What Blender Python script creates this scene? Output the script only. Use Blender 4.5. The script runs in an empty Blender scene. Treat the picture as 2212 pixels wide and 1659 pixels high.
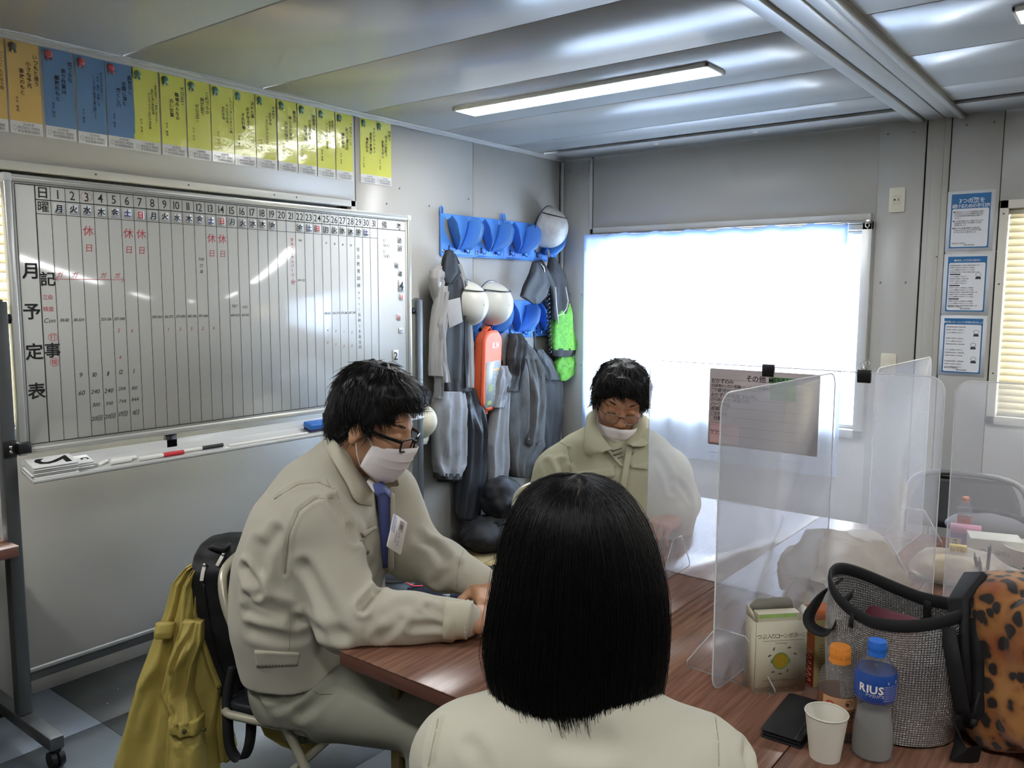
import bpy, math, random
import numpy as np
from mathutils import Vector, Matrix

D = bpy.data
SC = bpy.context.scene
COL = SC.collection
PI = math.pi

# ------------------------------------------------------------------ camera
CF, CYAW, CPITCH, CROLL = 1786.0, 0.6607, 0.1094, 0.0035
CPOS = np.array([3.2414, -4.7164, 1.507])


def _basis():
    cy, sy, cp, sp = math.cos(CYAW), math.sin(CYAW), math.cos(CPITCH), math.sin(CPITCH)
    f = np.array([-sy * cp, cy * cp, -sp])
    r = np.array([cy, sy, 0.0])
    u = np.cross(r, f)
    cr, sr = math.cos(CROLL), math.sin(CROLL)
    return r * cr + u * sr, u * cr - r * sr, f


CR, CU, CFW = _basis()
cam_data = D.cameras.new('camera')
cam_data.sensor_width = 36.0
cam_data.lens = 36.0 * CF / 2212.0
cam_data.clip_start = 0.05
cam = D.objects.new('camera', cam_data)
COL.objects.link(cam)
cam.matrix_world = Matrix(((CR[0], CU[0], -CFW[0], CPOS[0]), (CR[1], CU[1], -CFW[1], CPOS[1]),
                           (CR[2], CU[2], -CFW[2], CPOS[2]), (0, 0, 0, 1)))
SC.camera = cam

# ------------------------------------------------------------------ world, exposure
world = D.worlds.new('overcast_sky')
SC.world = world
world.use_nodes = True
_bg = world.node_tree.nodes['Background']
_bg.inputs[0].default_value = (0.80, 0.90, 1.0, 1)
_bg.inputs[1].default_value = 26.0
LED_POWER = 26.0
SC.view_settings.view_transform = 'Standard'
SC.view_settings.look = 'None'
SC.view_settings.exposure = 0.72
SC.view_settings.gamma = 1.0
SC.view_settings.use_curve_mapping = False
cy_ = SC.cycles
cy_.max_bounces = 8
cy_.diffuse_bounces = 4
cy_.glossy_bounces = 3
cy_.transmission_bounces = 5
cy_.transparent_max_bounces = 12
cy_.sample_clamp_indirect = 6.0
cy_.caustics_reflective = False
cy_.caustics_refractive = False
cy_.use_denoising = True


# ------------------------------------------------------------------ points seen through a pixel of the 2212x1659 photograph
def ray(a, b):
    return CFW + CR * ((a - 1106) / CF) - CU * ((b - 829.5) / CF)


def onx(a, b, X):
    d = ray(a, b)
    return CPOS + d * ((X - CPOS[0]) / d[0])


def ony(a, b, Y):
    d = ray(a, b)
    return CPOS + d * ((Y - CPOS[1]) / d[1])


def onz(a, b, Z):
    d = ray(a, b)
    return CPOS + d * ((Z - CPOS[2]) / d[2])


def at(a, b, dep):
    return CPOS + ray(a, b) * dep


# ------------------------------------------------------------------ materials
def lin(c):
    if isinstance(c, str):
        c = [int(c[i:i + 2], 16) for i in (0, 2, 4)]
    return tuple(((v / 255.0) / 12.92 if v / 255.0 <= 0.04045 else ((v / 255.0 + 0.055) / 1.055) ** 2.4) for v in c)


MATS = {}


def M(name, col, rough=0.5, metal=0.0, spec=0.5, bump=None, var=None, trans=0.0, sheen=0.0, coat=0.0, ior=1.45,
      emit=None, alpha=1.0, sss=0.0):
    if name in MATS:
        return MATS[name]
    m = D.materials.new(name)
    m.use_nodes = True
    nt = m.node_tree
    p = nt.nodes['Principled BSDF']
    c = lin(col)
    p.inputs['Base Color'].default_value = (*c, 1)
    p.inputs['Roughness'].default_value = rough
    p.inputs['Metallic'].default_value = metal
    p.inputs['Specular IOR Level'].default_value = spec
    p.inputs['IOR'].default_value = ior
    p.inputs['Transmission Weight'].default_value = trans
    p.inputs['Sheen Weight'].default_value = sheen
    p.inputs['Coat Weight'].default_value = coat
    p.inputs['Alpha'].default_value = alpha
    if sss:
        p.inputs['Subsurface Weight'].default_value = sss
        p.inputs['Subsurface Radius'].default_value = (0.012, 0.004, 0.002)
        p.inputs['Subsurface Scale'].default_value = 1.0
    if emit:
        p.inputs['Emission Color'].default_value = (*c, 1)
        p.inputs['Emission Strength'].default_value = emit
    tc = None
    if var or bump:
        tc = nt.nodes.new('ShaderNodeTexCoord')
    if var:                       # (scale xyz, amount, other colour)
        sc, amt, oc = var
        mp = nt.nodes.new('ShaderNodeMapping')
        mp.inputs['Scale'].default_value = sc if isinstance(sc, tuple) else (sc, sc, sc)
        nz = nt.nodes.new('ShaderNodeTexNoise')
        nz.inputs['Scale'].default_value = 1.0
        nz.inputs['Detail'].default_value = 5.0
        rp = nt.nodes.new('ShaderNodeValToRGB')
        rp.color_ramp.elements[0].position = 0.5 - 0.35 / max(amt, 0.01) * 0.35
        rp.color_ramp.elements[1].position = min(1.0, 0.5 + 0.35 / max(amt, 0.01) * 0.35)
        mx = nt.nodes.new('ShaderNodeMixRGB')
        mx.inputs[1].default_value = (*c, 1)
        mx.inputs[2].default_value = (*lin(oc), 1)
        nt.links.new(tc.outputs['Object'], mp.inputs[0])
        nt.links.new(mp.outputs[0], nz.inputs[0])
        nt.links.new(nz.outputs[0], rp.inputs[0])
        nt.links.new(rp.outputs[0], mx.inputs[0])
        nt.links.new(mx.outputs[0], p.inputs['Base Color'])
    if bump:                      # (scale, strength, distance)
        mp = nt.nodes.new('ShaderNodeMapping')
        s = bump[0]
        mp.inputs['Scale'].default_value = s if isinstance(s, tuple) else (s, s, s)
        nz = nt.nodes.new('ShaderNodeTexNoise')
        nz.inputs['Scale'].default_value = 1.0
        nz.inputs['Detail'].default_value = 4.0
        bp = nt.nodes.new('ShaderNodeBump')
        bp.inputs['Strength'].default_value = bump[1]
        bp.inputs['Distance'].default_value = bump[2] if len(bump) > 2 else 0.002
        nt.links.new(tc.outputs['Object'], mp.inputs[0])
        nt.links.new(mp.outputs[0], nz.inputs[0])
        nt.links.new(nz.outputs[0], bp.inputs['Height'])
        nt.links.new(bp.outputs[0], p.inputs['Normal'])
    MATS[name] = m
    return m


def mix_sheet(name, col, clear, translucent, gloss, rough=0.15):
    """A thin see-through sheet: straight transmission, milky scatter and a little mirror."""
    if name in MATS:
        return MATS[name]
    m = D.materials.new(name)
    m.use_nodes = True
    nt = m.node_tree
    for n in list(nt.nodes):
        nt.nodes.remove(n)
    out = nt.nodes.new('ShaderNodeOutputMaterial')
    c = (*lin(col), 1)
    tr = nt.nodes.new('ShaderNodeBsdfTransparent')
    tl = nt.nodes.new('ShaderNodeBsdfTranslucent')
    tl.inputs[0].default_value = c
    df = nt.nodes.new('ShaderNodeBsdfDiffuse')
    df.inputs[0].default_value = c
    gl = nt.nodes.new('ShaderNodeBsdfGlossy')
    gl.inputs['Roughness'].default_value = rough
    m1 = nt.nodes.new('ShaderNodeMixShader')
    m1.inputs[0].default_value = translucent
    nt.links.new(df.outputs[0], m1.inputs[1])
    nt.links.new(tl.outputs[0], m1.inputs[2])
    m2 = nt.nodes.new('ShaderNodeMixShader')
    m2.inputs[0].default_value = clear
    nt.links.new(m1.outputs[0], m2.inputs[1])
    nt.links.new(tr.outputs[0], m2.inputs[2])
    m3 = nt.nodes.new('ShaderNodeMixShader')
    lw = nt.nodes.new('ShaderNodeLayerWeight')
    lw.inputs[0].default_value = 0.12
    mu = nt.nodes.new('ShaderNodeMath')
    mu.operation = 'MULTIPLY'
    mu.inputs[1].default_value = gloss
    nt.links.new(lw.outputs['Fresnel'], mu.inputs[0])
    nt.links.new(mu.outputs[0], m3.inputs[0])
    nt.links.new(m2.outputs[0], m3.inputs[1])
    nt.links.new(gl.outputs[0], m3.inputs[2])
    nt.links.new(m3.outputs[0], out.inputs[0])
    MATS[name] = m
    return m


# ------------------------------------------------------------------ frames and mesh builder
def unit(v):
    v = np.asarray(v, float)
    return v / max(np.linalg.norm(v), 1e-9)


class Fr:
    def __init__(s, o=(0, 0, 0), x=(1, 0, 0), y=(0, 1, 0), z=None):
        s.o = np.asarray(o, float)
        s.x = unit(x)
        y = np.asarray(y, float)
        y = y - s.x * (y @ s.x)
        s.y = unit(y)
        s.z = np.cross(s.x, s.y) if z is None else unit(z)

    def p(s, P):
        P = np.asarray(P, float)
        return s.o + P[..., 0:1] * s.x + P[..., 1:2] * s.y + P[..., 2:3] * s.z

    def off(s, a, b, c):
        return Fr(s.p(np.array([a, b, c])), s.x, s.y, s.z)

    def rot(s, ang):              # about own z
        c, n = math.cos(ang), math.sin(ang)
        return Fr(s.o, s.x * c + s.y * n, s.y * c - s.x * n, s.z)


WORLD = Fr()
WALL_L = Fr((0, 0, 0), (0, 1, 0), (0, 0, 1))      # x = +Y, y = up, z = +X (into the room)
WALL_B = Fr((0, 0, 0), (1, 0, 0), (0, 0, 1))      # x = +X, y = up, z = -Y (into the room)


class G:
    def __init__(s):
        s.v, s.f, s.n = [], [], 0

    def add(s, V, F, fr=None):
        V = np.asarray(V, float).reshape(-1, 3)
        if fr is not None:
            V = fr.p(V)
        s.v.append(V)
        k = s.n
        s.f.extend([tuple(i + k for i in q) for q in F])
        s.n += len(V)
        return s

    def box(s, x0, x1, y0, y1, z0, z1, fr=None):
        V = [(x, y, z) for z in (z0, z1) for y in (y0, y1) for x in (x0, x1)]
        return s.add(V, [(0, 2, 3, 1), (4, 5, 7, 6), (0, 1, 5, 4), (2, 6, 7, 3), (0, 4, 6, 2), (1, 3, 7, 5)], fr)

    def cbox(s, c, d, fr=None):
        return s.box(c[0] - d[0] / 2, c[0] + d[0] / 2, c[1] - d[1] / 2, c[1] + d[1] / 2, c[2] - d[2] / 2, c[2] + d[2] / 2, fr)

    def quad(s, a, b, c, d, fr=None):
        return s.add([a, b, c, d], [(0, 1, 2, 3)], fr)

    def rect(s, x0, x1, y0, y1, z, fr=None):
        return s.quad((x0, y0, z), (x1, y0, z), (x1, y1, z), (x0, y1, z), fr)

    def prism(s, poly, z0, z1, fr=None):
        n = len(poly)
        V = [(p[0], p[1], z0) for p in poly] + [(p[0], p[1], z1) for p in poly]
        F = [tuple(range(n - 1, -1, -1)), tuple(range(n, 2 * n))]
        F += [(i, (i + 1) % n, n + (i + 1) % n, n + i) for i in range(n)]
        return s.add(V, F, fr)

    def grid(s, P, wu=False, wv=False, fr=None):
        P = np.asarray(P, float)
        a, b = P.shape[:2]
        F = []
        for i in range(a if wu else a - 1):
            for j in range(b if wv else b - 1):
                i2, j2 = (i + 1) % a, (j + 1) % b
                F.append((i * b + j, i2 * b + j, i2 * b + j2, i * b + j2))
        return s.add(P.reshape(-1, 3), F, fr)

    def tube(s, path, r, n=8, closed=False, cap=True, flat=None, up=None):
        P = np.asarray(path, float)
        k = len(P)
        r = np.full(k, r) if np.isscalar(r) else np.asarray(r, float)
        T = np.roll(P, -1, 0) - np.roll(P, 1, 0)
        if not closed:
            T[0] = P[1] - P[0]
            T[-1] = P[-1] - P[-2]
        T /= np.maximum(np.linalg.norm(T, axis=1, keepdims=True), 1e-9)
        a = np.array(up, float) if up is not None else (np.array([0, 0, 1.0]) if abs(T[0][2]) < 0.9 else np.array([1.0, 0, 0]))
        R = np.zeros((k, n, 3))
        th = np.arange(n) * 2 * PI / n
        for i in range(k):
            if up is None:
                pass
            else:
                a = np.array(up, float)
            x = a - T[i] * (a @ T[i])
            x = unit(x)
            y = np.cross(T[i], x)
            a = x
            f1 = flat if flat else 1.0
            R[i] = P[i] + r[i] * (np.cos(th)[:, None] * x + f1 * np.sin(th)[:, None] * y)
        k0 = s.n
        s.grid(R, wu=closed, wv=True)
        if not closed and cap:
            s.f.append(tuple(k0 + j for j in range(n)))
            s.f.append(tuple(k0 + (k - 1) * n + j for j in range(n - 1, -1, -1)))
        return s

    def ribbon(s, path, w, t, up):
        """A strap: width w along 'up'-projected direction, thickness t."""
        P = np.asarray(path, float)
        k = len(P)
        T = np.gradient(P, axis=0)
        T /= np.maximum(np.linalg.norm(T, axis=1, keepdims=True), 1e-9)
        U = np.asarray(up, float)
        U = np.broadcast_to(U, P.shape)
        R = np.zeros((k, 4, 3))
        for i in range(k):
            x = unit(U[i] - T[i] * (U[i] @ T[i]))
            y = np.cross(T[i], x)
            R[i] = [P[i] - x * w / 2 - y * t / 2, P[i] + x * w / 2 - y * t / 2, P[i] + x * w / 2 + y * t / 2, P[i] - x * w / 2 + y * t / 2]
        k0 = s.n
        s.grid(R, wv=True)
        s.f.append((k0, k0 + 1, k0 + 2, k0 + 3))
        e = k0 + (k - 1) * 4
        s.f.append((e + 3, e + 2, e + 1, e))
        return s

    def cyl(s, p0, p1, r0, r1=None, n=16):
        return s.tube([p0, p1], [r0, r0 if r1 is None else r1], n)

    def lathe(s, prof, o, n=32, fr=None, cap=False):
        th = np.arange(n) * 2 * PI / n
        P = np.zeros((len(prof), n, 3))
        for i, (r, z) in enumerate(prof):
            P[i] = np.stack([r * np.cos(th), r * np.sin(th), np.full(n, z)], -1)
        P = P + np.asarray(o, float)
        k0 = s.n
        s.grid(P[::-1], wv=True, fr=fr)
        if cap:
            s.f.append(tuple(k0 + (len(prof) - 1) * n + j for j in range(n - 1, -1, -1)))
            s.f.append(tuple(k0 + j for j in range(n)))
        return s

    def ell(s, c, r, n=16, m=10, fr=None):
        ph = np.linspace(0, PI, m + 1)
        th = np.arange(n) * 2 * PI / n
        P = np.stack([np.outer(np.sin(ph), np.cos(th)), np.outer(np.sin(ph), np.sin(th)), np.outer(np.cos(ph), np.ones(n))], -1)
        return s.grid(P[::-1] * np.asarray(r) + np.asarray(c), wv=True, fr=fr)

    def arr(s):
        return np.concatenate(s.v) if s.v else np.zeros((0, 3))


BASE = {}


def _mesh(name, V, F):
    me = D.meshes.new(name)
    V = np.asarray(V, np.float32)
    me.vertices.add(len(V))
    me.vertices.foreach_set('co', V.ravel())
    ln = np.array([len(q) for q in F], np.int32)
    idx = np.fromiter((i for q in F for i in q), np.int32)
    me.loops.add(len(idx))
    me.loops.foreach_set('vertex_index', idx)
    me.polygons.add(len(ln))
    st = np.zeros(len(ln), np.int32)
    st[1:] = np.cumsum(ln)[:-1]
    me.polygons.foreach_set('loop_start', st)
    me.update(calc_edges=True)
    return me


def ob(name, g, mat, parent=None, smooth=None, bevel=0, seg=2, sub=0, solid=0, base=None):
    V, F = (g.arr(), g.f) if isinstance(g, G) else g
    if parent is not None:
        b = BASE[parent.name]
    elif base is not None:
        b = np.asarray(base, float)
    else:
        lo, hi = V.min(0), V.max(0)
        b = np.array([(lo[0] + hi[0]) / 2, (lo[1] + hi[1]) / 2, lo[2]])
    me = _mesh(name, V - b, F)
    if smooth:
        me.polygons.foreach_set('use_smooth', np.ones(len(me.polygons), bool))
        if smooth is not True:
            me.set_sharp_from_angle(angle=smooth)
    me.materials.append(mat)
    o = D.objects.new(name, me)
    COL.objects.link(o)
    if parent is not None:
        o.parent = parent
    else:
        o.location = b
    BASE[o.name] = b
    if solid:
        md = o.modifiers.new('solid', 'SOLIDIFY')
        md.thickness = solid
        md.offset = 0
    if bevel:
        md = o.modifiers.new('bevel', 'BEVEL')
        md.width = bevel
        md.segments = seg
        md.limit_method = 'ANGLE'
    if sub:
        md = o.modifiers.new('sub', 'SUBSURF')
        md.levels = md.render_levels = sub
    return o


def tag(o, label, cat, group=None):
    o['label'] = label
    o['category'] = cat
    if group:
        o['group'] = group
    return o


def thing(name, label, cat, loc, group=None):
    o = D.objects.new(name, None)
    o.empty_display_size = 0.05
    COL.objects.link(o)
    o.location = loc
    BASE[o.name] = np.asarray(loc, float)
    return tag(o, label, cat, group)


def struct(name, g, mat, parent=None, **k):
    o = ob(name, g, mat, parent, **k)
    if parent is None:
        o['kind'] = 'structure'
    return o


# ------------------------------------------------------------------ lettering from the built-in font
_GL = {}


def glyph(ch, bold=0.0):
    k = (ch, bold)
    if k not in _GL:
        c = D.curves.new('glyph', 'FONT')
        c.body = ch
        c.size = 1.0
        c.resolution_u = 2
        c.offset = bold
        o = D.objects.new('glyph', c)
        COL.objects.link(o)
        dg = bpy.context.evaluated_depsgraph_get()
        me = D.meshes.new_from_object(o.evaluated_get(dg))
        V = np.array([v.co[:] for v in me.vertices]) if len(me.vertices) else np.zeros((0, 3))
        F = [tuple(p.vertices) for p in me.polygons]
        D.meshes.remove(me)
        D.objects.remove(o)
        D.curves.remove(c)
        if len(V):
            w = V[:, 0].max() - V[:, 0].min()
        else:
            w = 0.3
        _GL[k] = (V, F, w)
    return _GL[k]


def word(g, s, x, y, h, fr, align='c', bold=0.0, shear=0.0, squash=1.0, z=0.0, gap=0.08, rot=0.0, jit=0.0, seed=0):
    """Lettering of cap height about h, its middle at (x, y) of the frame."""
    rnd = random.Random(seed)
    items, X = [], 0.0
    for ch in s:
        if ch == ' ':
            X += 0.35 * squash
            continue
        V, F, w = glyph(ch, bold)
        if not len(V):
            continue
        U = V.copy()
        U[:, 0] -= V[:, 0].min()
        U[:, 0] *= squash
        items.append((X, U, F))
        X += w * squash + gap
    X -= gap
    x0 = {'c': -X / 2, 'l': 0.0, 'r': -X}[align]
    k = h / 0.73
    cr, sr = math.cos(rot), math.sin(rot)
    for dx, U, F in items:
        U = U.copy()
        U[:, 1] -= 0.36
        U[:, 0] += dx + x0 + shear * U[:, 1]
        U[:, 1] += rnd.uniform(-jit, jit)
        U *= k
        U[:, 2] = z
        A, B = U[:, 0].copy(), U[:, 1].copy()
        U[:, 0], U[:, 1] = A * cr - B * sr + x, A * sr + B * cr + y
        g.add(U, F, fr)
    return g


def column(g, s, x, y, h, fr, pitch=1.25, bold=0.0, z=0.0, jit=0.0, seed=0, squash=1.0):
    """Vertical lettering, first character at (x, y), going down."""
    rnd = random.Random(seed)
    k = h / 0.92
    Y = y
    for ch in s:
        if ch == ' ':
            Y -= h * pitch * 0.6
            continue
        V, F, w = glyph('|' if ch == 'ー' else ch, bold)
        if len(V):
            U = V.copy()
            U[:, 0] -= (V[:, 0].max() + V[:, 0].min()) / 2
            U[:, 1] -= 0.38
            U *= k
            U[:, 0] *= squash
            if ch in '「」':
                A, B = U[:, 0].copy(), U[:, 1].copy()
                U[:, 0], U[:, 1] = B, -A
            U[:, 0] += x + rnd.uniform(-jit, jit) * h
            U[:, 1] += Y
            U[:, 2] = z
            g.add(U, F, fr)
        Y -= h * pitch
    return g


def line2(g, x0, y0, x1, y1, w, fr, z=0.0):
    d = np.array([x1 - x0, y1 - y0])
    d = d / max(np.linalg.norm(d), 1e-9)
    n = np.array([-d[1], d[0]]) * w / 2
    return g.quad((x0 - n[0], y0 - n[1], z), (x1 - n[0], y1 - n[1], z), (x1 + n[0], y1 + n[1], z), (x0 + n[0], y0 + n[1], z), fr)


def ring2(g, x, y, rx, ry, w, fr, z=0.0, n=24):
    P = [[((rx + e) * math.cos(2 * PI * i / n) + x, (ry + e) * math.sin(2 * PI * i / n) + y, z) for i in range(n)] for e in (-w / 2, w / 2)]
    return g.grid(P[::-1], wv=True, fr=fr)


def disc2(g, x, y, r, fr, z=0.0, n=20, ry=None):
    return g.add([(x + r * math.cos(2 * PI * i / n), y + (ry or r) * math.sin(2 * PI * i / n), z) for i in range(n)], [tuple(range(n))], fr)


def rrect(x0, x1, y0, y1, r, n=5, corners=(1, 1, 1, 1)):
    P = []
    for (cx, cy, a0, on) in ((x1 - r, y0 + r, -PI / 2, corners[0]), (x1 - r, y1 - r, 0, corners[1]), (x0 + r, y1 - r, PI / 2, corners[2]), (x0 + r, y0 + r, PI, corners[3])):
        if on:
            for i in range(n + 1):
                a = a0 + PI / 2 * i / n
                P.append((cx + r * math.cos(a), cy + r * math.sin(a)))
        else:
            P.append((x1 if a0 in (-PI / 2, 0) else x0, y0 if a0 in (-PI / 2, PI) else y1))
    return P


# ------------------------------------------------------------------ solid modelling on a distance grid
def _hash(i, j, k, s):
    n = (i * 374761393 + j * 668265263 + k * 2147483647 + s * 974711) & 0xFFFFFFFF
    n = ((n ^ (n >> 13)) * 1274126177) & 0xFFFFFFFF
    return ((n ^ (n >> 16)) & 0xFFFF) / 32767.5 - 1.0


def noise3(P, s, seed=0):
    Q = np.asarray(P, float) * s
    I = np.floor(Q).astype(np.int64)
    f = Q - I
    f = f * f * (3 - 2 * f)
    r = 0.0
    for a in (0, 1):
        for b in (0, 1):
            for c in (0, 1):
                w = (f[..., 0] if a else 1 - f[..., 0]) * (f[..., 1] if b else 1 - f[..., 1]) * (f[..., 2] if c else 1 - f[..., 2])
                r = r + w * _hash(I[..., 0] + a, I[..., 1] + b, I[..., 2] + c, seed)
    return r


class SD:
    def __init__(s, lo, hi, h):
        s.lo = np.asarray(lo, float)
        s.h = h
        n = np.ceil((np.asarray(hi, float) - s.lo) / h).astype(int) + 1
        s.F = np.full(tuple(n), 0.2, np.float32)
        s.ax = [(s.lo[i] + np.arange(n[i]) * h).astype(np.float32) for i in range(3)]

    def _sl(s, lo, hi, m):
        r = []
        for i in range(3):
            a = int(np.floor((lo[i] - m - s.lo[i]) / s.h))
            b = int(np.ceil((hi[i] + m - s.lo[i]) / s.h)) + 1
            a, b = max(a, 0), min(b, len(s.ax[i]))
            if b <= a:
                return None
            r.append(slice(a, b))
        return tuple(r)

    def _apply(s, fn, lo, hi, k, op):
        sl = s._sl(lo, hi, k + 3 * s.h + 0.004)
        if sl is None:
            return s
        X, Y, Z = s.ax[0][sl[0]][:, None, None], s.ax[1][sl[1]][None, :, None], s.ax[2][sl[2]][None, None, :]
        d = fn(X, Y, Z)
        F = s.F[sl]
        if op == 'cut':
            d = -d
            if k > 0:
                h = np.maximum(k - np.abs(F - d), 0) / k
                s.F[sl] = np.maximum(F, d) + h * h * k * 0.25
            else:
                s.F[sl] = np.maximum(F, d)
        else:
            if k > 0:
                h = np.maximum(k - np.abs(F - d), 0) / k
                s.F[sl] = np.minimum(F, d) - h * h * k * 0.25
            else:
                s.F[sl] = np.minimum(F, d)
        return s

    def cap(s, a, b, r0, r1=None, k=0.01, op='add'):
        a, b = np.asarray(a, float), np.asarray(b, float)
        r1 = r0 if r1 is None else r1
        ab = b - a
        L = max(float(ab @ ab), 1e-12)

        def fn(X, Y, Z):
            x, y, z = X - a[0], Y - a[1], Z - a[2]
            t = np.clip((x * ab[0] + y * ab[1] + z * ab[2]) / L, 0, 1)
            return np.sqrt((x - t * ab[0]) ** 2 + (y - t * ab[1]) ** 2 + (z - t * ab[2]) ** 2) - (r0 + (r1 - r0) * t)
        m = max(r0, r1)
        return s._apply(fn, np.minimum(a, b) - m, np.maximum(a, b) + m, k, op)

    def ell(s, c, r, k=0.01, fr=None, op='add'):
        c, r = np.asarray(c, float), np.asarray(r, float)
        ax = np.eye(3) if fr is None else np.array([fr.x, fr.y, fr.z])
        if fr is not None:
            c = fr.p(c)

        def fn(X, Y, Z):
            x, y, z = X - c[0], Y - c[1], Z - c[2]
            q = [ax[i][0] * x + ax[i][1] * y + ax[i][2] * z for i in range(3)]
            k0 = np.sqrt(sum((q[i] / r[i]) ** 2 for i in range(3)))
            k1 = np.sqrt(sum((q[i] / r[i] ** 2) ** 2 for i in range(3))) + 1e-6
            return k0 * (k0 - 1) / k1
        e = np.sqrt(((ax * r[:, None]) ** 2).sum(0))
        return s._apply(fn, c - e, c + e, k, op)

    def box(s, c, half, rad=0.005, k=0.01, fr=None, op='add'):
        c, half = np.asarray(c, float), np.asarray(half, float) - rad
        ax = np.eye(3) if fr is None else np.array([fr.x, fr.y, fr.z])
        if fr is not None:
            c = fr.p(c)

        def fn(X, Y, Z):
            x, y, z = X - c[0], Y - c[1], Z - c[2]
            q = [np.abs(ax[i][0] * x + ax[i][1] * y + ax[i][2] * z) - half[i] for i in range(3)]
            return np.sqrt(sum(np.maximum(v, 0) ** 2 for v in q)) + np.minimum(np.maximum(np.maximum(q[0], q[1]), q[2]), 0) - rad
        e = np.abs(ax.T) @ (half + rad)
        return s._apply(fn, c - e, c + e, k, op)

    def half(s, p, n, k=0.0):
        """Cut away the side the normal points to."""
        p, n = np.asarray(p, float), unit(n)
        d = (s.ax[0][:, None, None] - p[0]) * n[0] + (s.ax[1][None, :, None] - p[1]) * n[1] + (s.ax[2][None, None, :] - p[2]) * n[2]
        if k > 0:
            h = np.maximum(k - np.abs(s.F - d), 0) / k
            s.F = np.maximum(s.F, d) + h * h * k * 0.25
        else:
            s.F = np.maximum(s.F, d)
        return s

    def blur(s, n=3):
        for _ in range(n):
            for ax in range(3):
                F = s.F
                a = np.concatenate([np.take(F, [0], ax), np.take(F, range(F.shape[ax] - 1), ax)], ax)
                b = np.concatenate([np.take(F, range(1, F.shape[ax]), ax), np.take(F, [F.shape[ax] - 1], ax)], ax)
                s.F = F * 0.5 + (a + b) * 0.25
        return s

    def mesh(s, smooth=2):
        F = np.pad(s.F, 1, constant_values=0.2)
        lo = s.lo - s.h
        S = F < 0
        nx, ny, nz = F.shape
        cnt = np.zeros((nx - 1, ny - 1, nz - 1), np.int8)
        for a in (0, 1):
            for b in (0, 1):
                for c in (0, 1):
                    cnt += S[a:nx - 1 + a, b:ny - 1 + b, c:nz - 1 + c]
        act = (cnt > 0) & (cnt < 8)
        I, J, K = np.nonzero(act)
        idx = np.full(act.shape, -1, np.int64)
        idx[I, J, K] = np.arange(len(I))
        cor = [(a, b, c) for a in (0, 1) for b in (0, 1) for c in (0, 1)]
        V = np.stack([F[I + a, J + b, K + c] for a, b, c in cor], 1)
        acc = np.zeros((len(I), 3))
        num = np.zeros(len(I))
        for i in range(8):
            for j in range(i + 1, 8):
                if sum(abs(cor[i][q] - cor[j][q]) for q in range(3)) != 1:
                    continue
                va, vb = V[:, i], V[:, j]
                m = (va < 0) != (vb < 0)
                t = np.where(m, va / np.where(m, va - vb, 1), 0)
                pa, pb = np.array(cor[i], float), np.array(cor[j], float)
                acc += m[:, None] * (pa + t[:, None] * (pb - pa))
                num += m
        P = lo + s.h * (np.stack([I, J, K], 1) + acc / num[:, None])
        Q = []
        for ax in range(3):
            sl0 = [slice(None)] * 3
            sl1 = [slice(None)] * 3
            sl0[ax], sl1[ax] = slice(0, -1), slice(1, None)
            A, B = S[tuple(sl0)], S[tuple(sl1)]
            E = np.argwhere(A != B)
            if not len(E):
                continue
            o = [q for q in range(3) if q != ax]
            ok = (E[:, o[0]] > 0) & (E[:, o[1]] > 0) & (E[:, o[0]] < F.shape[o[0]] - 1) & (E[:, o[1]] < F.shape[o[1]] - 1)
            E = E[ok]
            ids = []
            for da, db in ((-1, -1), (0, -1), (0, 0), (-1, 0)):
                C = E.copy()
                C[:, o[0]] += da
                C[:, o[1]] += db
                ids.append(idx[C[:, 0], C[:, 1], C[:, 2]])
            q = np.stack(ids, 1)
            inside = S[E[:, 0], E[:, 1], E[:, 2]]
            flip = inside ^ (ax == 1)
            q[~flip] = q[~flip][:, ::-1]
            Q.append(q)
        Q = np.concatenate(Q)
        for _ in range(smooth):
            P = lap(P, Q, 0.5)
            P = lap(P, Q, -0.52)
        return P, Q


def lap(P, Q, w):
    a = np.concatenate([Q[:, 0], Q[:, 1], Q[:, 2], Q[:, 3]])
    b = np.concatenate([Q[:, 1], Q[:, 2], Q[:, 3], Q[:, 0]])
    n = len(P)
    d = np.bincount(a, minlength=n) + np.bincount(b, minlength=n)
    R = np.stack([np.bincount(a, P[b, i], n) + np.bincount(b, P[a, i], n) for i in range(3)], 1)
    return P + w * (R / np.maximum(d, 1)[:, None] - P)


def normals(P, Q):
    n = np.cross(P[Q[:, 2]] - P[Q[:, 0]], P[Q[:, 3]] - P[Q[:, 1]])
    N = np.zeros_like(P)
    for c in range(4):
        for i in range(3):
            N[:, i] += np.bincount(Q[:, c], n[:, i], len(P))
    return N / np.maximum(np.linalg.norm(N, axis=1, keepdims=True), 1e-12)


def quads(P, Q, g=None):
    g = g or G()
    return g.add(P, [tuple(int(i) for i in q) for q in Q])
# ------------------------------------------------------------------ shared materials
WALLM = M('painted_wall', 'b9b7b1', 0.32, spec=0.45, bump=(40, 0.06, 0.001))
COLM = M('painted_column', 'b4b1a8', 0.4)
CEILM = M('ceiling_enamel', 'b0b2b2', 0.27, spec=0.6, bump=((0.9, 2.5, 1), 0.05, 0.004))
SEAM = M('dark_joint', '2a2927', 0.8)
TRIMM = M('pale_trim', 'c6c5c0', 0.35)
WHITEP = M('white_plastic', 'e4e2da', 0.4)
CREAM = M('cream_plastic', 'ded8c4', 0.4)
STEEL = M('bright_steel', 'c8c8c8', 0.25, metal=1.0)
BLACKP = M('black_plastic', '151516', 0.45)
PAPER = M('white_paper', 'ece9e4', 0.5)
INK = M('black_ink', '121212', 0.6)
REDINK = M('red_ink', 'c8484a', 0.6)
REDPRINT = M('red_print', 'd23030', 0.5)
BLUEINK = M('blue_print', '2c2f86', 0.5)
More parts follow.
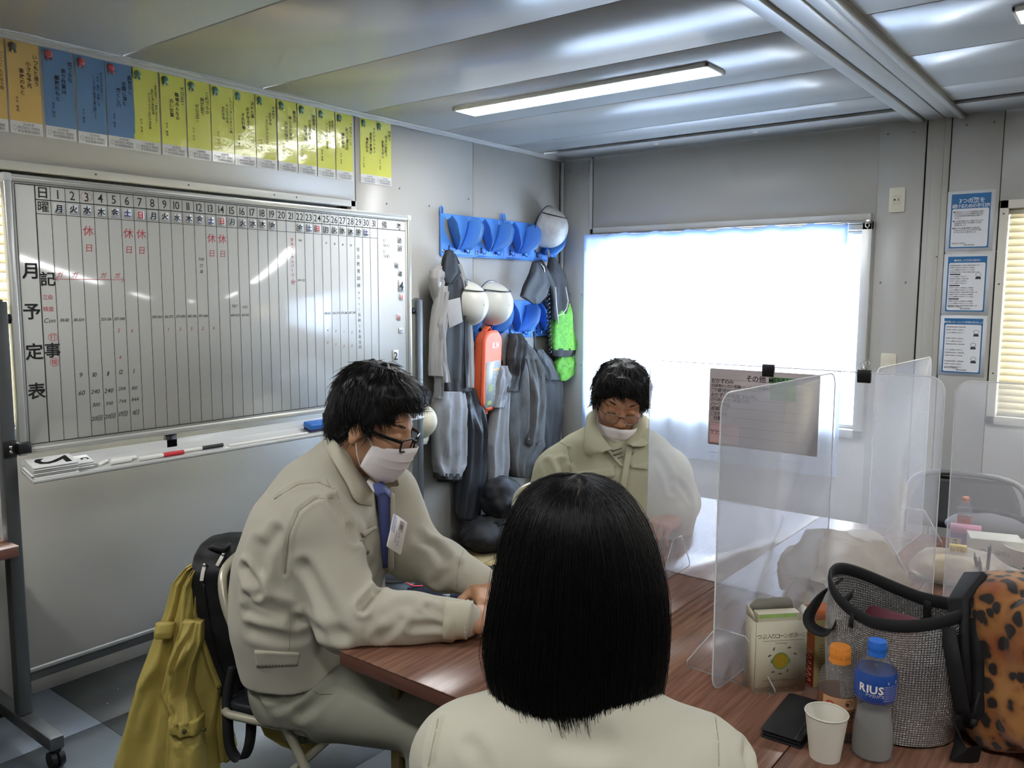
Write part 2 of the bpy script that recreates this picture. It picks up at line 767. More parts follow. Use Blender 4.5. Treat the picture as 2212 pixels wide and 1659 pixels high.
GREYINK = M('grey_ink', '6d6d70', 0.6)
GLASS = mix_sheet('window_glass', 'ffffff', 0.96, 0.5, 0.45, 0.02)

H = 2.40
XR, YF = 6.4, -7.2

# ------------------------------------------------------------------ floor of dark vinyl boards
FLOORM = M('grey_vinyl', '5c6062', 0.48, var=(7.0, 0.5, '4e5254'), bump=(60, 0.15, 0.001))
g = G().box(-0.1, XR + 0.1, YF - 0.1, 0.1, -0.06, -0.004)
floor = struct('floor', g, SEAM)
ys = [0.0]
while ys[-1] > YF:
    ys.append(ys[-1] - 0.91)
ys = [y + 0.22 for y in ys]
xs = [0.0, 0.41]
while xs[-1] < XR:
    xs.append(xs[-1] + 0.91)
for i in range(len(xs) - 1):
    for j in range(len(ys) - 1):
        y1, y0 = min(ys[j], 0.0), max(ys[j + 1], YF)
        x1 = min(xs[i + 1], XR)
        if y1 - y0 < 0.05:
            continue
        ob('floor_board', G().box(xs[i] + 0.0012, x1 - 0.0012, y0 + 0.0012, y1 - 0.0012, -0.005, 0.0), FLOORM, floor)
rnd = random.Random(4)
g = G()
for _ in range(240):
    x, y = rnd.uniform(0.2, 2.2), rnd.uniform(-3.9, -0.6)
    r = rnd.uniform(0.001, 0.004) * (2.2 if rnd.random() < 0.06 else 1)
    g.prism([(x + r * rnd.uniform(.5, 1.2) * math.cos(a), y + r * rnd.uniform(.5, 1.2) * math.sin(a)) for a in np.arange(6) * PI / 3], 0.0, 0.0008)
o = ob('paint_flecks', g, M('pale_fleck', 'c4c6c6', 0.7), floor)
o['kind'] = 'stuff'

# ------------------------------------------------------------------ left wall
g = G().box(-0.12, -0.012, YF, -3.86, 0, H).box(-0.12, -0.012, -1.93, 0.0, 0, H)
g.box(-0.12, -0.012, -3.86, -1.93, 0, 1.02).box(-0.12, -0.012, -3.86, -1.93, 1.90, H)
wall_left = struct('wall_left', g, SEAM)


def wpanel(u0, u1, z0, z1, fr, par, m=None, t=0.013, gap=0.0025):
    return ob('wall_panel', G().box(u0 + gap, u1 - gap, z0, z1, -t, 0.0, fr), m or WALLM, par, bevel=0.002, seg=1)


wpanel(-0.927, -0.03, 0.0, H, WALL_L, wall_left)
wpanel(-1.84, -0.927, 0.0, H, WALL_L, wall_left)
wpanel(-3.86, -1.84, 1.962, H, WALL_L, wall_left)
wpanel(-3.86, -1.84, 0.0, 0.985, WALL_L, wall_left)
wpanel(-4.78, -3.86, 0.0, H, WALL_L, wall_left)
wpanel(-5.7, -4.78, 0.0, H, WALL_L, wall_left)
wpanel(YF, -5.7, 0.0, H, WALL_L, wall_left)
for (a, b) in ((863, 407), (835, 440), (1012, 430), (927, 445), (957, 462), (940, 990)):
    p = onx(a, b, 0.0)
    ob('screw_hole', G().cyl((0.0, p[1], p[2]), (0.0015, p[1], p[2]), 0.005, n=8), M('screw_shadow', '6b6862', 0.6), wall_left)

# window behind the schedule board
win3 = struct('window_3', G().box(-3.86, -1.86, 1.935, 1.965, -0.02, 0.022, WALL_L).box(-3.86, -1.86, 0.985, 1.015, -0.02, 0.022, WALL_L)
              .box(-1.89, -1.853, 0.985, 1.965, -0.02, 0.022, WALL_L).box(-3.88, -3.84, 0.985, 1.965, -0.02, 0.022, WALL_L), TRIMM, bevel=0.002)
ob('glass', G().box(-3.84, -1.88, 1.01, 1.94, -0.075, -0.071, WALL_L), GLASS, win3)
BLIND = mix_sheet('cream_slat', 'efe6cf', 0.0, 0.42, 0.2, 0.4)
ob('head_rail', G().box(-3.83, -1.89, 1.905, 1.94, -0.05, -0.012, WALL_L), WHITEP, win3)
for i in range(27):
    z = 1.03 + i * 0.033
    f = Fr((-0.03, -2.86, z), (0, 1, 0), (-0.45, 0, 0.9))
    ob('blind_slat', G().box(-0.97, 0.97, -0.0205, 0.0205, -0.0006, 0.0006, f), BLIND, win3)
for (a, b) in ((206, 374), (407, 407), (592, 420), (640, 427)):
    p = onx(a, b - 1, 0.02)
    ob('screw', G().cyl((0.021, p[1], 1.95), (0.024, p[1], 1.95), 0.004, n=8), GREYINK, win3)

# ------------------------------------------------------------------ back wall
W0, W1, WZ0, WZ1 = 0.262, 1.965, 0.765, 1.85
g = G().box(-0.12, W0, 0, H, -0.12, -0.012, WALL_B).box(W1, 2.63, 0, H, -0.12, -0.012, WALL_B)
g.box(W0, W1, 0, WZ0, -0.12, -0.012, WALL_B).box(W0, W1, WZ1, H, -0.12, -0.012, WALL_B)
g.box(2.63, 4.40, 0, 0.90, -0.12, -0.012, WALL_B).box(2.63, 4.40, 1.93, H, -0.12, -0.012, WALL_B).box(4.40, XR, 0, H, -0.12, -0.012, WALL_B)
wall_back = struct('wall_back', g, SEAM)
wpanel(0.0, 0.228, 0, H, WALL_B, wall_back)
wpanel(0.245, 2.03, WZ1 + 0.02, H, WALL_B, wall_back)
wpanel(0.245, 2.03, 0, WZ0 - 0.01, WALL_B, wall_back)
wpanel(W1 + 0.01, 2.03, WZ0 - 0.01, WZ1 + 0.02, WALL_B, wall_back)
ob('wall_panel', G().box(2.027, 2.248, 0, H, -0.012, 0.006, WALL_B), WALLM, wall_back, bevel=0.002, seg=1)
ob('wall_panel', G().box(2.368, 2.592, 0, H, -0.012, 0.006, WALL_B), WALLM, wall_back, bevel=0.002, seg=1)
wpanel(2.592, 4.44, 1.965, H, WALL_B, wall_back)
wpanel(2.592, 4.44, 0, 0.87, WALL_B, wall_back)
wpanel(4.44, XR, 0, H, WALL_B, wall_back)
ob('column_cover', G().box(2.256, 2.362, 0, H - 0.004, -0.012, 0.004, WALL_B).box(2.280, 2.335, 0, H - 0.004, 0.0, 0.0075, WALL_B), COLM, wall_back, bevel=0.0015, seg=1)
ob('joint_strip', G().box(0.226, 0.247, 1.93, H - 0.012, 0.0, 0.012, WALL_B), TRIMM, wall_back, bevel=0.002)
for (x, z) in ((2.065, 2.34), (2.19, 2.335), (2.065, 1.57), (2.19, 1.57), (2.065, 0.85), (2.19, 0.85), (2.43, 2.345), (2.55, 2.345), (2.33, 1.70), (2.6, 1.72),
               (0.06, 2.32), (0.17, 2.33), (0.07, 1.5), (0.17, 1.5), (0.07, 1.02), (0.17, 1.02)):
    z2 = 0.006 if x > 2 else 0.0
    ob('rivet', G().cyl((x, -z2, z), (x, -z2 - 0.003, z), 0.0055, 0.004, n=10), M('rivet_grey', '8a867c', 0.5), wall_back)
baseb = struct('baseboard_back', G().box(0.0, XR, 0.0, 0.06, 0.0, 0.012, WALL_B), COLM, bevel=0.002)

# main window: aluminium frame, glass, tall opening
ALU = M('pale_aluminium', 'd9d8d4', 0.35, metal=0.3)
win1 = struct('window_1', G().box(W0 - 0.03, W1 + 0.05, WZ1, WZ1 + 0.045, -0.02, 0.03, WALL_B).box(W0 - 0.03, W1 + 0.05, WZ0 - 0.045, WZ0, -0.02, 0.03, WALL_B)
                .box(W0 - 0.03, W0 + 0.004, WZ0 - 0.045, WZ1 + 0.045, -0.02, 0.03, WALL_B).box(W1, W1 + 0.05, WZ0 - 0.045, WZ1 + 0.045, -0.02, 0.03, WALL_B), ALU, bevel=0.003)
s = ob('sash', G().box(W0, W0 + 0.018, WZ0, WZ1, -0.06, -0.03, WALL_B).box(W1 - 0.018, W1, WZ0, WZ1, -0.06, -0.03, WALL_B)
       .box(W0, W1, WZ0, WZ0 + 0.02, -0.06, -0.03, WALL_B).box(W0, W1, WZ1 - 0.02, WZ1, -0.06, -0.03, WALL_B), ALU, win1, bevel=0.002)
ob('glass', G().box(W0 + 0.015, W1 - 0.015, WZ0 + 0.018, WZ1 - 0.018, -0.047, -0.043, WALL_B), GLASS, s)

# second window with horizontal blinds
FRM = M('cream_frame', 'd8d3c4', 0.4)
win2 = struct('window_2', G().box(2.600, 4.43, 1.925, 1.965, -0.03, 0.02, WALL_B).box(2.600, 4.43, 0.865, 0.905, -0.03, 0.02, WALL_B)
              .box(2.600, 2.637, 0.865, 1.965, -0.03, 0.02, WALL_B).box(4.395, 4.43, 0.865, 1.965, -0.03, 0.02, WALL_B), FRM, bevel=0.002)
ob('glass', G().box(2.62, 4.40, 0.90, 1.93, -0.1, -0.096, WALL_B), GLASS, win2)
ob('head_rail', G().box(2.637, 4.395, 1.900, 1.93, -0.055, -0.012, WALL_B), FRM, win2)
ob('bottom_rail', G().box(2.64, 4.392, 0.903, 0.925, -0.05, -0.02, WALL_B), FRM, win2)
for i in range(30):
    z = 0.925 + i * 0.0335
    f = Fr((3.516, 0.035, z), (1, 0, 0), (0, 0.42, 0.9))
    ob('blind_slat', G().box(-0.877, 0.877, -0.0205, 0.0205, -0.0005, 0.0005, f), BLIND, win2)
for x in (2.9, 3.5, 4.1):
    ob('ladder_cord', G().cyl((x, 0.012, 0.91), (x, 0.012, 1.93), 0.0012, n=6), BLIND, win2)
for z in (1.90, 1.56, 1.12):
    ob('screw', G().cyl((2.618, -0.020, z), (2.618, -0.023, z), 0.0045, n=8), GREYINK, win2)

# ------------------------------------------------------------------ walls beyond the frame
struct('wall_right', G().box(XR, XR + 0.1, YF, 0.0, 0, H), WALLM)
struct('wall_front', G().box(0.0, XR, YF - 0.1, YF, 0, H), WALLM)
struct('trim_1', G().box(0.0, 0.022, YF, -0.008, H - 0.016, H - 0.001).box(0.0, 0.055, YF, -0.008, H - 0.006, H - 0.001), TRIMM, bevel=0.002)
struct('trim_2', G().cyl((0.012, -0.012, 0), (0.012, -0.012, H - 0.02), 0.010, n=8), COLM, smooth=0.6)

# ------------------------------------------------------------------ ceiling
ceil = struct('ceiling', G().box(-0.1, XR + 0.1, YF - 0.1, 0.1, H + 0.012, H + 0.08), SEAM)
yb = [-0.345, -0.65, -1.24, -1.83, -2.42, -3.05, -3.64, -4.23, -4.82, -5.41, -6.0, -6.6, YF]
for (xa, xb) in ((0.055, 2.185), (2.425, 4.35), (4.60, XR)):
    for j in range(len(yb) - 1):
        ob('ceiling_panel', G().box(xa, xb, yb[j + 1] + 0.0035, yb[j] - 0.0035, H, H + 0.012), CEILM, ceil, bevel=0.002, seg=1)
    e = ob('ceiling_edge', G().box(xa, xb + 0.0, -0.285, -0.004, H - 0.006, H + 0.012), CEILM, ceil, bevel=0.004)
BEAMM = M('beam_enamel', 'b9bab8', 0.26, spec=0.6, bump=((3, 1.2, 1), 0.15, 0.003))
for (xa, n) in ((2.185, 'trim_3'), (4.36, 'trim_4')):
    b = struct(n, G().box(xa, xa + 0.24, YF, -0.004, H - 0.004, H + 0.012), BEAMM)
    for (a, c, h) in ((0.0, 0.055, 0.018), (0.062, 0.145, 0.008), (0.150, 0.205, 0.008), (0.211, 0.240, 0.020)):
        ob('beam_strip', G().box(xa + a, xa + c, YF, -0.004, H - 0.004 - h, H - 0.004), BEAMM, b, bevel=0.004)
for x in (0.82, 1.43):
    ob('cover_cap', G().lathe([(0.0, -0.006), (0.013, -0.005), (0.016, 0)], (x, -0.215, H - 0.006), 14), TRIMM, ceil, smooth=True)

# ------------------------------------------------------------------ LED battens
LEDM = M('led_diffuser', 'ffffff', 0.5, emit=LED_POWER)
FIX = M('fixture_white', 'e6e6e4', 0.35)


def led(x0, x1, y, label):
    t = thing('ceiling_light', label, 'light', ((x0 + x1) / 2, y, H), 'led battens on the ceiling')
    g = G().box(x0 - 0.012, x1 + 0.012, y - 0.085, y - 0.070, H - 0.017, H - 0.0005).box(x0 - 0.012, x1 + 0.012, y + 0.070, y + 0.085, H - 0.017, H - 0.0005)
    g.box(x0 - 0.012, x0, y - 0.085, y + 0.085, H - 0.017, H - 0.0005).box(x1, x1 + 0.012, y - 0.085, y + 0.085, H - 0.017, H - 0.0005)
    ob('housing', g, FIX, t, bevel=0.003)
    ob('diffuser', G().box(x0, x1, y - 0.070, y + 0.070, H - 0.0165, H - 0.002), LEDM, t)


led(0.49, 1.79, -1.555, 'long white led ceiling light glowing over the meeting tables')
led(2.83, 4.10, -1.56, 'led ceiling light beyond the ceiling beam, only its glowing end showing at the picture edge')
led(0.49, 1.79, -4.70, 'long led ceiling light behind the camera near the left wall')
led(2.83, 4.10, -4.70, 'long led ceiling light right above the camera side of the room')
led(4.85, 6.1, -3.2, 'long led ceiling light at the far right side of the room')

# ------------------------------------------------------------------ curtain and rail
rail = thing('curtain_rail', 'white metal curtain rail above the bright window with a small runner at its end', 'curtain rail', (1.127, -0.03, 1.915))
ob('rail_cover', G().box(0.265, 2.006, 1.900, 1.936, 0.0, 0.028, WALL_B), TRIMM, rail, bevel=0.003)
ob('rail_track', G().box(0.265, 2.000, 1.884, 1.897, 0.036, 0.052, WALL_B).box(0.265, 2.0, 1.89, 1.9, 0.02, 0.04, WALL_B), STEEL, rail, bevel=0.002)
ob('runner', G().tube([(1.985, -0.044, 1.884), (1.985, -0.044, 1.868), (1.997, -0.044, 1.858), (2.005, -0.044, 1.868), (2.003, -0.044, 1.884)], 0.003, 6), WHITEP, rail, smooth=True)
ob('end_stop', G().box(1.990, 2.012, 1.880, 1.902, 0.03, 0.056, WALL_B), STEEL, rail, bevel=0.002)

CURT = D.materials.new('curtain_cloth')
CURT.use_nodes = True
nt = CURT.node_tree
for n in list(nt.nodes):
    nt.nodes.remove(n)
_o = nt.nodes.new('ShaderNodeOutputMaterial')
_d = nt.nodes.new('ShaderNodeBsdfDiffuse')
_t = nt.nodes.new('ShaderNodeBsdfTranslucent')
_m = nt.nodes.new('ShaderNodeMixShader')
_d.inputs[0].default_value = (*lin('b9cde6'), 1)
_t.inputs[0].default_value = (*lin('d4e2f6'), 1)
_m.inputs[0].default_value = 0.62
nt.links.new(_d.outputs[0], _m.inputs[1])
nt.links.new(_t.outputs[0], _m.inputs[2])
nt.links.new(_m.outputs[0], _o.inputs[0])


def curtain_pt(u, z):
    wob = 0.012 * math.sin(u * 26 + 0.7) + 0.006 * math.sin(u * 61 + 2) + 0.008 * noise3(np.array([u * 4, z * 0.6, 0.3]), 1.0, 3)
    dep = 0.075 + wob * (0.55 + 0.45 * (1.9 - z))
    return (u, z, dep)


us = np.linspace(0.236, 1.905, 150)
zs = np.concatenate([np.linspace(0.50, 1.76, 14), [1.80, 1.84, 1.885]])
P = np.array([[curtain_pt(u, z + (0.006 * math.sin(u * 26 + 0.7) + 0.004 * math.sin(u * 60) if z > 1.7 else 0)) for u in us] for z in zs])
curt = thing('curtain', 'thin pale blue curtain glowing white in front of the window', 'curtain', (1.07, -0.075, 0.5))
ob('cloth', G().grid(P, fr=WALL_B), CURT, curt, smooth=True)
hz = np.array([1.775, 1.80, 1.83, 1.86, 1.885])
P2 = np.array([[(lambda q: (q[0], q[1], q[2] + 0.007))(curtain_pt(u, z + 0.006 * math.sin(u * 26 + 0.7) + 0.004 * math.sin(u * 60))) for u in us] for z in hz])
ob('heading_tape', G().grid(P2, fr=WALL_B), CURT, curt, smooth=True)
P3 = np.array([[(lambda q: (q[0], q[1], q[2] + 0.003))(curtain_pt(u, z + 0.006 * math.sin(u * 26 + 0.7) + 0.004 * math.sin(u * 60))) for u in us] for z in (1.862, 1.885)])
ob('top_hem', G().grid(P3, fr=WALL_B), CURT, curt, smooth=True)
for (ua, ub) in ((0.236, 0.258), (1.885, 1.905)):
    P4 = np.array([[(lambda q: (q[0], q[1], q[2] + 0.004))(curtain_pt(u, z)) for u in np.linspace(ua, ub, 4)] for z in zs])
    ob('side_hem', G().grid(P4, fr=WALL_B), CURT, curt, smooth=True)

# ------------------------------------------------------------------ outlet and switch plates
def plate(x0, x1, z0, z1, label, name, cat):
    t = thing(name, label, cat, ((x0 + x1) / 2, -0.006, z0))
    ob('cover_plate', G().prism(rrect(x0, x1, z0, z1, 0.008), 0.006, 0.015, WALL_B), CREAM, t, bevel=0.002)
    return t


pl = plate(2.088, 2.166, 1.934, 2.062, 'cream high outlet plate with two slots on the grey wall right of the curtain rail', 'wall_outlet', 'outlet')
ob('socket_face', G().box(2.107, 2.147, 1.975, 2.022, 0.0145, 0.0165, WALL_B), M('socket_cream', 'd6cfba', 0.4), pl, bevel=0.001)
ob('slot', G().box(2.113, 2.121, 1.995, 2.003, 0.016, 0.0172, WALL_B).box(2.134, 2.137, 1.992, 2.006, 0.016, 0.0172, WALL_B), BLACKP, pl)
pl = plate(2.088, 2.166, 1.068, 1.195, 'cream light switch plate low on the wall behind the white divider', 'wall_switch', 'switch')
ob('rocker', G().box(2.113, 2.140, 1.118, 1.140, 0.0145, 0.018, WALL_B), CREAM, pl, bevel=0.002)
ob('rocker_frame', G().box(2.109, 2.144, 1.114, 1.144, 0.0145, 0.0158, WALL_B), M('socket_cream', 'd6cfba', 0.4), pl, bevel=0.001)
# ------------------------------------------------------------------ monthly schedule whiteboard on its stand
BX, BY, BZ = 0.352, -3.6075, 1.877
BF = Fr((BX, BY, BZ), (0, 1, 0), (0, 0, -1), (1, 0, 0))        # x along the board, y DOWN, z towards the room
BT = Fr((BX, BY, BZ), (0, 1, 0), (0, 0, 1), (1, 0, 0))         # same with y up, for lettering
PG = M('post_grey', '4a4c4c', 0.4, metal=0.3)
PGL = M('brace_grey', '8f9190', 0.4, metal=0.3)
FRAME = M('board_frame', 'd6d6d0', 0.28, metal=0.5)
ENAMEL = M('board_enamel', 'dcdcd6', 0.12, spec=0.55)
RULE = M('board_rule', '1c1c1c', 0.4)
bd = thing('whiteboard', 'large wheeled whiteboard printed as a monthly schedule with thirty-one day columns', 'whiteboard', (0.352, -2.7, 0.0))
ob('panel', G().box(0.006, 1.794, 0.006, 0.894, -0.018, 0.0, BF), ENAMEL, bd)
fw = 0.022
g = G().box(0, 1.8, 0, fw, -0.024, 0.006, BF).box(0, 1.8, 0.9 - fw, 0.9, -0.024, 0.006, BF).box(0, fw, fw, 0.9 - fw, -0.024, 0.006, BF).box(1.8 - fw, 1.8, fw, 0.9 - fw, -0.024, 0.006, BF)
ob('frame', g, FRAME, bd, bevel=0.003)
g = G()
for d in (0.007, 0.014):
    g.box(0.02, 1.78, d, d + 0.0012, 0.0058, 0.0066, BF).box(0.02, 1.78, 0.9 - d, 0.9 - d + 0.0012, 0.0058, 0.0066, BF)
    g.box(1.8 - d, 1.8 - d + 0.0012, 0.02, 0.88, 0.0058, 0.0066, BF)
ob('frame_groove', g, M('groove_grey', '9a9a96', 0.5), bd)['kind'] = 'stuff'
for (a, b) in ((0, 0), (1.8, 0), (0, 0.9), (1.8, 0.9)):
    sx, sy = (1 if a == 0 else -1), (1 if b == 0 else -1)
    x = sorted((a - 0.003 * sx, a + 0.026 * sx))
    y = sorted((b - 0.003 * sy, b + 0.026 * sy))
    ob('corner_cap', G().box(x[0], x[1], y[0], y[1], -0.025, 0.0075, BF), M('corner_clear', 'cfd0ca', 0.3), bd, bevel=0.006, seg=3)
# printed rules
Z = 0.0006
C0, C1, C2, CD, CE, CR_ = 0.0322, 0.0927, 0.1400, 0.0466, 1.5846, 1.765
R0, R1, R2, R3 = 0.0285, 0.0735, 0.1185, 0.869
g = G()
for (y, w, x0, x1) in ((R0, .003, C0, CR_), (R1, .003, C1, CR_), (R2, .0016, C1, CE), (R3, .0028, C0, CR_)):
    line2(g, x0, y, x1, y, w, BF, Z)
for i in range(32):
    x = C2 + i * CD
    line2(g, x, R0, x, R3, 0.0026 if i == 31 else 0.0017, BF, Z)
for (x, w) in ((C0, .0022), (C1, .0032), (CR_, .0022)):
    line2(g, x, R0, x, R3, w, BF, Z)
g.f = [q[::-1] for q in g.f]
ob('printed_grid', g, RULE, bd)['kind'] = 'stuff'
g = G()
for i in range(31):
    word(g, str(i + 1), C2 + (i + .5) * CD, -0.051, 0.030, BT, bold=0.004, squash=0.9, z=Z)
for s, y in zip('月予定表', (0.3035, 0.435, 0.566, 0.6955)):
    word(g, s, 0.0628, -y, 0.041, BT, bold=0.02, z=Z)
word(g, '記', 0.1175, -0.3294, 0.036, BT, bold=0.018, z=Z)
word(g, '事', 0.1195, -0.5646, 0.038, BT, bold=0.018, z=Z)
word(g, '日', 0.1162, -0.050, 0.029, BT, bold=0.012, z=Z)
word(g, '曜', 0.1164, -0.0955, 0.028, BT, bold=0.006, z=Z)
word(g, '備', 1.628, -0.054, 0.026, BT, bold=0.006, z=Z)
word(g, '考', 1.722, -0.056, 0.026, BT, bold=0.006, z=Z)
ob('printed_lettering', g, RULE, bd)['kind'] = 'stuff'


def day(i):
    return C2 + (i - .5) * CD


g = G()                                                          # red marker
for d in (3, 6, 7, 13, 14):
    word(g, '休', day(d), -0.165, 0.027, BT, z=Z, shear=0.08)
    word(g, '日', day(d), -0.222, 0.021, BT, z=Z, shear=0.08)
for i, d in enumerate((1, 2, 4, 5)):
    word(g, 'ガ', day(d) - 0.006 + 0.002 * i, -0.314, 0.016, BT, z=Z, shear=0.25)
line2(g, 0.141, -0.3285, 0.374, -0.3275, 0.0016, BT, Z)
for (x0, y0, x1, y1) in ((0.141, -0.3285, 0.151, -0.32), (0.141, -0.3285, 0.151, -0.336), (0.374, -0.3275, 0.363, -0.319), (0.374, -0.3275, 0.363, -0.337)):
    line2(g, x0, y0, x1, y1, 0.0016, BT, Z)
word(g, '立会', 0.114, -0.388, 0.013, BT, z=Z, gap=0.0)
word(g, '検査', 0.114, -0.427, 0.013, BT, z=Z, gap=0.0)
word(g, '打', 0.123, -0.520, 0.015, BT, z=Z)
ring2(g, 0.123, -0.520, 0.0145, 0.0125, 0.0013, BT, Z)
word(g, '検', 0.1235, -0.604, 0.015, BT, z=Z)
ring2(g, 0.1235, -0.604, 0.0135, 0.0135, 0.0013, BT, Z)
for (d, y, s) in ((5, .505, '2'), (6, .508, '4'), (5, .60, '4'), (9, .508, '1'), (10, .508, '3'), (11, .508, '5'), (12, .508, '2'), (13, .508, '4'),
                  (25, .59, '3'), (26, .60, '1'), (27, .61, '2'), (28, .61, '5')):
    word(g, s, day(d) - 0.004, -y, 0.013, BT, z=Z, shear=0.25)
column(g, '安全コーサルパトロール', day(21) + 0.004, -0.150, 0.0145, BT, z=Z)
word(g, '13:00', day(21) + 0.006, -0.325, 0.010, BT, z=Z, shear=0.2, gap=0.03)
ring2(g, day(3), -0.0505, 0.0185, 0.017, 0.001, BT, Z)
ob('red_handwriting', g, REDINK, bd)['kind'] = 'stuff'
g = G()                                                          # black marker
word(g, 'Con', 0.1165, -0.4645, 0.016, BT, z=Z, shear=0.3)
for d, s in ((1, '301-312'), (2, '313-324'), (4, '325-336'), (5, '337-348'), (8, '349-360'), (9, '361-372'), (10, '373-384'), (11, '385-396'), (12, '397-408'),
             (15, '409-420'), (16, '421-432'), (25, '251-262'), (26, '263-274'), (27, '275-286'), (28, '287-298')):
    word(g, s, day(d), -0.4645 + (0.0 if d < 8 else 0.004), 0.0105, BT, z=Z, shear=0.3, gap=0.02, squash=0.95)
for (d, y, s, h) in ((2, .653, '9', .017), (3, .655, '10', .016), (4, .655, '11', .016), (5, .652, '12', .016), (6, .653, '1', .017),
                     (2, .714, '60', .017), (3, .714, '240', .015), (4, .715, '240', .016), (5, .712, '204', .013), (6, .714, '100', .013),
                     (3, .760, '300', .014), (4, .760, '540', .013), (5, .757, '744', .013), (6, .755, '844', .013),
                     (3, .808, '20回', .015), (4, .806, '20回', .015), (5, .803, '17回', .015), (6, .803, '8日', .015)):
    word(g, s, day(d) - 0.003, -y, h, BT, z=Z, shear=0.22, gap=0.05, seed=d)
for (d, y, s, h) in ((12, .245, '7:00', .011), (12, .27, '打', .011), (12, .292, '設', .011), (15, .425, '残打', .010), (16, .43, '中打', .010),
                     (22, .15, '15:16', .009), (25, .155, '17', .010), (26, .156, '18', .010), (27, .158, '19', .010), (28, .158, '20', .010), (22, .318, '249-252', .010)):
    word(g, s, day(d), -y, h, BT, z=Z, shear=0.2, gap=0.03)
ob('black_handwriting', g, RULE, bd)['kind'] = 'stuff'
g = G()                                                          # fading marker
column(g, '安全教育訓練', day(29) - 0.004, -0.175, 0.0185, BT, pitch=1.75, z=Z)
column(g, 'PTI（長崎2F）', day(29) - 0.003, -0.372, 0.0165, BT, pitch=1.5, z=Z)
column(g, '3社合同', day(29) - 0.002, -0.548, 0.017, BT, pitch=1.4, z=Z)
for (x, y, s, h) in ((1.622, .125, '11', .010), (1.643, .148, '16(火)', .012), (1.622, .176, '12', .010), (1.643, .198, '3(金)', .012)):
    word(g, s, x, -y, h, BT, z=Z, shear=0.2)
line2(g, 1.618, -0.152, 1.634, -0.118, 0.0012, BT, Z)
line2(g, 1.618, -0.204, 1.634, -0.168, 0.0012, BT, Z)
for (d, y, s) in ((25, .535, '4'), (26, .54, '5'), (27, .545, '1'), (28, .55, '3')):
    word(g, s, day(d) - 0.003, -y, 0.011, BT, z=Z, shear=0.25)
ob('faded_handwriting', g, GREYINK, bd)['kind'] = 'stuff'

# stand
for (y, n) in ((-3.640, 0), (-1.757, 1)):
    post = ob('post', G().box(0.318, 0.362, y - 0.021, y + 0.021, 0.105, 1.475).box(0.326, 0.354, y - 0.012, y + 0.012, 1.4, 1.482), PG, bd, bevel=0.004)
    foot = ob('foot', G().box(0.06, 0.585, y - 0.022, y + 0.022, 0.062, 0.104), PG, bd, bevel=0.003)
    ob('clamp_bracket', G().box(0.33, 0.385, y + (0.018 if n == 0 else -0.058), y + (0.058 if n == 0 else -0.018), 0.985, 1.02).box(0.350, 0.368, y - 0.02, y + 0.02, 0.975, 1.03), BLACKP, bd, bevel=0.003)
    for z in (0.995, 1.01):
        ob('clamp_screw', G().cyl((0.368, y, z), (0.374, y, z), 0.006, n=10), STEEL, bd)
    ob('pivot', G().cyl((0.34, y + (0.02 if n == 0 else -0.02), 1.42), (0.34, y + (0.04 if n == 0 else -0.04), 1.42), 0.016), BLACKP, bd, smooth=0.6)
    for x in (0.565, 0.09):
        w = ob('caster', G().tube([(x + 0.002, y - 0.02, 0.027), (x + 0.002, y - 0.004, 0.027)], 0.027, 18).tube([(x + 0.002, y + 0.004, 0.027), (x + 0.002, y + 0.02, 0.027)], 0.027, 18)
               .box(x - 0.012, x + 0.012, y - 0.008, y + 0.008, 0.03, 0.062), BLACKP, bd, smooth=0.5)
ob('crossbar', G().box(0.337, 0.359, -3.62, -1.78, 0.212, 0.250), PG, bd, bevel=0.003)
ob('crossbar', G().box(0.352, 0.364, -3.62, -1.78, 0.243, 0.256), PGL, bd, bevel=0.002)
# tray
TRAYM = M('tray_enamel', 'd2d3d0', 0.25, spec=0.6)
P = [(0.0, 0.03), (0.0, 0.0), (0.085, -0.024), (0.092, -0.018), (0.092, -0.028), (0.088, -0.034), (-0.004, -0.006), (-0.004, 0.03)]
ob('pen_tray', G().prism(P, -3.607, -1.815, Fr((0.352, 0, 0.927), (1, 0, 0), (0, 0, 1), (0, 1, 0))), TRAYM, bd, bevel=0.001, seg=1)
for yy in (-3.10, -2.35):
    ob('tray_bracket', G().box(0.33, 0.352, yy, yy + 0.04, 0.90, 0.985), BLACKP, bd)

# weekday magnets
MAG = M('magnet_white', 'e9e8e4', 0.35)


def magnet(u, v, s, ink, label, w=0.028, h=0.030, rot=0.0, name='weekday_magnet', cap=0.019, bold=0.03, group='weekday magnets on the schedule board'):
    f = BT.off(u, -v, 0.0008).rot(rot)
    o = ob(name, G().prism(rrect(-w / 2, w / 2, -h / 2, h / 2, 0.002, 2), 0.0, 0.0022, f), MAG, bevel=0)
    tag(o, label, 'magnet', group)
    ob('character', word(G(), s, 0, 0, cap, f, bold=bold, z=0.0026), ink, o)['kind'] = 'stuff'
    return o


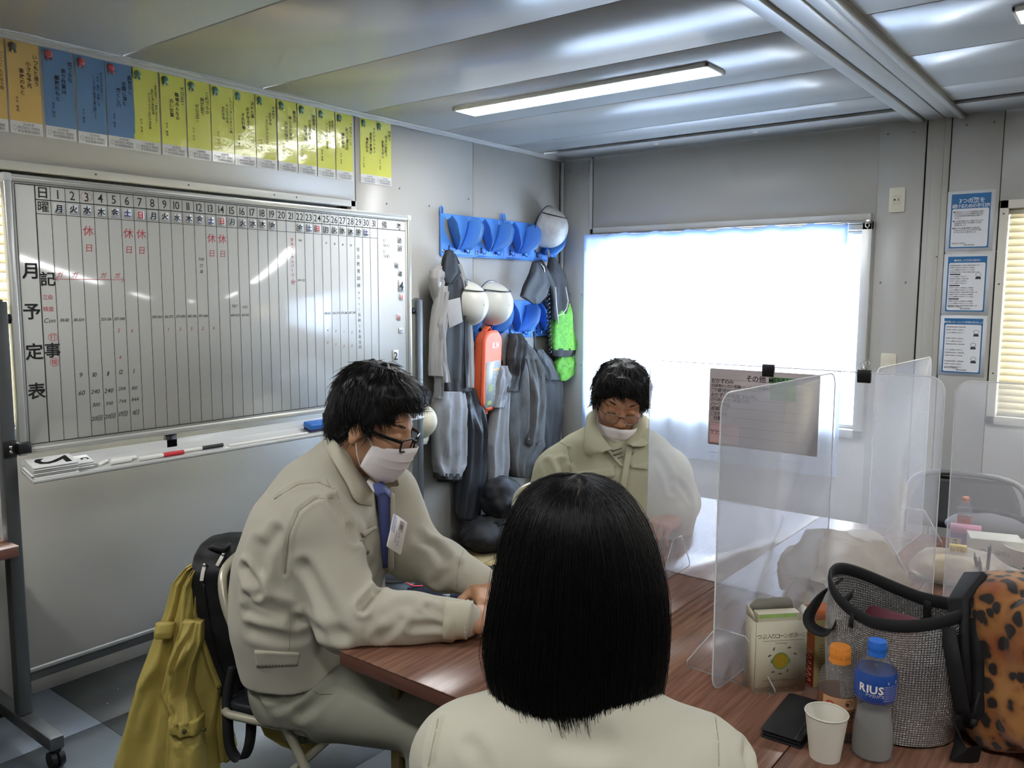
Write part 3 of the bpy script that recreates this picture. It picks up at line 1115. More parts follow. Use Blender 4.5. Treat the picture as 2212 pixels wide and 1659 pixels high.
WD = '月火水木金土日'
NUMW = ('zero one two three four five six seven eight nine ten eleven twelve thirteen fourteen fifteen sixteen seventeen eighteen nineteen twenty twenty-one '
        'twenty-two twenty-three twenty-four twenty-five twenty-six twenty-seven twenty-eight twenty-nine thirty thirty-one').split()
for d in list(range(1, 20)) + list(range(22, 31)):
    if d <= 19:
        s = WD[(d - 1) % 7]
    else:
        s = WD[(d - 25) % 7]
    ink = {'土': BLUEINK, '日': REDPRINT}.get(s, INK)
    cn = {'土': 'blue', '日': 'red'}.get(s, 'black')
    dn = dict(zip(WD, ('Monday', 'Tuesday', 'Wednesday', 'Thursday', 'Friday', 'Saturday', 'Sunday')))[s]
    magnet(day(d) + 0.001 * ((d * 7) % 3 - 1), 0.0965 + 0.001 * ((d * 5) % 3 - 1), s, ink,
           'small square magnet with a %s %s kanji under the printed number %s' % (cn, dn, NUMW[d]), rot=0.02 * ((d * 3) % 3 - 1))
for (u, v, s, ink, r, lab) in ((1.728, .118, '木', INK, -0.1, 'small magnet with a Thursday kanji at the top of the remarks column'),
                               (1.729, .156, '月', INK, -0.1, 'small magnet with a Monday kanji, second from the top of the remarks column'),
                               (1.706, .238, '火', INK, -0.15, 'small magnet with a Tuesday kanji in the remarks column, left of the others'),
                               (1.729, .275, '水', INK, -0.35, 'small tilted magnet with a Wednesday kanji just above the big four'),
                               (1.733, .39, '日', REDPRINT, -0.05, 'small magnet with a red Sunday kanji just below the big four'),
                               (1.716, .487, '日', REDPRINT, -0.3, 'small tilted magnet with a red kanji midway between the big numbers'),
                               (1.729, .552, '土', BLUEINK, 0.5 * PI, 'small magnet with a blue kanji turned on its side above the big two')):
    magnet(u, v, s, ink, lab, w=0.026, h=0.028, rot=r, cap=0.016, bold=0.02)
magnet(1.7324, 0.336, '4', INK, 'large white magnet with a black figure four in the remarks column', 0.036, 0.056, -0.05, 'number_magnet', 0.042, 0.02, 'number magnets on the schedule board')
magnet(1.6898, 0.672, '2', INK, 'large white magnet with a black figure two low in the remarks column', 0.036, 0.056, 0.0, 'number_magnet', 0.040, 0.02, 'number magnets on the schedule board')

# things lying in the tray
TF = Fr((0.352, BY, 0.927), (0, 1, 0), (0.085, 0, -0.024), None)
TF = Fr(TF.o, TF.x, TF.y, -TF.z if TF.z[2] < 0 else TF.z)         # z up out of the tray
rnd = random.Random(2)
for n, (u0, u1, w, cnt, s, lab) in enumerate(((0.004, 0.145, 0.072, 6, '2', 'big number magnet card'), (0.150, 0.205, 0.058, 4, 'c', 'small character magnet card'))):
    for k in range(cnt):
        du, dw = rnd.uniform(-0.004, 0.004), rnd.uniform(-0.003, 0.003)
        z0 = 0.0015 + k * 0.0068
        f = TF.off(u0 + du, 0.008 + dw, z0)
        o = ob('magnet_card', G().box(0, u1 - u0, 0, w, 0, 0.0045, f), MAG, bevel=0.001)
        where = 'topmost' if k == cnt - 1 else ['lowest', 'second from below', 'third from below', 'fourth from below', 'fifth from below'][k]
        tag(o, '%s, %s in its pile %s' % (lab, where if k else 'lowest', 'by the whiteboard post' if n == 0 else 'in the pen tray'), 'card', 'spare magnet cards in the pen tray')
        ob('backing', G().box(0.001, u1 - u0 - 0.001, 0.001, w - 0.001, -0.0016, 0.0, f), BLACKP, o)
        if k == cnt - 1:
            L = (u1 - u0)
            f2 = Fr(f.p(np.array([L / 2, w / 2, 0.0049])), f.y, -f.x, f.z)
            ob('character', word(G(), s, 0, 0, 0.105 if n == 0 else 0.04, f2, bold=0.02, squash=0.75), INK, o)


def tray_rod(name, u0, u1, v, r, m, label, cat, capm=None, capfrac=0.35, v1=None):
    v1 = v if v1 is None else v1
    a, b = TF.p(np.array([u0, v, r + 0.001])), TF.p(np.array([u1, v1, r + 0.001]))
    t = ob(name, G().tube([a, b], r, 12), m, smooth=0.6)
    tag(t, label, cat)
    if capm:
        c = a + (b - a) * (1 - capfrac)
        ob('marker_cap', G().tube([c, b + (b - a) * 0.01], r * 1.12, 12), capm, t, smooth=0.6)
    return t


WHITEROD = M('marker_white', 'eceae2', 0.4)
tray_rod('chalk_piece', 0.222, 0.262, 0.060, 0.006, WHITEROD, 'short white stick lying slanted beside the small magnet cards', 'marker', v1=0.040)
tray_rod('white_marker', 0.262, 0.335, 0.062, 0.008, WHITEROD, 'plain white marker in the tray left of the red marker', 'marker')
tray_rod('white_marker', 0.272, 0.36, 0.044, 0.007, WHITEROD, 'thin white marker lying behind the plain white marker in the tray', 'marker', v1=0.05)
tray_rod('red_marker', 0.36, 0.53, 0.068, 0.0075, WHITEROD, 'whiteboard marker with a red cap in the pen tray', 'marker', M('marker_red', 'c22a30', 0.4), 0.46)
tray_rod('black_marker', 0.51, 0.70, 0.060, 0.0065, WHITEROD, 'whiteboard marker with a black cap in the pen tray', 'marker', BLACKP, 0.46)
tray_rod('pointer_rod', 0.72, 1.10, 0.072, 0.0045, WHITEROD, 'long thin white rod running along the pen tray to the blue eraser', 'pointer')
er = thing('board_eraser', 'blue whiteboard eraser lying in the pen tray behind the man', 'eraser', TF.p(np.array([1.18, 0.045, 0.002])))
f = TF.off(1.115, 0.018, 0.002)
ob('grip', G().box(0, 0.135, 0, 0.052, 0.012, 0.034, f), M('eraser_blue', '2f6cb8', 0.45), er, bevel=0.004)
ob('felt', G().box(0.004, 0.131, 0.003, 0.049, 0.0, 0.012, f), M('eraser_felt', '39395a', 0.9), er, bevel=0.002)

# ------------------------------------------------------------------ slogan strips along the top of the left wall
LAM = dict(rough=0.14, spec=0.6)
ORANGE = M('strip_orange', 'c9a765', bump=((8, 8, 8), 0.35, 0.006), **LAM)
BLUE = M('strip_blue', '62809f', bump=((8, 8, 8), 0.35, 0.006), **LAM)
YELL = M('strip_yellow', 'cdcb62', bump=((8, 8, 8), 0.5, 0.008), **LAM)
STRIPW = M('strip_white', 'dedcd8', **LAM)
LAMC = mix_sheet('laminate_edge', 'e8e8e4', 0.6, 0.3, 0.4, 0.1)
ROSE = {'o': M('rosette_brown', '6a6152', 0.4), 'b': M('rosette_red', 'b0524c', 0.4), 'y': M('rosette_green', '5f7f5a', 0.4)}
ROSE2 = {'o': M('rosette_brown2', '494840', 0.4), 'b': M('rosette_red2', '8f3036', 0.4), 'y': M('rosette_green2', '44625a', 0.4)}
SL = [('o', 'へとへと ただのう危', '', ''), ('o', 'いつもと違う', '小さな予兆', '事故のもと'), ('b', '慌てるな', '焦り作業は', '事故のもと'),
      ('b', 'まだ大丈夫の前に！！', '「水分、塩分、休憩」を', 'しっかり取り夏季を乗り越えよう'), ('b', '異常なし', '言葉に潜む', '落とし穴'),
      ('y', '「吊荷は落下」「高所は落ちる」', '危険が潜む建設現場', 'みんなでやろう危険予知作業'), ('y', 'ゼロ災害', '職場みんなの', '合い言葉'),
      ('y', 'これでもか', '再確認で', 'ゼロ災害'), ('y', 'ヒヤリで済んだあの行動', 'みんなで共有', '危険予知'), ('y', '決めた事', '必ず守ろう', 'その行動'),
      ('y', '基本動作', '危険予知', '一人ひとりの心がけ'), ('y', '安全は', 'みんなの協力', '自分の努力'), ('y', '無事故は', '毎日続ける', '危険予知'),
      ('y', '見直そう', '安全の心', 'みんなで成せる作業'), ('y', '「危ない」と', '気づく速さが', '事故防止'), ('y', 'すぐアクション', '見直す意識が', '事故防止'),
      ('y', '健康で', '明るい笑顔で', '家族も安心')]
YL = [-3.553, -3.438, -3.319, -3.204, -3.091, -2.987, -2.871, -2.757, -2.645, -2.534, -2.423, -2.306, -2.194, -2.079, -1.966, -1.809, -1.701]
ORDW = 'first second third fourth fifth sixth seventh eighth ninth tenth'.split()
SLAB = ['orange slogan strip cut by the picture edge, at the left end of the row', 'orange slogan strip showing whole, beside the blue strips',
        'blue slogan strip nearest the orange ones', 'middle blue slogan strip, with three lines of small lettering', 'blue slogan strip next to the first yellow one']
SLAB += ['%s yellow slogan strip counted from the blue ones, in the long row' % w for w in ORDW]
SLAB += ['yellow slogan strip just past the wall joint, left of the last one', 'last yellow slogan strip at the far end of the row, past the wall joint']
CN = {'o': 'orange', 'b': 'blue', 'y': 'yellow'}
rnd = random.Random(9)
for i, (c, s1, s2, s3) in enumerate(SL):
    y0, w, z1, hh = YL[i] + 0.001, 0.108, 2.3905 - (0.003 if i == 5 else 0) - rnd.uniform(0, 0.003), 0.325
    if i < 5:
        z1 -= 0.0
    f = Fr((0.0015, y0, z1 - hh), (0, 1, 0), (0, 0, 1), (1, 0, 0)).rot(rnd.uniform(-0.003, 0.003))
    nm = s1.replace('「', '').replace('」', '') if i else 'へとへと'
    t = thing('slogan_strip', SLAB[i], 'poster',
              f.p(np.array([w / 2, 0, 0])), 'slogan strips along the top of the wall')
    nx, ny = 6, 16
    wv = [[0.0012 + 0.0035 * max(0, noise3(np.array([a * 0.5 + i * 3.1, b * 0.45, 0.5]), 1.0, 7)) * math.sin(PI * b / (ny - 1)) ** 0.5 for b in range(ny)] for a in range(nx)]
    fr_ = 0.135
    ms = {'o': ORANGE, 'b': BLUE, 'y': YELL}[c]

    def zz(x, y):
        a, b = x / w * (nx - 1), y / hh * (ny - 1)
        a0, b0 = min(int(a), nx - 2), min(int(b), ny - 2)
        fa, fb = a - a0, b - b0
        return (wv[a0][b0] * (1 - fa) * (1 - fb) + wv[a0 + 1][b0] * fa * (1 - fb) + wv[a0][b0 + 1] * (1 - fa) * fb + wv[a0 + 1][b0 + 1] * fa * fb)
    for (nmz, ya, yb, mm) in (('colour_field', hh * fr_, hh, ms), ('white_band', 0, hh * fr_, STRIPW)):
        n2 = 14 if nmz == 'colour_field' else 3
        P = np.array([[(x, y, zz(x, y)) for x in np.linspace(0, w, nx)] for y in np.linspace(ya, yb, n2)])
        o = ob(nmz, G().grid(P, fr=f), mm, t, smooth=True)
    g = G()
    n3 = max(len(s1), len(s2), len(s3))
    ch = 0.0165 if n3 <= 8 else (0.0125 if n3 <= 11 else 0.0098)
    top = hh - 0.05
    X = [0.094, 0.094 - ch * 1.45, 0.094 - ch * 2.9]
    Yo = [top, top - ch * 1.7, top - ch * 3.4] if n3 <= 8 else [top - 0.005, top - 0.012, top - 0.02]
    if i in (8, 10, 5):
        Yo = [top, top - 0.03, top - 0.045]
    for s, x, y in zip((s1, s2, s3), X, Yo):
        pt = 1.12
        need = len(s) * ch * pt
        if y - need < hh * fr_ + 0.012:
            pt = (y - hh * fr_ - 0.012) / (len(s) * ch)
        column(g, s, x, y, ch, f, pitch=pt, bold=0.012, z=0.0046, jit=0.05, seed=i)
    column(g, '安全 推進', 0.022 + 0.004 * (i % 3), hh * fr_ + 0.08, 0.0095, f, pitch=1.25, z=0.0046)
    ob('slogan', g, INK, t)['kind'] = 'stuff'
    g = G()
    word(g, '2021年度', w * 0.55, hh * 0.105, 0.0075, f, z=0.0044)
    word(g, '株式会社 飛間組', w * 0.55, hh * 0.068, 0.0078, f, z=0.0044, gap=0.02)
    word(g, '安全推進協議会', w * 0.55, hh * 0.031, 0.0082, f, z=0.0044, gap=0.02)
    ring2(g, 0.012, hh * 0.06, 0.006, 0.008, 0.001, f, 0.0044)
    ob('footer_lettering', g, GREYINK, t)['kind'] = 'stuff'
    cx, cyy = 0.022, hh - 0.026
    sc = [(cx + (0.0145 if k % 2 else 0.0125) * math.cos(k * PI / 12), cyy + (0.0145 if k % 2 else 0.0125) * math.sin(k * PI / 12)) for k in range(24)]
    ros = ob('rosette', G().prism(sc, 0.0030, 0.0050, f), ROSE[c], t)
    ob('rosette_ribbon', G().prism([(cx - 0.013, cyy - 0.021), (cx - 0.008, cyy - 0.019), (cx - 0.006, cyy - 0.025), (cx - 0.001, cyy - 0.010), (cx - 0.009, cyy - 0.008)], 0.0028, 0.0040, f)
       .prism([(cx + 0.001, cyy - 0.010), (cx + 0.006, cyy - 0.025), (cx + 0.008, cyy - 0.019), (cx + 0.013, cyy - 0.021), (cx + 0.009, cyy - 0.008)], 0.0028, 0.0040, f), ROSE2[c], ros)
    gg = ring2(G(), cx, cyy, 0.0085, 0.0085, 0.0012, f, 0.0054)
    word(gg, '賞', cx, cyy, 0.009, f, z=0.0054)
    ob('rosette_mark', gg, ROSE2[c], ros)['kind'] = 'stuff'

# ------------------------------------------------------------------ three notices on the right of the column
PBLUE = M('notice_blue', '2d6a9c', 0.3)
PWHITE = M('notice_white', 'e3e4e6', 0.3)
NLAB = ['blue bordered white notice with a large white heading, topmost of three', 'blue bordered notice packed with small print, middle of three', 'blue bordered notice with small grey drawings, lowest of three']
NOTQ = [(((2050, 415), (2153, 408), (2135, 541), (2041, 545)), 0), (((2041, 552), (2143, 546), (2134, 680), (2033, 681)), 1), (((2033, 684), (2133, 683), (2126, 816), (2022, 809)), 2)]
for (z0, z1, k) in ((1.724, 2.022, 0), (1.407, 1.712, 1), (1.096, 1.402, 2)):
    f = Fr((2.366, -0.0065, z0), (1, 0, 0), (0, 0, 1), (0, -1, 0))
    w, hh = 0.211, z1 - z0
    head = ['headed 3つの密を避けるための手引き', 'densely printed with a numbered heading, middle of the column of three', 'with small grey drawings, lowest of the column of three'][k]
    t = thing('safety_notice', NLAB[k], 'poster', f.p(np.array([w / 2, 0, 0])), 'blue bordered notices beside the column')
    ob('sheet', G().box(0, w, 0, hh, 0, 0.0012, f), PWHITE, t)
    b = ob('blue_border', G().rect(0.018, w - 0.018, 0.016, hh - 0.014, 0.0016, f), PBLUE, t)
    ob('inner_field', G().add([(p[0], p[1], 0.0020) for p in rrect(0.024, w - 0.024, 0.022, hh - (0.087 if k == 0 else 0.045), 0.008)], [tuple(range(24))], f), PWHITE, t)
    gw, gk = G(), G()
    if k == 0:
        word(gw, '3つの密を', w * 0.52, hh - 0.048, 0.020, f, z=0.0024, bold=0.01)
        word(gw, '避けるための手引き！', w * 0.5, hh - 0.074, 0.016, f, z=0.0024, bold=0.01, gap=0.0)
        ring2(gw, w * 0.56, hh - 0.047, 0.0135, 0.0135, 0.0016, f, 0.0024)
        yy = hh - 0.103
        for s in ('●新型コロナウイルスの感染拡大を防ぐ', '  ため、咳エチケット、手指衛生等に加え', '  「3つの密(密閉・密集・密接)」を避けて', '  ください。', '',
                  '●3つの密が重ならない場合でも、リスク', '  を低減するため、できる限り「ゼロ密」', '  を目指しましょう。', '', '●屋外でも、密集・密接には、要注意。', '  人混みに近づいたり、大きな声で話し', '  かけることなどは避けましょう。'):
            if s:
                word(gk, s, 0.029, yy, 0.0068, f, align='l', z=0.0026, gap=0.0)
            yy -= 0.0098 if s else 0.006
    else:
        word(gw, ('❶換気しよう！' if k == 1 else '❷密集しない、') + ('三密の徹底を' if k == 1 else '人と人の距離を取りましょう'), w * 0.5, hh - 0.033, 0.0085, f, z=0.0024, gap=0.0)
        yy = hh - 0.058
        for r in range(19 if k == 1 else 15):
            if k == 1 and r in (4, 9, 15):
                line2(gk, 0.030, yy, 0.078, yy, 0.006, f, 0.0024)
            elif not (k == 2 and r % 4 == 3):
                word(gk, ['新型感染症対策として換気の徹底をお願いします', '窓を開けて空気を入れ替えましょう会議室', '人と人との間隔はできるだけ二メートル空け'][r % 3][:(22 if k == 1 and not 5 <= r <= 9 else 14)], 0.029, yy, 0.0052, f, align='l', z=0.0026, gap=0.0)
            yy -= 0.0112 if k == 1 else 0.0145
        for (x, y) in (((0.158, 0.20),) if k == 1 else ((0.165, 0.225), (0.155, 0.16), (0.16, 0.09))):
            ring2(gk, x, y, 0.012, 0.009, 0.0016, f, 0.0024, 12)
            gk.prism([(x - 0.013, y - 0.022), (x + 0.013, y - 0.022), (x + 0.010, y - 0.010), (x - 0.010, y - 0.010)], 0.0021, 0.0026, f)
    word(gk, '株式会社 災害防止', 0.030, 0.040, 0.006, f, align='l', z=0.0026, gap=0.0)
    word(gk, '0120-000000', 0.085, 0.031, 0.008, f, align='l', z=0.0026, gap=0.0)
    ob('heading', gw, PWHITE, t)['kind'] = 'stuff'
    ob('body_text', gk, M('notice_text', '3b3d42', 0.5), t)['kind'] = 'stuff'
# ------------------------------------------------------------------ draped cloth: rows of (left point, right point), a closed sleeve with folds
def drape_pts(rows, depth, thick, n=36, m=40, folds=7, amp=0.35, seed=0, back=0.6, rag=0.0, sharp=0.6):
    """rows: list of (L, R) 3-D points top to bottom; depth: unit direction towards the viewer side."""
    L = np.array([r[0] for r in rows], float)
    R = np.array([r[1] for r in rows], float)
    T = np.array([(r[2] if len(r) > 2 else 1.0) for r in rows], float)
    s = np.linspace(0, len(rows) - 1, m)
    i0 = np.clip(s.astype(int), 0, len(rows) - 2)
    f = (s - i0)[:, None]
    f2 = f * f * (3 - 2 * f) * 0.5 + f * 0.5
    Lm, Rm = L[i0] * (1 - f2) + L[i0 + 1] * f2, R[i0] * (1 - f2) + R[i0 + 1] * f2
    Tm = T[i0] * (1 - f2[:, 0]) + T[i0 + 1] * f2[:, 0]
    th = np.arange(n) * 2 * PI / n
    d = unit(depth)
    P = np.zeros((m, n, 3))
    for k in range(m):
        c, hw = (Lm[k] + Rm[k]) / 2, (Rm[k] - Lm[k]) / 2
        u = np.cos(th)
        w = np.sin(th)
        fold = np.zeros(n)
        for j in range(n):
            q = noise3(np.array([u[j] * folds * 0.45 + 0.35 * math.sin(k * 0.12 + seed), k * 0.07, seed * 7.3 + (3 if w[j] < 0 else 0)]), 1.0, seed)
            q2 = math.sin(u[j] * folds + 1.7 * q + k * 0.05 + seed)
            fold[j] = 0.6 * (1 - abs(q2)) * 2 - 0.6 + 0.8 * q
        rr = np.sign(w) * np.abs(w) ** sharp
        dep = thick * Tm[k] * rr * (1 + amp * fold)
        dep[w < 0] *= back
        lat = 1 + 0.03 * np.array([noise3(np.array([k * 0.22, seed * 3.1 + (0 if uu < 0 else 9), 0.4]), 1.0, seed + 5) for uu in u])
        P[k] = c + (u * lat)[:, None] * hw + dep[:, None] * d
        if rag and k > m - 3:
            P[k, :, 2] += rag * np.array([noise3(np.array([uu * 3, seed, 0.0]), 1.0, seed) for uu in u])
    return P


def drape(g, rows, depth, thick, **k):
    P = drape_pts(rows, depth, thick, **k)
    n = P.shape[1]
    k0 = g.n
    g.grid(P, wv=True)
    g.f.append(tuple(k0 + j for j in range(n)))
    e = k0 + (P.shape[0] - 1) * n
    g.f.append(tuple(e + j for j in range(n - 1, -1, -1)))
    return g


def wrows(px, X):
    """rows of (v, uL, uR[, thickness]) seen at distance X from the left wall."""
    return [(onx(r[1], r[0], r[4] if len(r) > 4 else X), onx(r[2], r[0], r[4] if len(r) > 4 else X), r[3] if len(r) > 3 else 1.0) for r in px]


# ------------------------------------------------------------------ blue helmet racks
RB = M('rack_blue', '5590de', 0.42, spec=0.4)
RB2 = M('rack_blue_deep', '4a82cc', 0.42, spec=0.4)
CUT = M('cutout_shade', '8f8c84', 0.6)  # wall behind the openings, with its shadow mixed into the flat grey
RY0, RY1 = -1.227, -0.085


def flap_pts(c, side, zc, hgt=0.165):
    """One curved cradle arm: an arc on the plate pulled out into the room."""
    P = np.zeros((13, 7, 3))
    for i in range(13):
        s = i / 12.0
        a = math.radians(118 - 150 * s)
        y0 = c + side * (0.020 + 0.062 * math.cos(math.radians(95) * (s - 0.45)))
        z0 = zc + hgt * (0.52 - s)
        y0 = c + side * (0.088 - 0.075 * s ** 1.7)
        dmax = 0.105 * min(1.0, (math.sin(PI * (0.12 + 0.80 * s)) + 0.12)) ** 0.7
        for j in range(7):
            t = j / 6.0
            d = dmax * t
            inw = side * (0.012 * math.sin(PI * t * 0.5) - 0.045 * t * t)
            P[i, j] = (0.018 + d, y0 - inw * (0.4 + 0.6 * s) + side * 0.015 * t, z0 + 0.020 * t - 0.02 * t * s)
    return P


def rack(z0, z1, label):
    t = thing('helmet_rack', label, 'helmet rack', (0.01, (RY0 + RY1) / 2, z0), 'blue helmet racks on the wall')
    zc = (z0 + z1) / 2
    edges = [RY0, -0.932, -0.655, -0.370, RY1]
    for k in range(4):
        a, b = edges[k] + (0.0008 if k else 0), edges[k + 1] - 0.0008
        pl = ob('back_plate', G().box(0.004, 0.018, a, b, z0, z1), RB, t, bevel=0.003)
        ob('lower_ledge', G().box(0.018, 0.022, a + 0.02, b - 0.02, z0 + 0.004, z0 + 0.012), RB, pl)
        c = (a + b) / 2 - 0.005
        for sd in (-1, 1):
            poly = []
            for i in range(11):
                s = i / 10
                poly.append((c + sd * (0.088 - 0.075 * s ** 1.7), zc + 0.165 * (0.52 - s)))
            for i in range(11):
                s = 1 - i / 10
                poly.append((c + sd * (0.088 - 0.075 * s ** 1.7 + 0.034 * math.sin(PI * min(1, 0.08 + 0.92 * s)) ** 0.7 + 0.004), zc + 0.165 * (0.52 - s) + 0.012))
            fr = Fr((0.0183, 0, 0), (0, 1, 0), (0, 0, 1), (1, 0, 0))
            if sd < 0:
                poly = poly[::-1]
            ob('cutout', G().add([(p[0], p[1], 0.0) for p in poly], [tuple(range(len(poly)))], fr), CUT, pl)  # flat patch on the plate, coloured as shaded wall; no real hole
            ob('cradle_arm', G().grid(flap_pts(c, sd, zc)), RB2, t, smooth=True, solid=0.004)
        for y in (c - 0.075, c + 0.062):
            hk = ob('coat_hook', G().tube([(0.018, y, z0 + 0.045), (0.04, y, z0 + 0.022), (0.055, y, z0 + 0.022), (0.060, y, z0 + 0.042)], 0.005, 8), RB, t, smooth=True)
            ob('hook_slot', G().prism([(y - 0.008, z0 + 0.025), (y + 0.008, z0 + 0.025), (y + 0.007, z0 + 0.055), (y, z0 + 0.065), (y - 0.007, z0 + 0.055)], 0.018, 0.0188, Fr((0, 0, 0), (0, 1, 0), (0, 0, 1), (1, 0, 0))), M('slot_dark', '1d2c50', 0.7), hk)
        disc2_ = G()
        disc2(disc2_, c - 0.005, z0 + 0.072, 0.007, Fr((0.0188, 0, 0), (0, 1, 0), (0, 0, 1), (1, 0, 0)))
        ob('screw_hole', disc2_, M('slot_dark', '1d2c50', 0.7), pl)
    for y in (RY0 + 0.012, -0.668, -0.645):
        ob('fixing_tab', G().tube([(0.012, y - 0.012, z1 - 0.004), (0.012, y - 0.010, z1 + 0.03), (0.012, y, z1 + 0.038), (0.012, y + 0.010, z1 + 0.03), (0.012, y + 0.012, z1 - 0.004)], 0.005, 8), RB, t, smooth=True)
    for y in (RY0 + 0.018, -0.915):
        ob('screw_head', G().cyl((0.018, y, z0 + 0.028), (0.021, y, z0 + 0.028), 0.010, n=12), STEEL, t)
    return t


rack(1.717, 1.955, 'long upper blue plastic helmet rack with curved cradle arms on the left wall')
rack(1.222, 1.462, 'lower blue plastic helmet rack partly hidden by helmets and hanging clothes')

# ------------------------------------------------------------------ white safety helmets
HELM = M('helmet_white', 'dcdbd0', 0.32, spec=0.5)
HELMD = M('helmet_scuffed', 'd2d2cc', 0.4, var=(22, 0.4, 'a8a8a6'))
GROOVE = M('helmet_groove', '17181a', 0.5)


def helmet(c, out, up, label, m, strap=False, k=1.0):
    """c: middle of the opening, out: crown direction, up: towards the back of the head."""
    f = Fr(c, up, np.cross(out, up), None)
    f = Fr(c, unit(up), unit(np.cross(out, up)), unit(out))
    t = thing('safety_helmet', label, 'helmet', c, 'white safety helmets hanging on the racks')
    ph = np.linspace(0, 1, 15)
    th = np.arange(40) * 2 * PI / 40
    P = np.zeros((15, 40, 3))
    for i, s in enumerate(ph):
        a = s * PI / 2
        for j, q in enumerate(th):
            rx = 0.128 * (1.02 if math.cos(q) < 0 else 1.0)
            ry = 0.108
            r = math.cos(a) ** 0.72
            rid = 0.006 * math.exp(-((ry * r * math.sin(q)) / 0.022) ** 2) * math.sin(a) ** 0.5
            P[i, j] = (rx * r * math.cos(q), ry * r * math.sin(q), (0.150 * math.sin(a) ** 1.05 + rid))
    ob('shell', G().grid(P * k, wv=True, fr=f), m, t, smooth=0.9, solid=0.003)
    B = np.zeros((3, 40, 3))
    for j, q in enumerate(th):
        fx = max(0.0, -math.cos(q)) ** 3
        for i, e in enumerate((0.0, 0.5, 1.0)):
            w = 0.006 + 0.042 * fx
            B[i, j] = ((0.129 + e * w) * math.cos(q), (0.108 + e * 0.008) * math.sin(q), -0.012 * e * fx - 0.004 * e)
    ob('brim', G().grid(B * k, wv=True, fr=f), m, t, smooth=True, solid=0.0035)
    ob('brim_edge', G().tube((B[2] * k) @ np.array([f.x, f.y, f.z]) + f.o, 0.0035, 6, closed=True), M('brim_navy', '27324e', 0.4), t, smooth=True)
    arc = [f.p(np.array([0.085 * k + 0.0 * q, 0.0, 0.0]) + k * np.array([0.0, 0.0945 * math.cos(q), 0.128 * math.sin(q) + 0.004])) for q in np.linspace(0.02, PI - 0.02, 24)]
    ob('groove_band', G().tube(arc, 0.0032 * k, 6), GROOVE, t, smooth=True)
    vents = G()
    for sgn in (-1, 1):
        for a in range(3):
            p = k * np.array([-0.045 + 0.016 * a, sgn * 0.052, 0.126 - 0.002 * a])
            q2 = k * np.array([-0.034 + 0.016 * a, sgn * 0.050, 0.130 - 0.002 * a])
            vents.tube([f.p(p), f.p(q2)], 0.003 * k, 6)
    ob('vent_slots', vents, GROOVE, t)
    ob('liner', G().ell((0, 0, -0.005), (0.11 * k, 0.092 * k, 0.06 * k), 20, 10, f), M('helmet_liner', '2b2c30', 0.8), t, smooth=True)
    st = [f.p(k * np.array(q)) for q in ((0.02, 0.095, 0.0), (-0.03, 0.085, -0.04), (-0.10, 0.03, -0.06), (-0.135, 0.0, -0.055), (-0.10, -0.03, -0.06), (-0.03, -0.085, -0.04), (0.02, -0.095, 0.0))]
    ob('chin_strap', G().ribbon(st, 0.014, 0.002, f.x), BLACKP, t)
    return t


helmet(onx(1178, 490, 0.075), (0.93, 0.10, -0.25), (0.25, 0.05, 0.97), 'scuffed white safety helmet on the upper rack beside the room corner', HELMD)
helmet(onx(1058, 655, 0.075), (0.96, -0.02, -0.12), (0.12, 0.0, 0.99), 'clean white safety helmet on the lower rack, fully showing right of the grey jacket', HELM)
helmet(onx(1003, 655, 0.075), (0.96, -0.02, -0.12), (0.12, 0.0, 0.99), 'white safety helmet on the lower rack half hidden behind the grey and black jacket', HELM)
helmet(onx(905, 912, 0.07), (0.9, 0.05, 0.42), (-0.42, 0.0, 0.9), 'cream helmet hanging low beside the whiteboard, peeping out past the glasses of the bespectacled man', M('helmet_cream', 'd9d3bd', 0.5), k=0.72)

# ------------------------------------------------------------------ clothes hanging under the racks
XD = (1, 0, 0)
JGREY = M('jacket_grey', '9a9896', 0.8, bump=(90, 0.25, 0.002))
JBLACK = M('jacket_black', '242526', 0.75, bump=(90, 0.25, 0.002))
LGREY = M('rain_light_grey', '88888a', 0.6, bump=(30, 0.4, 0.006), var=(9, 0.5, '727274'))
NAVY = M('rain_navy', '24272c', 0.5, bump=(25, 0.4, 0.006))
DUST = M('dusty_black', '333231', 0.85, bump=(40, 0.4, 0.004), var=((10, 10, 6), 0.6, '5a5a58'))
DGREY = M('dark_grey_cloth', '38393b', 0.8, bump=(40, 0.4, 0.004), var=(8, 0.5, '2a2b2c'))
BLKC = M('black_cloth', '17181b', 0.7, bump=(40, 0.4, 0.004))

t = thing('work_jacket', 'grey and black work jacket with a pale chest pocket hanging from the upper rack', 'jacket', onx(970, 840, 0.1))
ob('body', drape(G(), wrows([(548, 962, 978, .5), (575, 952, 990, .8), (610, 948, 1003, 1.), (680, 945, 1012, 1.1), (760, 942, 1014, 1.15), (815, 940, 1014, 1.1), (846, 950, 1012, 1.0)], 0.085), XD, 0.06, folds=5, amp=0.25, seed=3), JBLACK, t, smooth=True)
ob('front_panel', drape(G(), wrows([(570, 984, 994, .6), (610, 990, 1006, .8), (650, 996, 1011, .9), (740, 1000, 1017, .9), (800, 1002, 1019, .9), (838, 1002, 1019, .9)], 0.115), XD, 0.035, folds=4, amp=0.3, seed=8), JGREY, t, smooth=True)
ob('shoulder', drape(G(), wrows([(565, 955, 966, .4), (585, 930, 960, .8), (600, 928, 956, 1.), (625, 932, 950, .9), (655, 938, 948, .5)], 0.10), XD, 0.045, folds=4, amp=0.3, seed=1), JGREY, t, smooth=True)
ob('collar', drape(G(), wrows([(540, 963, 976, .5), (556, 957, 984, .8), (590, 952, 992, 1.0), (612, 956, 978, .6)], 0.125), XD, 0.03, folds=3, amp=0.3, seed=2), BLKC, t, smooth=True)
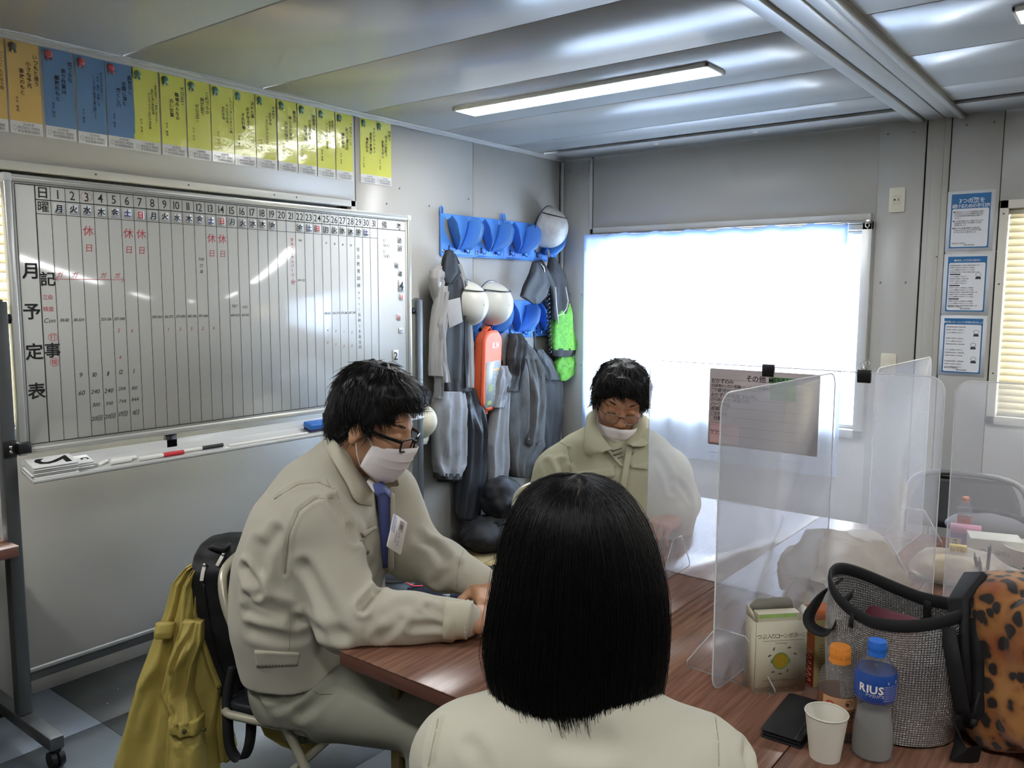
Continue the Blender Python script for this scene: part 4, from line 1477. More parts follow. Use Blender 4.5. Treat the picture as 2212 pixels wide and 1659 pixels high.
ob('sleeve', drape(G(), wrows([(618, 945, 964, .7), (660, 938, 962, 1.), (720, 930, 956, 1.), (780, 928, 954, 1.), (812, 930, 958, 1.)], 0.115), XD, 0.045, folds=5, amp=0.4, seed=5), JGREY, t, smooth=True)
ob('sleeve', drape(G(), wrows([(630, 962, 966, .6), (700, 946, 956, .8), (780, 950, 962, .8), (826, 954, 970, .8)], 0.150), XD, 0.03, folds=3, amp=0.4, seed=6), JGREY, t, smooth=True)
ob('cuff', drape(G(), wrows([(786, 938, 952, 1.), (830, 940, 954, 1.), (860, 940, 953, 1.)], 0.13), XD, 0.03, folds=3, seed=4), M('cuff_grey', '6c6c6c', 0.8), t, smooth=True)
f = Fr(onx(968, 668, 0.152), (0.25, 0.95, 0.04), (0.0, -0.04, 1.0))
ob('chest_pocket', G().prism([(0.0, -0.105), (0.092, -0.075), (0.080, 0.062), (-0.020, 0.045)], 0.0, 0.006, f), M('pocket_grey', 'a8a5a1', 0.8), t, bevel=0.003)
pp = [onx(a, b, 0.157) for a, b in ((985, 700), (992, 670), (1003, 640), (1010, 655), (1008, 720), (1007, 838))]
ob('zip_line', G().tube([onx(a, b, 0.152) for a, b in ((1008, 640), (1004, 700), (1004, 770), (1006, 838))], 0.004, 6), BLKC, t, smooth=True)
ob('reflective_tab', G().tube([onx(952, 610, 0.152), onx(949, 621, 0.152)], 0.004, 6), PAPER, t)

t = thing('rain_trousers', 'pale grey rain trousers hanging below the grey and black jacket', 'trousers', onx(965, 1035, 0.1))
ob('leg', drape(G(), wrows([(845, 940, 1000, .8), (880, 934, 1002, 1.), (930, 932, 1001, 1.1), (980, 935, 1001, 1.1), (1005, 937, 1000, 1.1), (1026, 940, 990, 1.0)], 0.105), XD, 0.06, folds=5, amp=0.35, seed=11), LGREY, t, smooth=True)
ob('hem', drape(G(), wrows([(1020, 938, 994, 1.), (1034, 941, 990, 1.)], 0.105), XD, 0.058, folds=5, amp=0.35, seed=11, m=6), DGREY, t, smooth=True)
ob('inner_leg', drape(G(), wrows([(860, 945, 985, .8), (950, 948, 985, 1.), (1040, 945, 985, .9)], 0.05), XD, 0.03, folds=4, seed=13), BLKC, t, smooth=True)

t = thing('rain_trousers', 'dark navy rain trousers hanging lowest, between pale grey trouser legs', 'trousers', onx(1015, 1125, 0.08))
ob('leg', drape(G(), wrows([(840, 985, 1030, .8), (870, 990, 1036, 1.), (930, 1000, 1046, 1.1), (1000, 1000, 1047, 1.), (1060, 996, 1042, 1.), (1122, 992, 1026, .9)], 0.085), XD, 0.055, folds=5, amp=0.45, seed=21), NAVY, t, smooth=True)
ob('leg', drape(G(), wrows([(850, 975, 1010, .8), (960, 985, 1015, 1.), (1050, 984, 1012, 1.), (1112, 984, 1000, .9)], 0.05), XD, 0.035, folds=4, amp=0.4, seed=23), NAVY, t, smooth=True)

t = thing('bib_trousers', 'dusty grey bib trousers hanging by a broad shoulder strap beside the orange pouch', 'trousers', onx(1070, 1085, 0.1))
ob('leg', drape(G(), wrows([(800, 1072, 1096, .7), (850, 1066, 1094, 1.), (920, 1055, 1092, 1.1), (960, 1047, 1096, 1.1), (1010, 1052, 1098, 1.), (1045, 1054, 1090, 1.), (1085, 1050, 1070, .9)], 0.105), XD, 0.05, folds=5, amp=0.4, seed=31), LGREY, t, smooth=True)
ob('bib', drape(G(), wrows([(790, 1075, 1096, .6), (815, 1072, 1099, 1.), (850, 1066, 1092, 1.), (880, 1062, 1082, .9)], 0.13), XD, 0.035, folds=4, amp=0.4, seed=33), M('bib_grey', '7d7d7f', 0.7, bump=(40, 0.4, 0.004)), t, smooth=True)
sp = [onx(a, b, 0.11) for a, b in ((1084, 722), (1089, 745), (1094, 770), (1097, 788), (1092, 800), (1082, 798))]
ob('shoulder_strap', G().ribbon(sp, 0.085, 0.006, (0.1, 1, 0)), M('strap_grey', '6e6d6c', 0.7, bump=(60, 0.4, 0.003)), t, smooth=True, bevel=0.002)

t = thing('work_coat', 'dusty dark grey coat hanging under the lower rack between two pairs of trousers', 'coat', onx(1130, 1025, 0.1))
ob('body', drape(G(), wrows([(722, 1100, 1116, .5), (750, 1092, 1140, .9), (790, 1090, 1164, 1.), (860, 1088, 1170, 1.1), (930, 1089, 1168, 1.1), (960, 1092, 1166, 1.1), (1000, 1096, 1140, 1.), (1030, 1104, 1136, .9)], 0.095), XD, 0.07, folds=6, amp=0.4, seed=41), DUST, t, smooth=True)
ob('hood', drape(G(), wrows([(720, 1104, 1120, .6), (740, 1098, 1128, 1.), (775, 1096, 1124, 1.), (810, 1098, 1122, 1.), (845, 1086, 1120, .8)], 0.135), XD, 0.05, folds=4, amp=0.5, seed=43), DGREY, t, smooth=True)
ob('sleeve', drape(G(), wrows([(775, 1132, 1158, .7), (815, 1138, 1167, 1.), (870, 1140, 1171, 1.1), (920, 1138, 1166, 1.1), (955, 1134, 1162, 1.0), (962, 1136, 1158, .8)], 0.155), XD, 0.045, folds=4, amp=0.45, seed=45), DUST, t, smooth=True)
ob('button', G().ell(onx(1142, 949, 0.2), (0.006, 0.006, 0.006), 10, 6), GREYINK, t, smooth=True)

t = thing('work_trousers', 'charcoal work trousers hanging nearest the room corner under a long strap', 'trousers', onx(1180, 1030, 0.08))
ob('leg', drape(G(), wrows([(752, 1150, 1166, .5), (775, 1146, 1186, .9), (830, 1158, 1208, 1.), (900, 1160, 1212, 1.), (960, 1160, 1203, 1.), (1040, 1158, 1190, .9)], 0.07), XD, 0.05, folds=5, amp=0.45, seed=51), DGREY, t, smooth=True)
ob('waist_flap', drape(G(), wrows([(755, 1156, 1172, .5), (790, 1164, 1192, 1.), (820, 1178, 1208, .8)], 0.12), XD, 0.03, folds=3, seed=53), DGREY, t, smooth=True)
ob('hanging_strap', G().ribbon([onx(a, b, 0.08) for a, b in ((1153, 716), (1156, 735), (1155, 758))], 0.022, 0.004, (0, 1, 0)), BLKC, t)

t = thing('safety_vest', 'bright green patterned fabric vest with black trim hanging at the room corner', 'vest', onx(1215, 820, 0.12))
GRN = M('vest_green', '5a9a34', 0.75, var=(60, 0.55, '3f7526'), bump=(70, 0.6, 0.004))
ob('black_back', drape(G(), wrows([(556, 1186, 1196, .4), (590, 1180, 1216, .9), (630, 1182, 1222, 1.), (670, 1188, 1226, 1.), (690, 1192, 1222, .7)], 0.10), XD, 0.05, folds=3, amp=0.3, seed=61), BLKC, t, smooth=True)
ob('green_panel', drape(G(), wrows([(655, 1216, 1226, .5), (680, 1196, 1230, 1.), (710, 1190, 1233, 1.), (740, 1188, 1240, 1.), (756, 1192, 1242, 1.)], 0.105), XD, 0.055, folds=4, amp=0.25, seed=63), GRN, t, smooth=True)
ob('black_band', drape(G(), wrows([(752, 1188, 1246, 1.), (770, 1190, 1236, 1.)], 0.10), XD, 0.05, folds=4, seed=65, m=8), BLKC, t, smooth=True)
ob('green_tail', drape(G(), wrows([(764, 1208, 1234, .8), (785, 1196, 1240, 1.), (806, 1198, 1238, 1.), (822, 1202, 1216, .8)], 0.10), XD, 0.05, folds=4, amp=0.3, seed=67), GRN, t, smooth=True)
ob('trim_cord', G().tube([onx(a, b, 0.17) for a, b in ((1200, 620), (1202, 660), (1206, 698))], 0.004, 6), WHITEP, t, smooth=True)
ob('piping', G().tube([onx(a, b, 0.165) for a, b in ((1205, 682), (1216, 678), (1224, 666), (1227, 650), (1222, 620))], 0.003, 6), WHITEP, t, smooth=True)

t = thing('tool_belt', 'black padded tool belt with coiled cord hanging from the upper rack', 'belt', onx(1185, 760, 0.15))
ob('pad', drape(G(), wrows([(566, 1150, 1166, .5), (590, 1143, 1178, .8), (615, 1132, 1186, 1.), (640, 1124, 1178, 1.), (656, 1150, 1164, .5)], 0.15), XD, 0.03, folds=3, amp=0.25, seed=71), BLKC, t, smooth=True)
ob('belt_strap', G().ribbon([onx(a, b, 0.15) for a, b in ((1165, 566), (1180, 590), (1194, 620), (1200, 650), (1198, 690))], 0.05, 0.006, (0.2, 1, 0)), BLKC, t)
coil = []
for k in range(90):
    a, b = 1182 + 6 * k / 90, 615 + 150 * k / 90
    p = onx(a, b, 0.16)
    coil.append(p + 0.011 * np.array([math.sin(k * 1.1), math.cos(k * 1.1), 0]))
ob('coiled_cord', G().tube(coil, 0.0045, 6), M('cord_black', '101114', 0.4), t, smooth=True)
ob('metal_clip', G().tube([onx(a, b, 0.17) for a, b in ((1168, 570), (1174, 578), (1176, 588))], 0.006, 8), STEEL, t, smooth=True)
ob('grey_strap', G().ribbon([onx(a, b, 0.09) for a, b in ((1184, 540), (1186, 560), (1187, 575))], 0.025, 0.004, (0, 1, 0)), M('webbing_grey', '77777a', 0.7), t)

# orange harness pouch
OR = M('pouch_orange', 'e2643c', 0.5, bump=(60, 0.2, 0.002))
t = thing('harness_pouch', 'orange zipped pouch with a white print and clear window, hanging on the lower rack', 'pouch', onx(1050, 858, 0.1))
f = Fr(onx(1051, 800, 0.105), (-0.12, 1.0, 0.02), (0.05, -0.02, 1.0))
f.z = -f.z if f.z[0] < 0 else f.z
f = Fr(f.o, f.x, f.y, f.z)
w2, h2 = 0.098, 0.235
body = rrect(-w2, w2, -h2, h2, 0.07, 7)
ob('shell', G().prism(body, -0.03, 0.045, f), OR, t, bevel=0.012, seg=3, smooth=0.9)
ob('zip_tape', G().tube(np.array([f.p(np.array([p[0] * 1.01, p[1] * 1.01, 0.030])) for p in body]), 0.004, 6, closed=True), M('pouch_zip', 'b8482c', 0.6), t, smooth=True)
ob('clear_window', G().prism(rrect(-w2 + 0.018, w2 - 0.016, -h2 + 0.02, 0.06, 0.014), 0.044, 0.047, f), M('window_print', 'd5d2c8', 0.15, var=(24, 0.5, 'a9b7c0')), t)
gg = G()
rnd = random.Random(3)
for k in range(7):
    for r in range(2):
        gg.rect(0.008 + 0.034 * r, 0.036 + 0.034 * r, -0.20 + 0.03 * k, -0.178 + 0.03 * k, 0.0476, f)
o = ob('leaflet_pictures', gg, M('leaflet_grey', '8a8a86', 0.4), t)
o['kind'] = 'stuff'
ob('leaflet_patch', G().rect(-0.045, 0.0, -0.12, -0.08, 0.0476, f).rect(-0.055, -0.01, -0.20, -0.175, 0.0476, f), M('leaflet_green', '6c7a2c', 0.4), t)
ob('leaflet_band', G().rect(-0.005, 0.07, 0.0, 0.012, 0.0476, f), M('leaflet_orange', 'dca05a', 0.4), t)
o = ob('brand_lettering', word(G(), 'KH', 0.022, 0.155, 0.035, f, bold=0.05, z=0.0465), PAPER, t)
o['kind'] = 'stuff'
ob('bottom_loop', G().box(-0.012, 0.012, -h2 - 0.03, -h2 + 0.005, -0.004, 0.012, f), OR, t, bevel=0.003)
ob('top_strap', G().ribbon([f.p(np.array(q)) for q in ((-0.085, 0.13, -0.02), (-0.075, 0.20, -0.01), (-0.03, 0.245, 0.0), (0.0, 0.262, 0.0), (0.02, 0.235, 0.0))], 0.035, 0.006, f.z), OR, t, bevel=0.002)

# ------------------------------------------------------------------ heap of bags on the floor under the clothes
def blob(name, parts, m, h=0.008, k=0.03, parent=None, amp=0.010, scale=14, seed=1, floor_z=0.0, **kw):
    lo = np.min([np.asarray(p[0]) - p[1] - 0.03 for p in parts], 0)
    hi = np.max([np.asarray(p[0]) + p[1] + 0.03 for p in parts], 0)
    s = SD(lo, hi, h)
    for p in parts:
        s.ell(p[0], np.broadcast_to(np.asarray(p[1], float), (3,)), k)
    if floor_z is not None:
        s.half((0, 0, floor_z + 0.001), (0, 0, -1))
    P, Q = s.mesh(2)
    N = normals(P, Q)
    d = amp * (noise3(P, scale, seed) + 0.5 * noise3(P, scale * 2.3, seed + 1))
    if floor_z is not None:
        d *= np.clip((P[:, 2] - floor_z) / 0.02, 0, 1)
    P = P + N * d[:, None]
    return ob(name, quads(P, Q), m, parent, smooth=True, **kw)


A3 = lambda *a: np.array(a)
c = onx(1052, 1165, 0.35)
o = blob('duffel_bag', [(A3(0.22, -0.98, 0.10), A3(0.16, 0.26, 0.11)), (A3(0.25, -0.80, 0.14), A3(0.15, 0.16, 0.13))], BLKC, amp=0.016, scale=11, seed=4)
tag(o, 'slumped black bag lying on the floor under the hanging clothes', 'bag')
ob('carry_strap', G().ribbon([(0.30, -1.10, 0.17), (0.38, -1.02, 0.22), (0.41, -0.9, 0.2), (0.40, -0.8, 0.12)], 0.04, 0.004, (1, 0.3, 0)), M('webbing_black', '202226', 0.6), o)
o = blob('black_knapsack', [(A3(0.47, -0.98, 0.06), A3(0.12, 0.15, 0.065)), (A3(0.50, -0.86, 0.08), A3(0.10, 0.10, 0.08))], M('charcoal_cloth', '2a2b2e', 0.7, bump=(40, 0.4, 0.004)), amp=0.012, scale=13, seed=8)
tag(o, 'flat charcoal bag lying in front of the slumped black bag on the floor', 'bag')
ob('orange_tag', G().cbox((0.60, -0.86, 0.13), (0.012, 0.02, 0.03)), M('tag_coral', 'f0705a', 0.5), o, bevel=0.003)
o = blob('tall_backpack', [(A3(0.24, -0.93, 0.27), A3(0.12, 0.15, 0.12)), (A3(0.25, -0.98, 0.36), A3(0.07, 0.10, 0.06)), (A3(0.24, -0.86, 0.12), A3(0.11, 0.14, 0.13))], BLKC, amp=0.018, scale=12, seed=12)
tag(o, 'black backpack standing on the bag heap against the wall behind the far chair', 'backpack')
o = ob('white_carton', G().box(0, 0.13, 0, 0.08, 0, 0.05, Fr((0.40, -1.12, 0.0), (0.5, 0.85, 0), (-0.85, 0.5, 0))), M('carton_grey', 'b2b2ae', 0.6), bevel=0.003)
tag(o, 'small pale carton on the floor beside the charcoal bag', 'box')
ob('carton_flap', G().box(0, 0.13, -0.002, 0.0, 0.05, 0.075, Fr((0.40, -1.12, 0.0), (0.5, 0.85, 0), (-0.85, 0.5, 0))), M('carton_grey', 'b2b2ae', 0.6), o)
o = ob('cardboard_sheet', G().box(0, 0.34, 0, 0.22, 0.0, 0.006, Fr((0.10, -1.36, 0.0), (0.95, 0.25, 0), (-0.25, 0.95, 0))), M('cardboard', '9a8a66', 0.8), bevel=0.002)
tag(o, 'worn brown cardboard sheet on the floor at the edge of the bag heap', 'cardboard')
ob('torn_corner', G().prism([(0.28, 0.0), (0.40, 0.03), (0.36, 0.10), (0.30, 0.12)], 0.0062, 0.009, Fr((0.10, -1.36, 0.0), (0.95, 0.25, 0), (-0.25, 0.95, 0))), M('cardboard_light', 'b4a070', 0.8), o)
o = ob('blue_packet', G().box(0, 0.05, 0, 0.035, 0, 0.02, Fr((0.62, -1.18, 0.0), (0.6, 0.8, 0), (-0.8, 0.6, 0))), M('packet_blue', '3b4fc0', 0.4), bevel=0.004)
tag(o, 'small blue packet on the floor below the charcoal bag', 'packet')
ob('packet_label', G().box(0.01, 0.04, 0.005, 0.03, 0.0202, 0.0208, Fr((0.62, -1.18, 0.0), (0.6, 0.8, 0), (-0.8, 0.6, 0))), PAPER, o)


# ------------------------------------------------------------------ shoes on the floor
def shoe(o_, dirv, upper, label, sole, piping=None):
    f = Fr(o_, dirv, np.cross((0, 0, 1), dirv))
    L = 0.27
    t = thing('work_shoe', label, 'shoe', o_, 'shoes on the floor by the clothes')
    out = []
    for i in range(28):
        a = 2 * PI * i / 28
        x = L / 2 + L / 2 * math.cos(a)
        w = 0.046 * (1.0 if x > 0.15 else 0.82) * abs(math.sin(a)) ** 0.75 * (1 if math.sin(a) >= 0 else -1)
        out.append((x, w))
    ob('sole', G().prism(out, 0.0, 0.026, f), sole, t, bevel=0.004, smooth=0.8)
    s = SD(f.o - 0.33, f.o + 0.33, 0.005)
    s.ell((0.195, 0, 0.03), (0.078, 0.044, 0.045), 0.02, f)
    s.ell((0.06, 0, 0.045), (0.062, 0.038, 0.062), 0.03, f)
    s.ell((0.13, 0, 0.045), (0.07, 0.040, 0.050), 0.03, f)
    s.ell((0.055, 0, 0.105), (0.060, 0.026, 0.06), 0.012, f, 'cut')
    s.half(f.p(np.array([0, 0, 0.016])), (0, 0, -1))
    P, Q = s.mesh(2)
    ob('upper', quads(P, Q), upper, t, smooth=True)
    if piping:
        ob('collar_piping', G().tube([f.p(np.array([0.055 + 0.058 * math.cos(a), 0.0325 * math.sin(a), 0.083 + 0.010 * math.cos(a) ** 2])) for a in np.arange(20) * 2 * PI / 20], 0.004, 6, closed=True), piping, t, smooth=True)
        for x in (0.125, 0.155):
            ob('strap_piping', G().tube([f.p(np.array([x, y, 0.040 + 0.056 * math.cos(y / 0.045 * 1.35) ** 0.6])) for y in np.linspace(-0.042, 0.042, 9)], 0.003, 6), piping, t, smooth=True)
        ob('fastener_strap', G().grid(np.array([[(x, y, 0.042 + 0.058 * math.cos(y / 0.045 * 1.35) ** 0.6) for y in np.linspace(-0.042, 0.042, 9)] for x in (0.128, 0.152)]), fr=f), upper, t, solid=0.004)
        ob('reflective_patch', G().cbox((0.19, -0.041, 0.04), (0.05, 0.006, 0.014), f), M('reflect_grey', 'aab0b4', 0.3), t, bevel=0.002)
    return t


SN = M('shoe_navy', '23293c', 0.7)
q = onz(880, 1296, 0.0)
shoe((q[0], q[1], 0.0), (0.80, 0.60, 0), SN, 'dark navy shoe with coral red piping and a white sole on the floor', PAPER, M('piping_red', 'd04a52', 0.5))
q = onz(915, 1282, 0.0)
shoe((q[0] - 0.02, q[1] + 0.10, 0.0), (0.86, 0.50, 0), SN, 'second dark navy shoe, standing behind the one with coral red piping', PAPER, M('piping_red', 'd04a52', 0.5))
q = onz(885, 1275, 0.0)
shoe((q[0] - 0.10, q[1] + 0.08, 0.0), (-0.86, -0.50, 0), M('shoe_greyblue', '7d8494', 0.7), 'dusty grey-blue shoe with its toe pointing away from the navy shoes', M('sole_grey', '7a7c80', 0.7))
# ------------------------------------------------------------------ meeting tables
def wood_mat():
    m = D.materials.new('brown_wood')
    m.use_nodes = True
    nt = m.node_tree
    p = nt.nodes['Principled BSDF']
    tc = nt.nodes.new('ShaderNodeTexCoord')
    mp = nt.nodes.new('ShaderNodeMapping')
    mp.inputs['Scale'].default_value = (95, 5, 30)
    mp.inputs['Rotation'].default_value = (0, 0, 0.0)
    nz = nt.nodes.new('ShaderNodeTexNoise')
    nz.inputs['Scale'].default_value = 1.0
    nz.inputs['Detail'].default_value = 7
    rp = nt.nodes.new('ShaderNodeValToRGB')
    e = rp.color_ramp.elements
    e[0].position, e[0].color = 0.36, (*lin('75503f'), 1)
    e[1].position, e[1].color = 0.66, (*lin('946c58'), 1)
    nt.links.new(tc.outputs['Object'], mp.inputs[0])
    nt.links.new(mp.outputs[0], nz.inputs[0])
    nt.links.new(nz.outputs[0], rp.inputs[0])
    nt.links.new(rp.outputs[0], p.inputs['Base Color'])
    p.inputs['Roughness'].default_value = 0.24
    p.inputs['Specular IOR Level'].default_value = 0.6
    return m


WOOD = wood_mat()
WOODE = M('wood_edge', '55352a', 0.4, var=((12, 12, 120), 0.5, '6a4436'))
BRONZE = M('bronze_tube', '6a5c3c', 0.4, metal=0.5)
BRONZED = M('bronze_shade', '3a352a', 0.5, metal=0.4)
TZ = 0.70


def table(x0, x1, y0, y1, label):
    t = thing('folding_table', label, 'table', ((x0 + x1) / 2, (y0 + y1) / 2, 0.0), 'brown folding tables pushed together')
    ob('tabletop', G().box(x0, x1, y0, y1, TZ - 0.004, TZ), WOOD, t)
    ob('edge_band', G().box(x0 + 0.0005, x1 - 0.0005, y0 + 0.0005, y1 - 0.0005, TZ - 0.036, TZ - 0.004), WOODE, t, bevel=0.003)
    for yy in (y0 + 0.13, y1 - 0.13):
        for xx in (x0 + 0.055, x1 - 0.055):
            leg = ob('leg', G().box(xx - 0.014, xx + 0.014, yy - 0.014, yy + 0.014, 0.012, TZ - 0.036), BRONZE, t, bevel=0.003)
            ob('foot_cap', G().box(xx - 0.016, xx + 0.016, yy - 0.016, yy + 0.016, 0.0, 0.02), BLACKP, leg, bevel=0.002)
        ob('cross_tube', G().tube([(x0 + 0.055, yy, 0.42), (x1 - 0.055, yy, 0.42)], 0.012, 10), BRONZE, t, smooth=0.6)
        s = 1 if yy < (y0 + y1) / 2 else -1
        for xx in (x0 + 0.075, x1 - 0.075):
            ob('brace', G().tube([(xx, yy, 0.46), (xx, yy + s * 0.16, TZ - 0.04)], 0.010, 8), BRONZED, t, smooth=0.6)
    return t


table(1.828, 2.3215, -3.535, -1.70, 'brown wood topped folding table under the forearms of the bespectacled man')
table(2.3250, 2.7725, -3.535, -1.70, 'middle brown folding table carrying the soup box and the standing clear divider')
table(2.7760, 3.2235, -3.535, -1.70, 'brown folding table carrying the bottles, paper cup and leopard backpack')
table(-0.02 + 0.06, 0.425, -5.40, -3.655, 'brown folding table end poking in beside the whiteboard post at the picture edge')
q = onz(0, 1160, TZ)
o = ob('paper_sheet', G().box(0, 0.21, 0, 0.297, 0, 0.0008, Fr((0.10, -3.97, TZ + 0.0002), (1, 0.05, 0), (-0.05, 1, 0))), PAPER)
tag(o, 'white paper sheet lying on the table beside the whiteboard post', 'paper')


def proj(P):
    d = np.asarray(P, float) - CPOS
    z = d @ CFW
    return 1106 + CF * (d @ CR) / z, 829.5 - CF * (d @ CU) / z


def zat(x, y, v):
    """Height above the point (x, y) that shows at picture row v."""
    a, b = 0.0, 2.4
    for _ in range(40):
        m = (a + b) / 2
        if proj((x, y, m))[1] > v:
            a = m
        else:
            b = m
    return (a + b) / 2


# ------------------------------------------------------------------ milky dividers
FROST = mix_sheet('frosted_sheet', 'f0f1f7', 0.73, 0.78, 0.45, 0.25)
CLEAR = mix_sheet('clear_acrylic', 'f4f4f8', 0.93, 0.5, 0.40, 0.05)
EDGEM = mix_sheet('bright_edge', 'ffffff', 0.05, 0.6, 0.3, 0.2)


def divider(o_, dx, w, h, label, corners, feet, foot_h=0.105):
    f = Fr((o_[0], o_[1], TZ + 0.001), dx, (0, 0, 1))
    t = thing('table_divider', label, 'divider', (f.o + f.x * w / 2), 'milky dividers standing on the tables')
    poly = rrect(0, w, 0.0, h, 0.035, 6, corners)
    ob('sheet', G().prism(poly, -0.0015, 0.0015, f), FROST, t)
    P = [f.p(np.array([p[0], p[1], 0.0])) for p in poly]
    ob('sheet_edge', G().tube(P, 0.0017, 5, closed=True), EDGEM, t, smooth=True)
    for s, k in feet:
        ff = Fr(f.o + f.x * s, f.z, (0, 0, 1))
        tri = [(-0.105 * k, 0.0), (0.105 * k, 0.0), (0.105 * k, 0.012), (0.035 * k, foot_h), (-0.035 * k, foot_h), (-0.105 * k, 0.012)]
        fo = ob('foot_plate', G().prism(tri, -0.0015, 0.0015, ff), CLEAR, t)
        ob('foot_edge', G().tube([ff.p(np.array([p[0], p[1], 0.0])) for p in tri], 0.0014, 5, closed=True), EDGEM, fo)
    return t


YB = -2.585
xb0, xb1 = ony(1398, 1100, YB)[0], ony(2042, 830, YB)[0]
hB = zat(xb1 - 0.05, YB, 813) - TZ
divider((xb0, YB), (1, 0, 0), xb1 - xb0, hB, 'wide milky divider across the tables with the menu sheet clipped on its top', (0, 1, 0, 0), ((0.10, 0.8), (xb1 - xb0 - 0.12, 0.8)))
pA0 = onz(1538, 1498, TZ)
pA1 = (2.618, YB - 0.012)
vA = np.array([pA1[0] - pA0[0], pA1[1] - pA0[1], 0])
hA = zat(pA0[0], pA0[1], 852) - TZ
divider((pA0[0], pA0[1]), vA, float(np.linalg.norm(vA)), hA, 'tall milky divider pointing towards the camera, left of the soup box', (0, 1, 1, 1), ((0.075, 0.95), (0.50, 0.95)))
hC = zat(2.648, -2.0, 786) - TZ
pC0 = ony(1893, 800, -2.30)
divider((pC0[0], -2.30), (0.022, 0.60, 0), 0.60, zat(pC0[0], -2.30, 797) - TZ, 'white looking divider standing edge on behind the wide divider, in front of the switch plate', (0, 1, 1, 0), ((0.1, 0.8), (0.5, 0.8)))
YE = -2.56
xe = ony(2055, 1000, YE)[0]
divider((xe, YE), (1, 0.02, 0), 0.79, zat(xe + 0.06, YE, 826) - TZ, 'milky divider at the picture edge in front of the second window', (0, 1, 1, 0), ((0.12, 0.8), (0.66, 0.8)))

# menu sheet and binder clips on the wide divider
PINK = M('menu_pink', 'd2c4c4', 0.4)
yS = YB - 0.004
sx0, sx1 = ony(1534, 800, yS)[0], ony(1773, 805, yS)[0]
sz1, sz0 = ony(1534, 795, yS)[2], ony(1534, 959, yS)[2]
f = Fr((sx0, yS, sz0), (1, 0, 0), (0, 0, 1), (0, -1, 0))
w, hh = sx1 - sx0, sz1 - sz0
t = thing('menu_sheet', 'pink laminated lunch menu sheet clipped to the wide divider', 'menu', (sx0 + w / 2, yS, sz0))
ob('sheet', G().prism(rrect(0, w, 0, hh, 0.004, 2), 0.0, 0.0012, f), PINK, t)
g = G()
word(g, 'その他', w * 0.44, hh - 0.022, 0.014, f, z=0.0016, bold=0.015)
word(g, 'MENU', w * 0.64, hh - 0.022, 0.014, f, z=0.0016, bold=0.015)
yy = hh - 0.034
for s, k in (('おかずのみ', .0105), ('(白身魚・トンカツ・若鶏・ハンバーグ・生姜焼き', .0075), ('ご汁盛り合せ)', .0075), ('おかずのみ単品(コロッケ)', .0095), ('(からあげ・チキン南蛮・とり天)', .0075),
             ('ハーフ弁当', .0095), ('(配達日 二つ', .0075), ('ご注文締切', .0075), ('  分量', .009), ('', .01), ('', .01), ('サラダ', .010)):
    if s:
        word(g, s, 0.006, yy, k, f, align='l', z=0.0016, bold=0.01, gap=0.0)
    yy -= 0.0128
for k in range(9):
    line2(g, 0.004, hh - 0.029 - k * 0.0255, w * 0.92, hh - 0.029 - k * 0.0255, 0.0006, f, 0.0015)
o = ob('lettering', g, M('menu_ink', '3c383c', 0.6), t)
o['kind'] = 'stuff'
ob('green_block', G().rect(w * 0.57, w * 0.80, hh - 0.075, hh - 0.014, 0.0014, f), M('menu_green', '5f9a58', 0.5), t)
ob('pink_box', G().rect(0.005, w * 0.3, 0.006, hh * 0.28, 0.0014, f), M('menu_rose', 'd9b0b0', 0.5), t)


def binder(u, X, z, label):
    t = thing('binder_clip', label, 'clip', (X, YB, z - 0.018), 'binder clips on the wide divider')
    fr = Fr((X, YB - 0.002, z), (0, -1, 0), (0, 0, 1), (1, 0, 0))
    ob('spring_body', G().prism([(-0.005, 0.0), (-0.0035, -0.022), (-0.002, -0.022), (-0.001, 0.006), (0.001, 0.006), (0.004, -0.022), (0.0055, -0.022), (0.008, 0.0), (0.006, 0.010), (-0.004, 0.010)], -0.0155, 0.0155, fr), BLACKP, t, bevel=0.001)
    for k, s in enumerate((-1, 1)):
        if u == 0 and k == 0:
            continue
        P = [(X - 0.007, YB - 0.002 + 0.004 * s, z + 0.004), (X - 0.005, YB - 0.002 + 0.010 * s, z + 0.016), (X - 0.008, YB - 0.002 + 0.012 * s, z + 0.026), (X, YB - 0.002 + 0.013 * s, z + 0.032),
             (X + 0.008, YB - 0.002 + 0.012 * s, z + 0.026), (X + 0.005, YB - 0.002 + 0.010 * s, z + 0.016), (X + 0.007, YB - 0.002 + 0.004 * s, z + 0.004)]
        if u == 0:
            P = [(p[0], p[1] - 0.006, z + 0.004 - (p[2] - z) * 0.6) for p in P]
        ob('wire_handle', G().tube(P, 0.0009, 5), STEEL, t, smooth=True)
    return t


pp = ony(1661, 800, YB)
binder(0, pp[0], TZ + hB - 0.002, 'black binder clip holding the menu sheet, wire folded down')
pp = ony(1868, 806, YB)
binder(1, pp[0], TZ + hB - 0.002, 'black binder clip with upright wire handles, right of the menu sheet')

# ------------------------------------------------------------------ things on the tables
# open soup box
c0, c1 = onz(1628, 1500, TZ), onz(1738, 1493, TZ)
bx = c1 - c0
bw = float(np.linalg.norm(bx[:2]))
f = Fr((c0[0], c0[1], TZ), (bx[0], bx[1], 0), (-bx[1], bx[0], 0))
bd_, bh = 0.050, zat(c0[0], c0[1], 1345) - TZ
SOUP = M('soup_card', 'cfc8b0', 0.5)
CARDG = M('card_inside', '8f8c80', 0.7)
t = thing('soup_box', 'opened beige soup carton printed with a green pot of yellow corn soup', 'box', f.p(np.array([bw / 2, bd_ / 2, 0])))
ob('carton', G().box(0, bw, 0, 0.0012, 0, bh, f).box(0, bw, bd_ - 0.0012, bd_, 0, bh, f).box(0, 0.0012, 0, bd_, 0, bh, f).box(bw - 0.0012, bw, 0, bd_, 0, bh, f).box(0, bw, 0, bd_, 0, 0.0012, f), SOUP, t)
